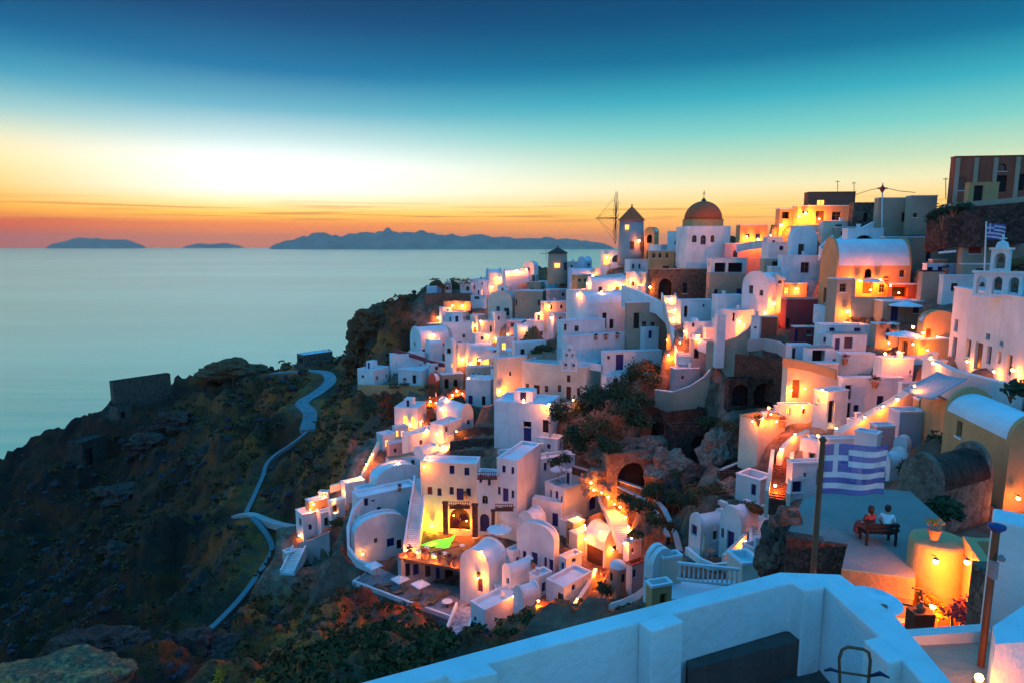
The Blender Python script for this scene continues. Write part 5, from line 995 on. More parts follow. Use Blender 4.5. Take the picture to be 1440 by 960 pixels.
person('person in white shirt leaning forward on the terrace bench', 1243, 783, 18.95, -30, 'white_cloth', 'dark', 1.3, False, .0)
p = P(1231, 781, 19.0); p.z = TZ; root = thing('bench', 'dark slatted bench with seated couple on paved terrace', 'bench', tuple(p)); u = rot((1, 0, 0), R(-4)); v = rot((0, 1, 0), R(-4))
for i in range(3): g = MB(); g.box(p+up*.36+v*(-.14+.16*i), (.48, .07, .02), u, v); g.build('seat_slat', 'dark', root, tuple(p))
for i in range(2): g = MB(); g.box(p+up*(.52+.14*i)-v*.3, (.48, .02, .05), u, v); g.build('back_slat', 'dark', root, tuple(p))
for a, b in ((-.42, -.26), (.42, -.26), (-.42, .16), (.42, .16)): g = MB(); g.box(p+u*a+v*b+up*(.36 if b < 0 else .17), (.03, .03, .36 if b < 0 else .17), u, v); g.build('leg', 'dark', root, tuple(p))
# ================================================================ foreground parapet
WZ = -4.5
outer = [(440, 976), (780, 885), (1096, 803), (1182, 806), (1257, 861), (1362, 985)]
inner = [(530, 976), (780, 905), (1108, 819), (1160, 823), (1242, 898), (1322, 985)]
O_ = [lev(x, y, WZ) for x, y in outer]; I_ = [lev(x, y, WZ) for x, y in inner]; org = tuple(O_[2]); root = thing('parapet_wall', 'thick white parapet wall with cool blue top across the foreground', 'wall', org)
g = MB(); g.rings([[Vector((o.x, o.y, WZ-3.2)), Vector((i.x, i.y, WZ-3.2)), i, o] for o, i in zip(O_, I_)]); w_ = g.build('wall', 'W', root, org); bv = w_.modifiers.new('bevel', 'BEVEL'); bv.width = .03; bv.segments = 3
for pts in ([(898, 873), (917, 887), (962, 872), (942, 860)], [(624, 945), (639, 958), (701, 944), (680, 928)], [(1108, 814), (1131, 830), (1160, 824), (1140, 808)], [(1238, 892), (1214, 899), (1249, 931), (1272, 925)]):
    Q = [lev(x, y, WZ+.012) for x, y in pts]; g = MB(); g.rings([[(q.x, q.y, WZ-3.2) for q in reversed(Q)], [(q.x, q.y, WZ+.012) for q in reversed(Q)]]); b_ = g.build('pier', 'W', root, org); bv = b_.modifiers.new('bevel', 'BEVEL'); bv.width = .025; bv.segments = 3
plan_slab('roof_floor', [(300, 1300), (560, 1000), (1108, 870), (1245, 930), (1500, 1300)], -5.72, .3, 'DK', 'dark red floor inside the foreground parapet', 'floor')
Q = [lev(962, 912, -5.2), lev(1112, 876, -5.2), lev(1148, 892, -5.2), lev(968, 942, -5.2)]; g = MB(); g.rings([[(q.x, q.y, -5.71) for q in reversed(Q)], [(q.x, q.y, -5.2) for q in reversed(Q)]]); single(g, 'ledge', 'DK', 'dark built-in ledge along the foreground parapet', 'ledge', tuple(Q[0]))
Q = [lev(1160, 880, -5.25), lev(1232, 930, -5.25), lev(1215, 960, -5.25), lev(1120, 915, -5.25)]
# blue-white table with two candles beside the parapet
p = lev(1226, 842, -4.75); root = thing('garden_table', 'round pale blue table with two small candles by the parapet', 'table', (p.x, p.y, -5.5)); g = MB(); g.lathe((p.x, p.y, -4.79), [(.36, 0), (.38, .02), (.36, .04)], 28); g.build('table_top', 'canvas', root, (p.x, p.y, -5.5)); g = MB(); g.lathe((p.x, p.y, -6.2), [(.2, 0), (.04, .1), (.04, 1.4)], 10); g.build('pedestal', 'metal', root, (p.x, p.y, -5.5))
for x, lab in ((1230, 'left small candle cup on the pale blue table'), (1243, 'right small candle cup on the pale blue table')):
    q = lev(x, 854, -4.75); g = MB(); g.lathe((q.x, q.y, -4.748), [(.035, 0), (.045, .03), (.03, .03)], 12); r_ = single(g, 'candle_cup', 'wood', lab, 'candle', (q.x, q.y, -4.748))
# right pillar, side parapet, brown floor
a = P(1399, 745, 9.2); g = MB(); g.box((a.x+.78, 9.55, a.z-1.5), (.45, .3, 1.5), rot((1, 0, 0), R(-37)), rot((0, 1, 0), R(-37))); o = single(g, 'pillar', 'W', 'white square pillar at the right edge', 'pillar', tuple(a)); bv = o.modifiers.new('bevel', 'BEVEL'); bv.width = .04; bv.segments = 3
Q = [lev(1396, 880, -5.0), lev(1470, 830, -5.0), lev(1470, 900, -5.0), lev(1400, 905, -5.0)]; g = MB(); g.rings([[(q.x, q.y, -7) for q in reversed(Q)], [(q.x, q.y, -5.0) for q in reversed(Q)]]); single(g, 'parapet_wall', 'W', 'short blue-topped parapet below the right pillar', 'wall', tuple(Q[0]))
plan_slab('terrace', [(1268, 893), (1386, 883), (1520, 880), (1560, 1100), (1360, 1000)], -5.75, .4, 'T', 'brown lower terrace floor under the lamp post', 'terrace')
W('pale kerb along the brown lower terrace', [(1268, 890, 8.85), (1388, 881, 8.95)], .3, 'W2', .18, ctl=False)
p = P(1402, 738, 8.3); b = P(1376, 946, 8.3); root = thing('lamp_post', 'rusty lamp post with blue disc head at right', 'lamp post', tuple(b)); g = MB(); g.tube([(p.x, p.y, p.z), (b.x+.02, b.y, b.z-.1)], .045, 10); g.build('post', 'rust', root, tuple(b)); g = MB(); g.lathe(p, [(.04, -.1), (.11, -.03), (.11, 0), (.03, .02)], 14); g.build('lamp_head', 'blue', root, tuple(b)); g = MB(); q = P(1397, 800, 8.25); g.box(q, (.03, .05, .12)); g.lathe(q+Vector((.05, -.05, .15)), [(.04, 0), (.05, .04), (.02, .08)], 8); g.build('switch_box', 'grey', root, tuple(b))
pts = [P(1182, 985, 6.3), P(1180, 925, 6.3), P(1184, 913, 6.3), P(1192, 909, 6.3), P(1214, 912, 6.3), P(1222, 917, 6.3), P(1224, 928, 6.3), P(1219, 985, 6.3)]
root = thing('chair', 'rusty tubular metal chair back behind the parapet', 'chair', tuple(pts[0])); g = MB(); g.tube(pts, .016, 8); g.build('back_frame', 'rust', root, tuple(pts[0])); g = MB(); g.tube([P(1181, 944, 6.3), P(1221, 950, 6.3)], .013, 6); g.build('cross_bar', 'rust', root, tuple(pts[0])); g = MB(); g.tube([P(1222, 950, 6.3), P(1238, 946, 6.2), P(1250, 952, 6.1)], [.012, .025, .012], 6); g.build('arm_strap', 'navy', root, tuple(pts[0])); g = MB(); g.tube([P(1180, 944, 6.3), P(1168, 940, 6.3), P(1160, 942, 6.4)], [.012, .02, .012], 6); g.build('arm_strap', 'navy', root, tuple(pts[0]))
# ---- flags
def flag(label, base, top, fly, drop, wave, polem, poler, gap=0.0):
    A, B = P(*base), P(*top); org = tuple(A); root = thing('flag', label, 'flag', org); g = MB(); g.tube([A, B], [poler*1.15, poler], 10); g.lathe(B, [(poler*.8, 0), (poler*1.6, poler*1.2), (poler*.6, poler*2.6)], 8); g.build('flagpole', polem, root, org)
    up_ = (B-A).normalized(); hh = (B-A).length*fly[1]; L = fly[0]; T0 = B-up_*.02; NX = 27; NZ = 9*2
    m = bpy.data.meshes.new('cloth'); vs_, fs, mi = [], [], []
    for i in range(NX+1):
        t = i/NX
        for j in range(NZ+1):
            s = j/NZ; x = L*t*(.95); z = -hh*s-drop*t*t*(.6+.5*s); y = wave*t*math.sin(t*7+s*1.5)
            vs_.append(tuple(T0+Vector((x+poler, y, z))-A))
    for i in range(NX):
        for j in range(NZ):
            a = i*(NZ+1)+j; fs.append((a, a+1, a+NZ+2, a+NZ+1)); st_ = j//2; inc = i < NX*.37 and st_ < 5
            if inc: w = (st_ == 2) or (4 <= i <= 5)
            else: w = st_ % 2 == 1
            mi.append(1 if w else 0)
    m.from_pydata(vs_, [], fs); m.materials.append(MATS['flagblue']); m.materials.append(MATS['flagwhite']); m.polygons.foreach_set('material_index', mi); m.shade_smooth()
    o = link(bpy.data.objects.new('cloth', m)); o.parent = root; sm = o.modifiers.new('thickness', 'SOLIDIFY'); sm.thickness = .004
flag('large blue and white striped flag with cross on rusty pole', (1143, 812, 8.86), (1157, 622, 8.86), (.98, .36), .04, .1, 'rust', .035)
flag('small blue and white striped flag above the white church', (1384, 392, 52), (1387, 314, 52), (1.7, .28), .25, .15, 'W', .05)
# ================================================================ shrubs
for i, (x, y, Y, rx, rz, m) in enumerate(((800, 600, 96, 3.2, 4.0, 'leaf'), (835, 585, 97, 3.6, 4.2, 'leaf'), (870, 570, 98, 3.6, 4.2, 'leaf'), (905, 548, 100, 3.6, 4.4, 'leaf'), (815, 640, 88, 3.0, 3.6, 'leaf'), (845, 625, 88, 3.2, 3.8, 'leafdry'), (880, 605, 89, 3.4, 4.0, 'leaf'), (860, 645, 82, 2.6, 2.6, 'leaf'), (915, 530, 104, 2.4, 2.8, 'leafdry'), (765, 500, 116, 2.4, 1.8, 'leaf'), (890, 585, 93, 3.0, 4.0, 'leaf'))):
    BUSH(['dark bushy shrub left end of the gully thicket', 'dark shrub second from the left in the gully thicket', 'dense dark shrub in the middle of the gully thicket', 'tall dark shrub below the white terrace house', 'low dark shrub beside the white openings house', 'rusty olive shrub glowing in the gully thicket', 'dark shrub beside the stone ruin', 'low dark shrub above the zigzag wall', 'dry shrub under the white terrace end', 'dark shrub on the tan curved wall', 'dark shrub filling the gully thicket behind the rusty one'][i], x, y, Y, rx, rz, m, 1500, size=.22)
for i, (x, y, Y, rx, rz, m) in enumerate(((905, 735, 68, 2.0, 2.4, 'leaf'), (930, 752, 62, 1.6, 1.8, 'leafdry'), (985, 705, 60, 2.2, 2.0, 'leafdry'), (960, 722, 62, 1.8, 2.0, 'leaf'), (845, 838, 66, 1.2, 2.0, 'leaf'), (828, 870, 58, 1.6, 1.2, 'leaf'), (790, 888, 54, 2.0, 1.6, 'leafdry'), (740, 900, 52, 1.6, 1.6, 'leaf'), (1300, 650, 40, 1.6, 2.2, 'leaf'), (1290, 690, 30, .9, 1.4, 'leaf'), (1422, 556, 36, 1.6, 1.0, 'leaf'), (1325, 318, 74, 1.6, 2.4, 'leaf'), (1340, 300, 72, 2.0, 1.2, 'leaf'), (560, 548, 158, 3.0, 1.8, 'leaf'), (600, 552, 150, 2.2, 2.0, 'leaf'), (520, 580, 150, 4.0, 3.0, 'leaf'), (560, 575, 144, 3.0, 3.0, 'leaf'), (1078, 800, 42, 1.0, 1.2, 'leafdry'), (1330, 730, 23, .8, 1.0, 'leaf'), (1430, 385, 50, 1.2, 1.4, 'leafdry'), (627, 411, 189, 2.6, 2.6, 'leafdry'), (651, 402, 189, 2.6, 2.0, 'leafdry'))):
    BUSH(['green shrub on the bank right of the glowing lane', 'dry shrub inside the zigzag wall bend', 'dry shrub above the purple-window wing', 'dark shrub between ruin and purple-window wing', 'dark shrub before the round apse', 'dark hedge shrub behind the foreground parapet', 'rusty mound shrub behind the foreground parapet', 'grey-green shrub at the foot of pale blue rounded house', 'dark creeper under the sail canopy', 'dark creeper beside the stone vault ruin', 'dark shrub above the blue-white barrel vault', 'dark creeper on the mansion rubble bank', 'low plants before the mansion wall', 'dark shrub under the orange retaining wall', 'dark shrub left of the oven hut', 'big dark bush left of the lit cube house', 'dark bush behind the lit cube house', 'dry shrub at the paved terrace wall foot', 'dark weeds beside the stone vault', 'reddish shrub at the church bell gable', 'brown rounded bush on the cliff top, left one', 'brown rounded bush on the cliff top, right one'][i], x, y, Y, rx, rz, m, 600, size=.17)
for i, (x, y, Y, rx, rz, m) in enumerate(((1000, 604, 88, 2.6, 2.2, 'leaf'), (1036, 612, 78, 2.4, 1.8, 'leaf'), (965, 682, 78, 2.4, 1.8, 'leaf'), (1010, 694, 66, 2.2, 1.6, 'leaf'), (880, 712, 74, 1.8, 1.6, 'leaf'), (925, 700, 74, 2.0, 1.6, 'leaf'), (1050, 640, 70, 1.8, 1.4, 'leafdry'), (1060, 720, 57, 1.4, 1.2, 'leafdry'), (895, 760, 69, 1.2, 1.2, 'leaf'), (790, 660, 90, 2.0, 2.0, 'leaf'), (480, 780, 98, 2.4, 1.6, 'leaf'), (470, 740, 102, 2.2, 1.6, 'leafdry'), (490, 820, 90, 2.6, 1.6, 'leaf'), (540, 868, 80, 2.4, 1.4, 'leaf'), (590, 890, 72, 2.2, 1.4, 'leafdry'), (450, 830, 94, 2.6, 1.6, 'leafdry'), (690, 912, 60, 1.8, 1.2, 'leaf'))):
    BUSH(['dark gully shrub above the blackened cave mouth', 'dark gully shrub left of the orange patio', 'dark shrub on the dusky rock bank', 'dark shrub at the pale wall below the diagonal walls', 'dark shrub under the zigzag wall', 'dark shrub between the zigzag wall and rocks', 'dry shrub inside the diagonal walls', 'dry shrub behind the curved stairs', 'dark shrub at the lane stair foot', 'dark shrub behind the roof terrace parasol', 'dark shrub left of the curved path wall', 'dry shrub under the slope lamps', 'dark shrub under the sun terrace corner', 'dark shrub below the sun terrace', 'dry shrub right below the sun terrace', 'dry shrub on the slope left of the sun terrace', 'dark shrub by the cobbled stairs foot'][i], x, y, Y, rx, rz, m, 700, size=.16)
BUSH('left clump of golden flowers at the bottom edge', 302, 968, 14, .28, .36, 'leafgold', 260, size=.035, name='flower_clump', cat='flowers'); BUSH('right clump of golden flowers at the bottom edge', 366, 966, 14, .2, .26, 'leafgold', 160, size=.035, name='flower_clump', cat='flowers')
ROCK('weathered multi-coloured boulder at the bottom left corner', 70, 972, 24, (3.0, 2.0, 1.25), 'RC', 11, amp=.3, sub=5)
ROCK('mauve craggy rock at the lower end of the footpath', 270, 925, 72, (5.0, 3.5, 2.6), 'RD', 12, amp=.6, sub=5)
ROCK('small craggy ledge rock below the boulder slope', 150, 905, 85, (6, 3, 1.6), 'RD', 13, amp=.6)
# cliff and headland rocks
for i, (x, y, Y, s, m) in enumerate(((545, 455, 205, (9, 8, 6), 'RK'), (520, 480, 212, (7, 8, 9), 'RK'), (575, 440, 204, (9, 6, 5), 'RK'), (555, 485, 200, (9, 7, 6), 'RD'), (510, 505, 214, (6, 8, 5), 'RK'))):
    ROCK(['tan cliff rock face at village tip, middle', 'tan cliff rock face at village tip, seaward nose', 'tan cliff crest under the ridge huts', 'dark overhang in the cliff face', 'low tan cliff foot by the coastal road'][i], x, y, Y, s, m, 20+i, name='cliff_rock', amp=.45, sub=5)
ROCK('long humped rock on the headland skyline', 325, 522, 300, (15, 9, 6), 'RK', 31, amp=.4)
for i, (x, y, Y, s, sd) in enumerate(((250, 590, 272, (9, 6, 4), 61), (205, 620, 262, (8, 6, 3.5), 62), (300, 640, 236, (7, 5, 3), 63), (170, 690, 240, (9, 6, 3), 64), (390, 560, 262, (6, 5, 2.5), 65), (350, 600, 238, (6, 5, 2.6), 66), (250, 735, 182, (7, 4.5, 2.4), 67), (165, 770, 192, (6, 4, 2.2), 68), (290, 790, 142, (4.5, 3.5, 1.8), 69), (395, 690, 158, (4, 3, 2.0), 70), (455, 640, 150, (4, 3, 2.2), 71), (480, 612, 160, (4, 3, 2.4), 72), (430, 790, 104, (2.6, 2, 1.4), 73), (400, 860, 92, (2.4, 2, 1.2), 74), (345, 870, 98, (2.6, 2, 1.4), 75), (500, 590, 166, (4.5, 3, 2.4), 76), (60, 640, 296, (10, 6, 4), 77), (545, 560, 168, (5, 3, 2), 78))):
    ROCK('%s on the dark slope, %s' % (['long mauve outcrop', 'broad dark outcrop', 'low crag', 'wide dark crag', 'small tan crag', 'rounded crag', 'sharp dark ledge', 'low dark ledge', 'rusty ledge', 'small mauve boulder', 'tan boulder', 'split boulder', 'small dark boulder', 'little rusty boulder', 'flat mauve boulder', 'pale crag', 'far skyline crag', 'tan rock shelf'][i], ['right below the fortress wall', 'below the ruin buttress', 'in the middle of the headland', 'left of the headland middle', 'beside the coastal road', 'under the coastal road', 'above the white stepped path', 'in the western shade', 'left of the long footpath', 'above the stepped path end', 'left of the glowing path wall', 'below the road end', 'under the lowest steps', 'right of the long footpath', 'at the footpath bottom', 'near the cliff foot', 'at the western edge', 'under the orange retaining wall'][i]), x, y+4, Y, s, 'RD', sd, name='rock_outcrop', amp=.7, sub=4)
H('low tan stone building on the headland beside the road', 418, 428, 468, 499, 514, 285, 60, 'S', ops=[('k', 420, 503, 426, 510), ('w', 440, 503, 443, 507), ('w', 456, 502, 459, 506)], found=3)
H('square tan ruined fortress wall on the headland', 157, 162, 242, 537, 574, 292, 70, 'S', ops=[], vm='SD', name='ruin', cat='ruin', found=6)
H('small tan ruin buttress below the fortress wall', 156, 166, 186, 572, 590, 284, 60, 'S', ops=[('o', 170, 578, 176, 590)], vm='SD', name='ruin', cat='ruin', found=8)
H('dark roofless ruin on the lower headland slope', 98, 118, 152, 622, 660, 262, 50, 'SD', ops=[('o', 120, 630, 130, 655)], vm='SD', name='ruin', cat='ruin', found=8)
# ---- paths on the seaward slope
PATH = []
def path(label, pts, w, m='PV', name='path'):
    Q = [P(*p) for p in pts]; n = len(Q); D = []
    for i in range(n-1):
        for k in range(6):
            t = k/6; p0, p1, p2, p3 = Q[max(i-1, 0)], Q[i], Q[i+1], Q[min(i+2, n-1)]
            D.append(.5*((2*p1)+(p2-p0)*t+(2*p0-5*p1+4*p2-p3)*t*t+(3*p1-p0-3*p2+p3)*t**3))
    D.append(Q[-1]); g = MB(); rg = []; n = len(D)
    for i in range(n):
        d = D[min(i+1, n-1)]-D[max(i-1, 0)]; d.z = 0; d.normalize(); s = Vector((-d.y, d.x, 0))*w/2
        rg.append([D[i]-s-up*1.2, D[i]+s-up*1.2, D[i]+s+up*.12, D[i]-s+up*.12]); CT.append((D[i].x, D[i].y, D[i].z-.35, 0)); PATH.append((D[i].x, D[i].y, D[i].z, w))
        if i: capline(D[i-1]-s, D[i]-s); capline(D[i-1]+s, D[i]+s)
        if i % 3 == 0:
            for e in (-1, 1): q = D[i]+s*e*2.2; CT.append((q.x, q.y, q.z-.5, 0))
    g.rings(rg); o = g.build(name, m, None, tuple(Q[0])); o['kind'] = 'structure'; o['label'] = label; return o
path('pale blue coastal road curving round the headland', [(385, 524, 290), (430, 521, 280), (458, 524, 268), (464, 536, 250), (446, 552, 236), (425, 566, 224), (436, 580, 212), (432, 604, 196)], 4.6, 'PV', 'road')
path('narrow footpath crossing the upper slope', [(432, 606, 195), (412, 622, 191), (388, 638, 188), (375, 652, 184), (370, 668, 176), (362, 686, 168), (354, 704, 159), (346, 720, 150)], 1.1, 'PA')
path('white stepped path zigzagging below the lowest houses', [(330, 724, 150), (352, 722, 146), (380, 732, 140), (404, 738, 128), (420, 738, 116)], 1.8, 'K', 'stepped_path')
path('long pale footpath descending the dark slope', [(355, 726, 143), (376, 752, 136), (382, 775, 130), (362, 808, 122), (340, 838, 115), (312, 868, 107), (284, 893, 100), (262, 905, 94)], 1.1, 'PA')
# ---- terrain controls for the open land
for a in ((0, 648, 300), (30, 630, 300), (70, 608, 300), (110, 592, 298), (150, 578, 296), (160, 566, 298), (245, 560, 285), (200, 536, 308), (250, 530, 305), (300, 527, 305), (380, 524, 305), (410, 517, 300), (480, 506, 275), (500, 512, 245),
          (500, 530, 215), (60, 660, 280), (120, 690, 255), (200, 640, 270), (260, 600, 272), (330, 570, 270), (390, 545, 272), (300, 640, 235), (220, 720, 220), (380, 600, 225), (340, 620, 228), (60, 760, 230), (0, 720, 260), (0, 860, 190), (100, 840, 180), (150, 790, 190), (200, 800, 165), (260, 760, 172), (300, 730, 165), (320, 700, 178),
          (120, 930, 120), (0, 940, 130), (200, 880, 125), (240, 850, 130), (280, 820, 132), (420, 690, 150), (400, 640, 178), (450, 650, 148), (480, 600, 165), (500, 560, 175), (470, 560, 195), (520, 620, 140), (540, 600, 142), (440, 800, 100), (420, 850, 92), (460, 820, 96), (480, 790, 97), (380, 880, 88), (340, 910, 84), (480, 880, 76), (440, 930, 62), (400, 960, 52), (560, 880, 74), (600, 900, 66), (540, 940, 52), (620, 940, 50), (320, 960, 62), (250, 975, 60), (160, 975, 62), (60, 985, 60), (470, 850, 86), (300, 960, 40), (480, 975, 30)):
    ct(*a)
for x, y, z in ((0, -8, -9), (0, 2, -9), (-6, 6, -14), (6, 4, -8), (14, 6, -7), (-12, 12, -22), (-4, 14, -15), (3, 14, -12), (0, 22, -20), (-8, 26, -27), (8, 22, -17), (12, 20, -13), (14, 28, -19), (18, 14, -12), (20, 20, -12), (24, 8, -7), (30, 26, -12), (-20, 4, -26), (-30, 20, -36), (-40, 0, -45), (-60, 30, -60), (-90, 60, -85), (-140, 60, -120), (-90, 0, -100), (-170, 130, -125), (-260, 240, -138), (-260, 330, -140), (-320, 300, -145),
                (-200, 370, -140), (-120, 380, -138), (-40, 330, -110), (10, 300, -80), (60, 300, -60), (120, 260, -40), (-60, 260, -90), (-20, 240, -60), (20, 220, -35), (60, 200, -15), (100, 180, -8), (-150, 420, -150), (0, 420, -140), (150, 420, -100), (60, 130, -2), (80, 120, 2), (100, 110, 6), (90, 90, 8), (70, 100, 3), (110, 70, 8), (130, 40, 4), (90, 30, -4), (60, 20, -5), (50, 150, -4), (30, 170, -8), (80, 160, -4), (130, 140, 0), (170, 100, 0), (40, 60, -12), (-300, 120, -145), (-380, 200, -150), (-420, 420, -150), (-90, 330, -75), (-120, 345, -100)):
    CT.append((x, y, z, 0))
for x, y, Y in ((640, 945, 22), (700, 940, 30), (760, 925, 30), (820, 905, 30), (860, 890, 28), (640, 925, 38), (700, 920, 42), (760, 910, 44), (820, 895, 44), (870, 880, 40), (700, 912, 52), (760, 905, 56), (820, 885, 54), (870, 868, 50), (890, 862, 36), (620, 935, 30), (880, 866, 58), (640, 918, 58)): ct(x, y, Y)
# ---- terrain
rockmat('RM', [(.03, .025, .03), (.09, .07, .085), (.06, .042, .045), (.15, .12, .14)], .4, .1)
def terrain():
    pts = np.array(CT); nA, nR = 460, 470
    th = np.linspace(R(-64), R(64), nA); rr = 5.0*(480/5.0)**np.linspace(0, 1, nR)
    T, Rr = np.meshgrid(th, rr); X = (Rr*np.sin(T)).ravel(); Yv = (Rr*np.cos(T)).ravel(); Z = np.zeros_like(X); den = np.zeros_like(X)
    for s in range(0, len(X), 6000):
        x = X[s:s+6000, None]; y = Yv[s:s+6000, None]; d2 = (x-pts[None, :, 0])**2+(y-pts[None, :, 1])**2
        k = 14; idx = np.argpartition(d2, k, axis=1)[:, :k]; dd = np.take_along_axis(d2, idx, 1); q = pts[idx]
        h2 = np.sort(dd, axis=1)[:, 5][:, None]+.5
        w = np.exp(-dd/(h2*.9))/(dd+.35); dx = q[:, :, 0]-x; dy = q[:, :, 1]-y; z = q[:, :, 2]; lam = .6*w.sum(1)*h2[:, 0]*.35
        M = np.zeros((len(x), 3, 3)); v = np.zeros((len(x), 3))
        for a, A in enumerate((np.ones_like(dx), dx, dy)):
            v[:, a] = (w*A*z).sum(1)
            for b, B in enumerate((np.ones_like(dx), dx, dy)): M[:, a, b] = (w*A*B).sum(1)
        M[:, 1, 1] += lam; M[:, 2, 2] += lam
        sol = np.linalg.solve(M, v[..., None])[:, 0, 0]; Z[s:s+6000] = np.clip(sol, z.min(1)-1.0, z.max(1)+1.0)
        den[s:s+6000] = ((d2 < 49)*pts[None, :, 3]).sum(1)
    Dp = Yv*math.cos(PITCH)-Z*math.sin(PITCH); PX = 720+F*X/Dp
    for x0, y0, a0, x1, y1, a1 in CAPS:
        t = (PX-x0)/max(1e-3, x1-x0); yy = a0+(a1-a0)*np.clip(t, 0, 1); s = (t >= 0) & (t <= 1) & (Yv < yy-.15) & (Yv > 9)
        if not s.any(): continue
        py = y0+(y1-y0)*t[s]; dz = (480-py)/F; zc = Yv[s]*(-math.sin(PITCH)+dz*math.cos(PITCH))/(math.cos(PITCH)+dz*math.sin(PITCH)); Z[s] = np.minimum(Z[s], zc-.12)
    for cx, cy, lx, ly, rx_, ry_, La, Lb, zc in FOOT:
        p_ = (X-cx)*lx+(Yv-cy)*ly; q_ = (X-cx)*rx_+(Yv-cy)*ry_; s = (p_ > -.3) & (p_ < La+.3) & (q_ > -.3) & (q_ < Lb+.3); Z[s] = np.minimum(Z[s], zc)
    vil = np.clip((den-4)/6, 0, 1); seaw = (X < -.28*Yv-2) | ((X < -.12*Yv) & (Z < -47)); 
    nz = np.empty(len(X)); n2 = np.empty(len(X))
    for i in range(len(X)):
        p = Vector((X[i]*.06, Yv[i]*.06, Z[i]*.03)); nz[i] = noise.fractal(p, .9, 2.1, 7); n2[i] = noise.ridged_multi_fractal(p*1.7, .9, 2.1, 4, 1.0, 2.0)
    op = 1-vil; pm = np.zeros_like(X); pz = np.full(len(X), 1e9)
    for x, y, z, w in PATH:
        d = np.hypot(X-x, Yv-y); pm = np.maximum(pm, np.clip((w+5-d)/5, 0, 1)); s = d < w*.5+1.2; pz[s] = np.minimum(pz[s], z-.25)
    op = op*(1-pm); n3_ = np.array([noise.fractal(Vector((X[i]*.33, Yv[i]*.33, Z[i]*.2)), .8, 2.2, 4) for i in range(len(X))]); amp = np.clip(Rr.ravel()/70, .15, 1.6)
    Z += op*amp*(nz*2.3+(n2-1.2)*2.6+n3_*.9)+vil*nz*.15; Z = np.minimum(Z, pz)
    for cx, cy, lx, ly, rx_, ry_, La, Lb, zc in FOOT:
        p_ = (X-cx)*lx+(Yv-cy)*ly; q_ = (X-cx)*rx_+(Yv-cy)*ry_; s = (p_ > -.3) & (p_ < La+.3) & (q_ > -.3) & (q_ < Lb+.3); Z[s] = np.minimum(Z[s], zc)
    vs_ = np.stack([X, Yv, Z], 1); i, j = np.meshgrid(np.arange(nR-1), np.arange(nA-1), indexing='ij'); a = (i*nA+j).ravel(); fs = np.stack([a, a+1, a+nA+1, a+nA], 1)
    me = bpy.data.meshes.new('hillside'); me.vertices.add(len(vs_)); me.vertices.foreach_set('co', vs_.ravel()); me.loops.add(fs.size); me.loops.foreach_set('vertex_index', fs.ravel()); me.polygons.add(len(fs)); me.polygons.foreach_set('loop_start', np.arange(0, fs.size, 4)); me.polygons.foreach_set('loop_total', np.full(len(fs), 4)); me.update(); me.validate()
    at = me.attributes.new('village', 'FLOAT', 'POINT'); at.data.foreach_set('value', vil.astype(np.float32)); me.shade_smooth()
    rd = np.clip((PX-170)/240, 0, 1)*np.clip((nz+.75)*.9, 0, 1); ar = me.attributes.new('rusty', 'FLOAT', 'POINT'); ar.data.foreach_set('value', rd.astype(np.float32))  # rust mask; its fade to the left puts valley shade into the soil colour
    o = link(bpy.data.objects.new('hillside', me)); o['kind'] = 'structure'; o['label'] = 'dark volcanic hillside falling to the sea'
    m, t, b = newmat('ground'); b.inputs['Roughness'].default_value = .95; b.inputs['Specular IOR Level'].default_value = .1
    n1 = noisenode(t, .05, 8, .65); n2_ = noisenode(t, .5, 8, .7); n3 = noisenode(t, 3., 6, .7)
    c = ramp(t, n1.outputs['Fac'], [(.3, (.03, .014, .010)), (.45, (.17, .055, .022)), (.55, (.6, .12, .022)), (.66, (.14, .07, .05))])
    c = mixc(t, ramp(t, n2_.outputs['Fac'], [(.45, (0, 0, 0)), (.7, (1, 1, 1))]), c, (.13, .07, .055)); c = mixc(t, .7, c, ramp(t, n3.outputs['Fac'], [(.3, (.35, .35, .35)), (.65, (2.0, 1.9, 2.0))]), 'MULTIPLY')
    ra = nd(t, 'ShaderNodeAttribute', attribute_name='rusty'); c = mixc(t, ra.outputs['Fac'], mixc(t, .82, c, (.014, .009, .010)), c)  # near-black mix where the mask is low: painted shade of the western slope
    at_ = nd(t, 'ShaderNodeAttribute', attribute_name='village'); v = mixc(t, ramp(t, n2_.outputs['Fac'], [(.4, (0, 0, 0)), (.6, (1, 1, 1))]), (.27, .20, .15), (.12, .07, .045))
    f = nd(t, 'ShaderNodeMath', operation='MULTIPLY'); t.links.new(at_.outputs['Fac'], f.inputs[0]); t.links.new(ramp(t, n1.outputs['Fac'], [(.3, (.3, .3, .3)), (.6, (1, 1, 1))]), f.inputs[1])
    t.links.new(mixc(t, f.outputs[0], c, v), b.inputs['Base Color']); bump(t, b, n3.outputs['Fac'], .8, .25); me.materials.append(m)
    # scrub scattered on the open slope, one mass of uncountable clumps
    g = MB(); w = op*((X < -.05*Yv+3) | (den < 1))*(Rr.ravel() > 24)*(Rr.ravel() < 330)*(Z > -125)*(.25+np.clip(nz+.3, 0, 1)); w *= 1+2.5*((PX > 330) & (PX < 640)); w *= (pm < .3); w *= np.clip(Rr.ravel()/100, .2, 3); pr = w/w.sum()
    for i in np.random.choice(len(X), 9000, p=pr, replace=False):
        r = random.uniform(.35, 1.1)*max(.7, min(2.2, Rr.ravel()[i]/110)); g.leaves((X[i], Yv[i], Z[i]+r*.15), (r, r, r*.6), 26, r*.28, shell=.6)
    s = g.build('scrub', 'scrub', None, (0, 0, 0), kind='stuff'); s['label'] = 'low dark scrub covering the volcanic slope'; s['category'] = 'scrub'
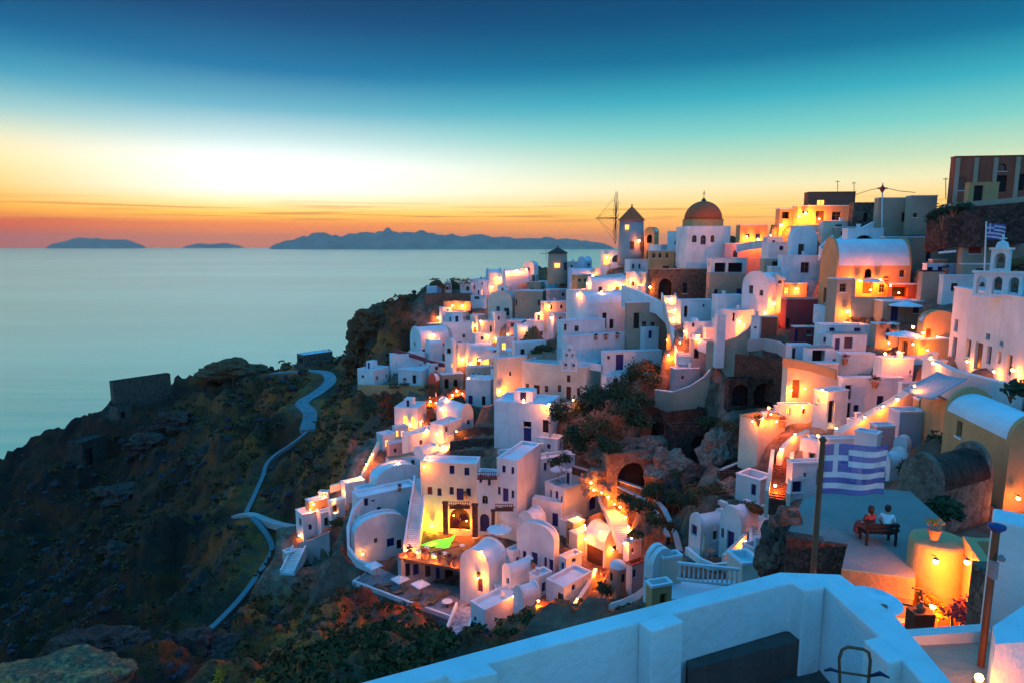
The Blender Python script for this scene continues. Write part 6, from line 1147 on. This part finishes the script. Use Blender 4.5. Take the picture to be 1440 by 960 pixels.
    g = MB(); w2 = op*(X < -.05*Yv+3)*(Rr.ravel() > 40)*(Rr.ravel() < 330)*(Z > -125)*np.clip(Rr.ravel()/100, .2, 3)*(n2 > 1.3); pr = w2/w2.sum()
    for i in np.random.choice(len(X), 1300, p=pr, replace=False):
        r = random.uniform(.2, .75)*max(.6, min(2., Rr.ravel()[i]/120)); c = Vector((X[i], Yv[i], Z[i]+r*.1)); ng = 6; ph = random.random()*6
        def rg(k, z, f): return [c+Vector((math.cos(ph+q*6.283/ng)*r*k*random.uniform(.7, 1.25)*f, math.sin(ph+q*6.283/ng)*r*k*random.uniform(.7, 1.25), z*r)) for q in range(ng)]
        f = random.uniform(.7, 1.5); g.rings([rg(.9, -.5, f), rg(1., .1, f), rg(.55, .6, f)])
    s = g.build('rubble', 'RM', None, (0, 0, 0), kind='stuff'); s['label'] = 'mauve loose rubble strewn on the slope'; s['category'] = 'rubble'
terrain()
# ---- sea
def sea():
    g = MB(); N = 96; rad = [60, 200, 500, 1200, 3000, 8000, 20000, 40000]
    g.rings([[(r*math.cos(2*math.pi*k/N), r*math.sin(2*math.pi*k/N), SEA) for k in range(N)] for r in rad], cap=False)
    o = g.build('sea', 'grey', None, (0, 0, 0), kind='structure'); o['label'] = 'calm pale teal sea reaching the horizon'
    m, t, b = newmat('water'); b.inputs['Roughness'].default_value = .28; b.inputs['IOR'].default_value = 1.33; b.inputs['Specular IOR Level'].default_value = .65
    gm = nd(t, 'ShaderNodeNewGeometry'); mp = nd(t, 'ShaderNodeMapping'); mp.inputs['Scale'].default_value = (.18, 1, 1); t.links.new(gm.outputs['Position'], mp.inputs[0])
    n1 = noisenode(t, .045, 7, .6, mp.outputs[0]); n2_ = noisenode(t, .0022, 6, .6, mp.outputs[0])
    c = mixc(t, ramp(t, n2_.outputs['Fac'], [(.35, (0, 0, 0)), (.65, (1, 1, 1))]), (.74, .72, .36), (.92, .9, .46)); t.links.new(c, b.inputs['Base Color'])
    bump(t, b, n1.outputs['Fac'], 1.0, .8); o.data.materials[0] = m
sea()
def island(label, prof, dist, seed):
    D = []; N = 12
    xs = [p[0] for p in prof]; g = MB(); rg = []
    X = np.arange(xs[0], xs[-1]+.1, 3.0); Yp = np.interp(X, xs, [p[1] for p in prof])
    for x, y in zip(X, Yp):
        h = P(x, y, dist).z-SEA; h = max(0, h)*(1+.12*noise.fractal(Vector((x*.08, seed, 0)), 1, 2, 4)); row = []
        for k in range(N+1):
            s = k/N; q = P(x, 346, dist+(s-.5)*4200); hh = h*math.sin(math.pi*s)**.8*(1+.3*noise.fractal(Vector((x*.05, s*4+seed, 3)), 1, 2, 4)) if 0 < k < N else -40; row.append((q.x, q.y, SEA+hh))
        rg.append(row)
    g.rings(rg, cap=False, close=False); o = g.build('island', 'SD', None, (0, 0, 0), True, kind='structure'); o['label'] = label; m = MATS.get('isle')
    if m is None: m = simple('isle', (.5, .31, .24), 1.0, 0, .3, .0, .002)
    o.data.materials[0] = m
island('long mountainous island on the horizon behind the windmills', [(378, 350), (384, 345), (405, 338), (425, 334), (455, 329), (478, 333), (500, 331), (520, 327), (545, 325), (572, 327), (592, 326), (625, 332), (660, 331), (700, 334), (750, 336), (800, 336), (835, 340), (856, 345), (864, 350)], 24000, 1)
island('faint low island on the left horizon', [(64, 349), (70, 345), (85, 341), (110, 336), (140, 335), (158, 338), (180, 338), (200, 345), (206, 349)], 30000, 2)
island('tiny flat islets between the two islands on the horizon', [(256, 349), (262, 346), (280, 343), (300, 344), (320, 342), (338, 346), (344, 349)], 32000, 3)

bpy.context.view_layer.update()
# ================================================================ lamps that the photograph shows lit
LAMPS = (
 ('lantern beside the tall windmill tower', 899, 339, 147, 160), ('lantern at the foot of the stone arch building', 914, 404, 116, 700), ('lantern on the red-lit stairway', 943, 421, 114, 900), ('second lantern lower on the red-lit stairway', 950, 436, 108, 400),
 ('lantern at the path bend below the blue-edged house', 873, 400, 135, 350), ('bright white-orange lantern on the blue-white slope', 834, 388, 142, 300), ('lantern at the end of the lit path wall', 846, 411, 135, 450), ('lantern at left end of lit path wall', 812, 415, 136, 300),
 ('lantern in the doorway block below tall windmill', 853, 362, 147, 160), ('lantern on the terrace left of the skyline restaurant', 1099, 317, 104, 1500), ('lantern in front of the skyline restaurant', 1133, 300, 102, 900), ('lantern by the plain glowing wall block', 1066, 337, 116, 700),
 ('lantern on the orange restaurant wall', 1209, 395, 80.5, 900), ('lantern inside the orange restaurant terrace', 1238, 394, 80.5, 700), ('lantern at the path below the tan front block', 1192, 438, 72, 450), ('lantern on the orange-lit gable', 1089, 427, 87, 450), ('lantern in the picture alcove shop', 1120, 406, 88, 260),
 ('left lantern on the glowing church-side terrace', 1245, 497, 58, 300), ('right lantern on the glowing church-side terrace', 1264, 495, 57, 350), ('lantern under the lower glowing parasol', 1298, 468, 53.5, 500), ('lantern at the church wall corner', 1309, 503, 50, 250), ('lantern on the mauve vault house', 1284, 460, 56, 260),
 ('lantern on the lamp terrace above curved tan wall', 980, 473, 90, 500), ('lantern beside the white terrace end stairs', 940, 499, 106, 900), ('lantern at the slit-door white house', 1040, 452, 86, 450), ('lantern in the cream walled courtyard', 1156, 548, 60, 500), ('lantern in the cream courtyard left corner', 1112, 548, 62, 380),
 ('lantern over the orange patio box', 1081, 573, 58, 500), ('lantern inside the orange patio', 1072, 588, 57, 220), ('lantern on the lit curving stair wall', 1099, 631, 47, 220), ('lantern at the foot of the orange stairs', 1090, 682, 43.5, 260), ('lantern on the orange-lit steps by blue-door house', 1048, 760, 51, 260),
 ('topmost lantern of the glowing lane', 831, 678, 82, 320), ('second lantern of the glowing lane', 835, 688, 81, 320), ('third lantern of the glowing lane', 855, 698, 79, 450), ('fourth lantern of the glowing lane', 872, 712, 76, 450), ('lantern beside the store hut', 812, 727, 78, 320), ('lantern on the store hut wall', 822, 738, 76.5, 420), ('lantern by the lattice front', 823, 757, 75.5, 320),
 ('lantern on the right of the lane stairs', 884, 740, 73, 450), ('lantern above the round apse', 878, 763, 70.5, 400), ('big lantern at the head of the lower lane wall', 837, 800, 71, 500), ('lantern at the bottom of the lower lane', 812, 841, 67, 260), ('small lantern at the lane foot among shrubs', 801, 852, 66, 160), ('lantern in the small lane arch', 757, 844, 70, 300), ('lantern at the right of glowing gable house', 722, 838, 75, 160),
 ('lantern at the left deck corner', 572, 773, 83, 420), ('lantern on the gable of the glowing house', 672, 812, 76.5, 500), ('lantern on deck above the glowing gable house', 677, 775, 82, 260), ('lantern in the flower-filled hotel arch', 648, 728, 88, 700), ('lantern on the curved cave house path', 510, 778, 87, 90),
 ('lantern between the two lit arches', 577, 597, 131, 650), ('lantern on the lit lane above the pale vault', 600, 604, 120, 900), ('lantern at the lit orange corner', 622, 627, 111, 900), ('lantern on the glowing path wall, lowest bend', 507, 670, 111, 320), ('lantern on the glowing path wall, middle', 516, 652, 114, 320), ('lantern on the glowing path wall, upper', 524, 638, 117, 320), ('lantern at the little lit gable', 470, 702, 107, 320), ('lantern over the lit terrace box', 441, 708, 104, 320), ('lantern on the dark patio house', 472, 721, 101, 130), ('lantern over the oval orange terrace', 560, 650, 108, 420), ('lantern at the lowest cube house side', 421, 752, 102, 130),
 ('lantern on the blue-vaulted porch', 674, 506, 156, 500), ('lantern left of the blue-vaulted porch', 661, 511, 156, 400), ('upper of two lanterns by the tan ruin wall', 642, 549, 148, 700), ('lower of two lanterns by the tan ruin wall', 636, 555, 146, 600), ('lantern beneath the oven hut', 605, 564, 142, 800), ('lantern at the columned front', 659, 531, 150, 400), ('lantern on the tiny-windowed vault roof', 610, 471, 175, 320),
 ('lantern on the ridge path below glowing wall', 703, 392, 182, 500), ('lantern on the ridge top parapet', 727, 381, 184, 500), ('lantern on the glowing ridge terrace', 650, 430, 178, 600), ('lantern over the cliff path', 616, 447, 178, 500), ('lantern beside the stepped lit house', 676, 452, 157, 700), ('lantern low in the far lane', 697, 476, 146, 600), ('upper lantern of the twin-gabled hut', 772, 431, 142, 500), ('left lantern of the twin-gabled hut', 758, 441, 142, 500), ('right lantern of the twin-gabled hut', 775, 447, 141, 400), ('lantern among the far dining tables', 650, 505, 160, 300),
 ('lantern washing the peach-lit wall', 702, 549, 113, 1400), ('lantern on the chapel house forecourt', 772, 568, 104, 700), ('lantern at the stone ruin wall of far lane', 620, 575, 136, 600), ('lantern on the round tower front', 1316, 789, 16.1, 200), ('lantern on the bright courtyard wall', 1360, 790, 15.3, 120), ('lantern low in the courtyard', 1312, 852, 15.6, 140), ('lantern at the church base', 1424, 520, 36, 160), ('lantern on the church path', 1312, 510, 47, 130), ('lantern by the sloping ramp', 1262, 561, 50, 200), ('lantern at ramp foot', 1176, 602, 49, 120), ('lantern beside the ochre vault house', 1432, 700, 22, 60))
POTS = ((1188, 512, 66), (1230, 545, 63), (868, 476, 114), (852, 478, 114), (838, 478, 115), (1330, 385, 72), (1100, 600, 57), (1065, 598, 57.5), (1256, 470, 66), (1242, 462, 66.5), (750, 798, 79), (815, 854, 68), (848, 810, 72), (562, 690, 100), (655, 700, 88.8), (1246, 400, 78))
LAMPS2 = (('small lamp under the skyline restaurant eaves', 1124, 304, 500),
 ('small lamp by the skyline restaurant door', 1152, 308, 500),
 ('small lamp on the steps left of skyline restaurant', 1084, 331, 500),
 ('small lamp on the plain glowing wall corner', 1050, 333, 450),
 ('small lamp at the orange restaurant dining corner', 1252, 402, 350),
 ('small lamp low on the orange restaurant porch', 1224, 408, 350),
 ('small lamp beside the dark red awning', 1264, 412, 250),
 ('small lamp behind the lower glowing parasol', 1284, 484, 220),
 ('small lamp on the orange-red wall', 1304, 492, 220),
 ('small lamp by the step house urns', 1250, 482, 180),
 ('small lamp under the mauve vault', 1318, 474, 180),
 ('small lamp in the patio left corner', 1058, 592, 150),
 ('small lamp in the patio right corner', 1092, 592, 160),
 ('small lamp on the roofed room over the patio', 1128, 572, 200),
 ('small lamp beside the lit kiosk', 1084, 582, 150),
 ('small lamp at the lit curving wall top', 1118, 610, 110),
 ('small lamp under the tall pale wall parapet', 1150, 612, 90),
 ('small lamp in the middle of the cream wall', 1132, 546, 240),
 ('small lamp low on the sloping ramp', 1216, 586, 110),
 ('small lamp midway up the sloping ramp', 1242, 571, 120),
 ('small lamp at the top of the sloping ramp', 1286, 542, 110),
 ('small lamp in the far lane above the vaulted house', 613, 566, 420),
 ('small lamp in the far lane by folded parasols', 628, 560, 420),
 ('small lamp at the far lane bend', 650, 553, 420),
 ('small lamp beside the two-arched cube', 594, 592, 380),
 ('small lamp over the lit lane head', 614, 610, 380),
 ('small lamp on the lit lane steps', 628, 628, 380),
 ('small lamp at the lit lane foot', 604, 642, 300),
 ('small lamp behind the hotel roof', 596, 656, 240),
 ('small lamp by the stone banks', 642, 606, 300),
 ('small lamp beside the purple gable window', 456, 696, 220),
 ('small lamp on the stepped path corner', 490, 676, 220),
 ('small lamp on the cyan-white block edge', 483, 690, 200),
 ('small lamp on the lit terrace box side', 436, 716, 180),
 ('small lamp left in the hotel arch', 638, 724, 300),
 ('small lamp right in the hotel arch', 656, 732, 300),
 ('small lamp on the deck edge left', 586, 776, 260),
 ('small lamp on the deck edge middle', 612, 782, 260),
 ('small lamp on the deck edge right', 640, 790, 260),
 ('small lamp low in the glowing lane stairs', 846, 692, 220),
 ('small lamp midway on the glowing lane stairs', 864, 708, 240),
 ('small lamp right of the glowing lane stairs', 880, 726, 240),
 ('small lamp by the lane stair foot', 888, 756, 200),
 ('small lamp behind the lattice vault', 862, 772, 200),
 ('small lamp on the white roof box', 844, 746, 200),
 ('small lamp beside the ridge vault', 692, 404, 420),
 ('small lamp on the ridge parapet left', 714, 383, 380),
 ('small lamp on the ridge parapet right', 740, 379, 380),
 ('small lamp on the orange terrace left end', 636, 430, 420),
 ('small lamp by the white wedge house', 668, 458, 420),
 ('small lamp under the lit stepped house', 686, 472, 380),
 ('small lamp by the pink-white house', 714, 470, 320),
 ('small lamp beside the blue-white vault hut', 738, 462, 320),
 ('small lamp on the white slope middle', 862, 405, 300),
 ('small lamp near the little gabled hut', 886, 394, 280),
 ('small lamp by the ochre cottage', 826, 399, 280),
 ('small lamp left of the stone arch', 902, 402, 320),
 ('small lamp by the domed chapel', 962, 466, 260),
 ('small lamp at the stair landing', 947, 447, 420),
 ('small lamp on the lower stairway run', 956, 482, 260),
 ('small lamp on the church front, left', 1360, 508, 110),
 ('small lamp on the church front, right', 1398, 522, 110),
 ('small lamp beside the curved tan wall', 1046, 458, 280),
 ('small lamp over the red little house', 1076, 440, 220),
 ('small lamp near the pool terrace end', 938, 478, 280),
 ('small lamp on the chapel house forecourt left', 736, 562, 320),
 ('small lamp beside the chapel house doors', 806, 562, 260))
for q in LAMPS2: HIT[(q[1], q[2])] = surf(q[1], q[2])
for q in LAMPS: HIT[(q[1], q[2])] = surf(q[1], q[2])
for q in ((607, 738), (1377, 952), (1313, 758)): HIT[q] = surf(*q)
for q in POTS: HIT[(q[0], q[1]+1)] = surf(q[0], q[1]+1)
for q in ((576, 782), (598, 786), (618, 790), (632, 794), (640, 797)): HIT[q] = surf(*q)
for lab, x, y, Y, pw in LAMPS: LAMP(lab, x, y, Y, pw*1.0)
for lab, x, y, pw in LAMPS2:
    h_ = HIT[(x, y)]
    if h_ is not None: LAMP(lab, x, y, h_.y, pw*.95, r=.04+.0007*h_.y)
LAMP('yellow floodlight washing the cream hotel wall', 607, 738, 88.2, 620, c=(1., .62, .02), bulb='bulb2')
LAMP('bright ground spotlight below the rusty lamp post', 1377, 952, 8.0, 40, r=.05, kind='ground')
# ================================================================ props
UMB('white parasol on the upper glowing terrace', 1274, 424, 79, 1.9); UMB('white parasol on the lower glowing terrace beside lamps', 1272, 465, 69, 1.8)
UMB('white parasol at the orange restaurant front', 1228, 391, 86.5, 1.4); UMB('pale parasol on the dark deck right of the hotel arch', 702, 739, 85, 1.7, sq=10)
UMB('white square parasol at the left corner of the sun terrace', 525, 790, 86, 1.35, sq=4); UMB('second white parasol from the left on the sun terrace', 563, 809, 84, 1.35, sq=4); UMB('third white parasol from the left on the sun terrace', 591, 816, 82, 1.35, sq=4)
UMB('far small white parasol on the white pool terrace', 718, 489, 140, 1.6); UMB('white parasol on the roof terrace with purple door', 785, 655, 93, 1.2, sq=10); UMB('closed grey-blue parasol near the burgundy awning', 643, 482, 163, m='grey', closed=True, group='closed parasols')
UMB('white parasol by the lit lower slope terrace', 722, 492, 132, 1.7) if False else None
for i, (x, y, a) in enumerate(((545, 824, 200), (562, 834, 205), (585, 843, 205), (600, 850, 240), (611, 846, 245), (622, 838, 215))):
    LOUNGER(['wooden lounger under the left corner parasol', 'wooden lounger second from the left on the sun terrace rim', 'wooden lounger in the middle of the sun terrace rim', 'wooden lounger angled beside the right end of sun terrace', 'wooden lounger paired at the right end of sun terrace', 'wooden lounger nearest the gallery on the sun terrace'][i], x, y, zlev(x, y, P(500, 822, 85).z), a)
TABLE('round dark table with white cloth at the end of the sun terrace', 629, 852, zlev(629, 852, P(500, 822, 85).z), .7, 'white_cloth')
for i, (x, y) in enumerate(((650, 773), (668, 762), (690, 756), (600, 778), (625, 784), (655, 790))): TABLE('restaurant table on the dark red deck, %s' % ['beside the hotel arch', 'middle row', 'nearest the arched blue door', 'at the left deck edge', 'at the front deck edge', 'at the right deck edge'][i], x, y, zlev(x, y, zd), .42, 'white_cloth')
for i, (x, y, Y) in enumerate(POTS):
    POT(['potted plant on the pot shelf house', 'potted plant on the two-storey house roof', 'right potted plant on white terrace by black doors', 'middle potted plant on white terrace by black doors', 'left potted plant on white terrace by black doors', 'potted shrub in the dark courtyard', 'potted flowers at the right of orange patio', 'potted flowers at the left of orange patio', 'right blue urn on the step house', 'left blue urn on the step house', 'potted plant before the blue-door cave house', 'dark potted plant at the foot of the lit lane', 'dark potted plant halfway down the lit lane', 'potted plant on the pale vaulted roof', 'flower box pot on the hotel balcony', 'potted plant on the orange restaurant terrace'][i], x, y, Y, .32, 'pot', 'leaf' if i % 3 else 'flower')
# balconies of the hotel
for lab, x0, x1, y, Y in (('flowered balcony under the cream hotel door', 632, 661, 703, 89.6), ('flowered balcony under the hotel tower door', 696, 722, 706, 86.6), ('wooden roof-terrace rail of the middle hotel block', 671, 699, 662, 89.2)):
    a, b = P(x0, y, Y), P(x1, y, Y); org = tuple(a); root = thing('balcony', lab, 'balcony', org); g = MB(); c = (a+b)/2; L = (b-a).length/2
    g.box(c-up*1.0, (L, .5, .08)); g.build('floor', 'brown', root, org)
    g = MB(); g.box(c-Vector((0, .48, .02)), (L, .04, .04)); g.build('handrail', 'brown', root, org)
    for i in range(9): g = MB(); g.box(a.lerp(b, (i+.5)/9)-Vector((0, .48, .5)), (.05, .03, .44)); g.build('rail_post', 'brown', root, org)
    g = MB(); [g.leaves(a.lerp(b, random.random())-Vector((0, .6, .5)), (.35, .2, .3), 14, .1) for _ in range(12)]; g.build('flowers', 'flower', root, org)

UMB('small white parasol over the far dining terrace', 695, 487, 149, 1.9)
for i, (x, y, Y) in enumerate(((604, 556, 145), (613, 551, 147), (622, 560, 143), (630, 553, 146), (649, 540, 150), (612, 572, 139), (594, 590, 128))): UMB('folded orange-lit parasol in the far lane, %s' % ['beneath the oven hut', 'right of the oven hut', 'below the tan ruin', 'between the two ruin lanterns', 'beside the plain white block', 'above the vaulted house', 'by the two-arched cube'][i], x, y, Y, m='canvas2', closed=True, group='closed parasols')
for i, (x, y) in enumerate(((576, 782), (598, 786), (618, 790), (632, 794), (640, 797))): POT('red flowers along the deck edge, %s' % ['leftmost pot', 'second pot from left', 'middle pot', 'fourth pot from left', 'rightmost pot'][i], x, y-1, 84, .42, 'pot', 'flower')
BUSH('glowing red blossom filling the hotel arch', 647, 742, 89.5, 1.3, 2.2, 'flower', 700, size=.13)
POT('little glowing potted plant on the round tower', 1313, 757, 17.3, .16, 'pot', 'leafgold')
# ---- evening haze: one even volume round the whole scene, so the far islands fade
g = MB(); g.box((0, 0, SEA-1+350), (44000, 43000, 350)); hz = g.build('haze', 'grey', None, (0, 0, 0), kind='stuff'); hz['label'] = 'thin evening haze over the sea'; hz['category'] = 'haze'
m = bpy.data.materials.new('haze'); m.use_nodes = True; t = m.node_tree; t.nodes.clear(); vo = t.nodes.new('ShaderNodeVolumePrincipled'); vo.inputs['Color'].default_value = (.98, .82, .70, 1); vo.inputs['Density'].default_value = 2.4e-5; vo.inputs['Anisotropy'].default_value = .45
ou = t.nodes.new('ShaderNodeOutputMaterial'); t.links.new(vo.outputs[0], ou.inputs['Volume']); hz.data.materials[0] = m
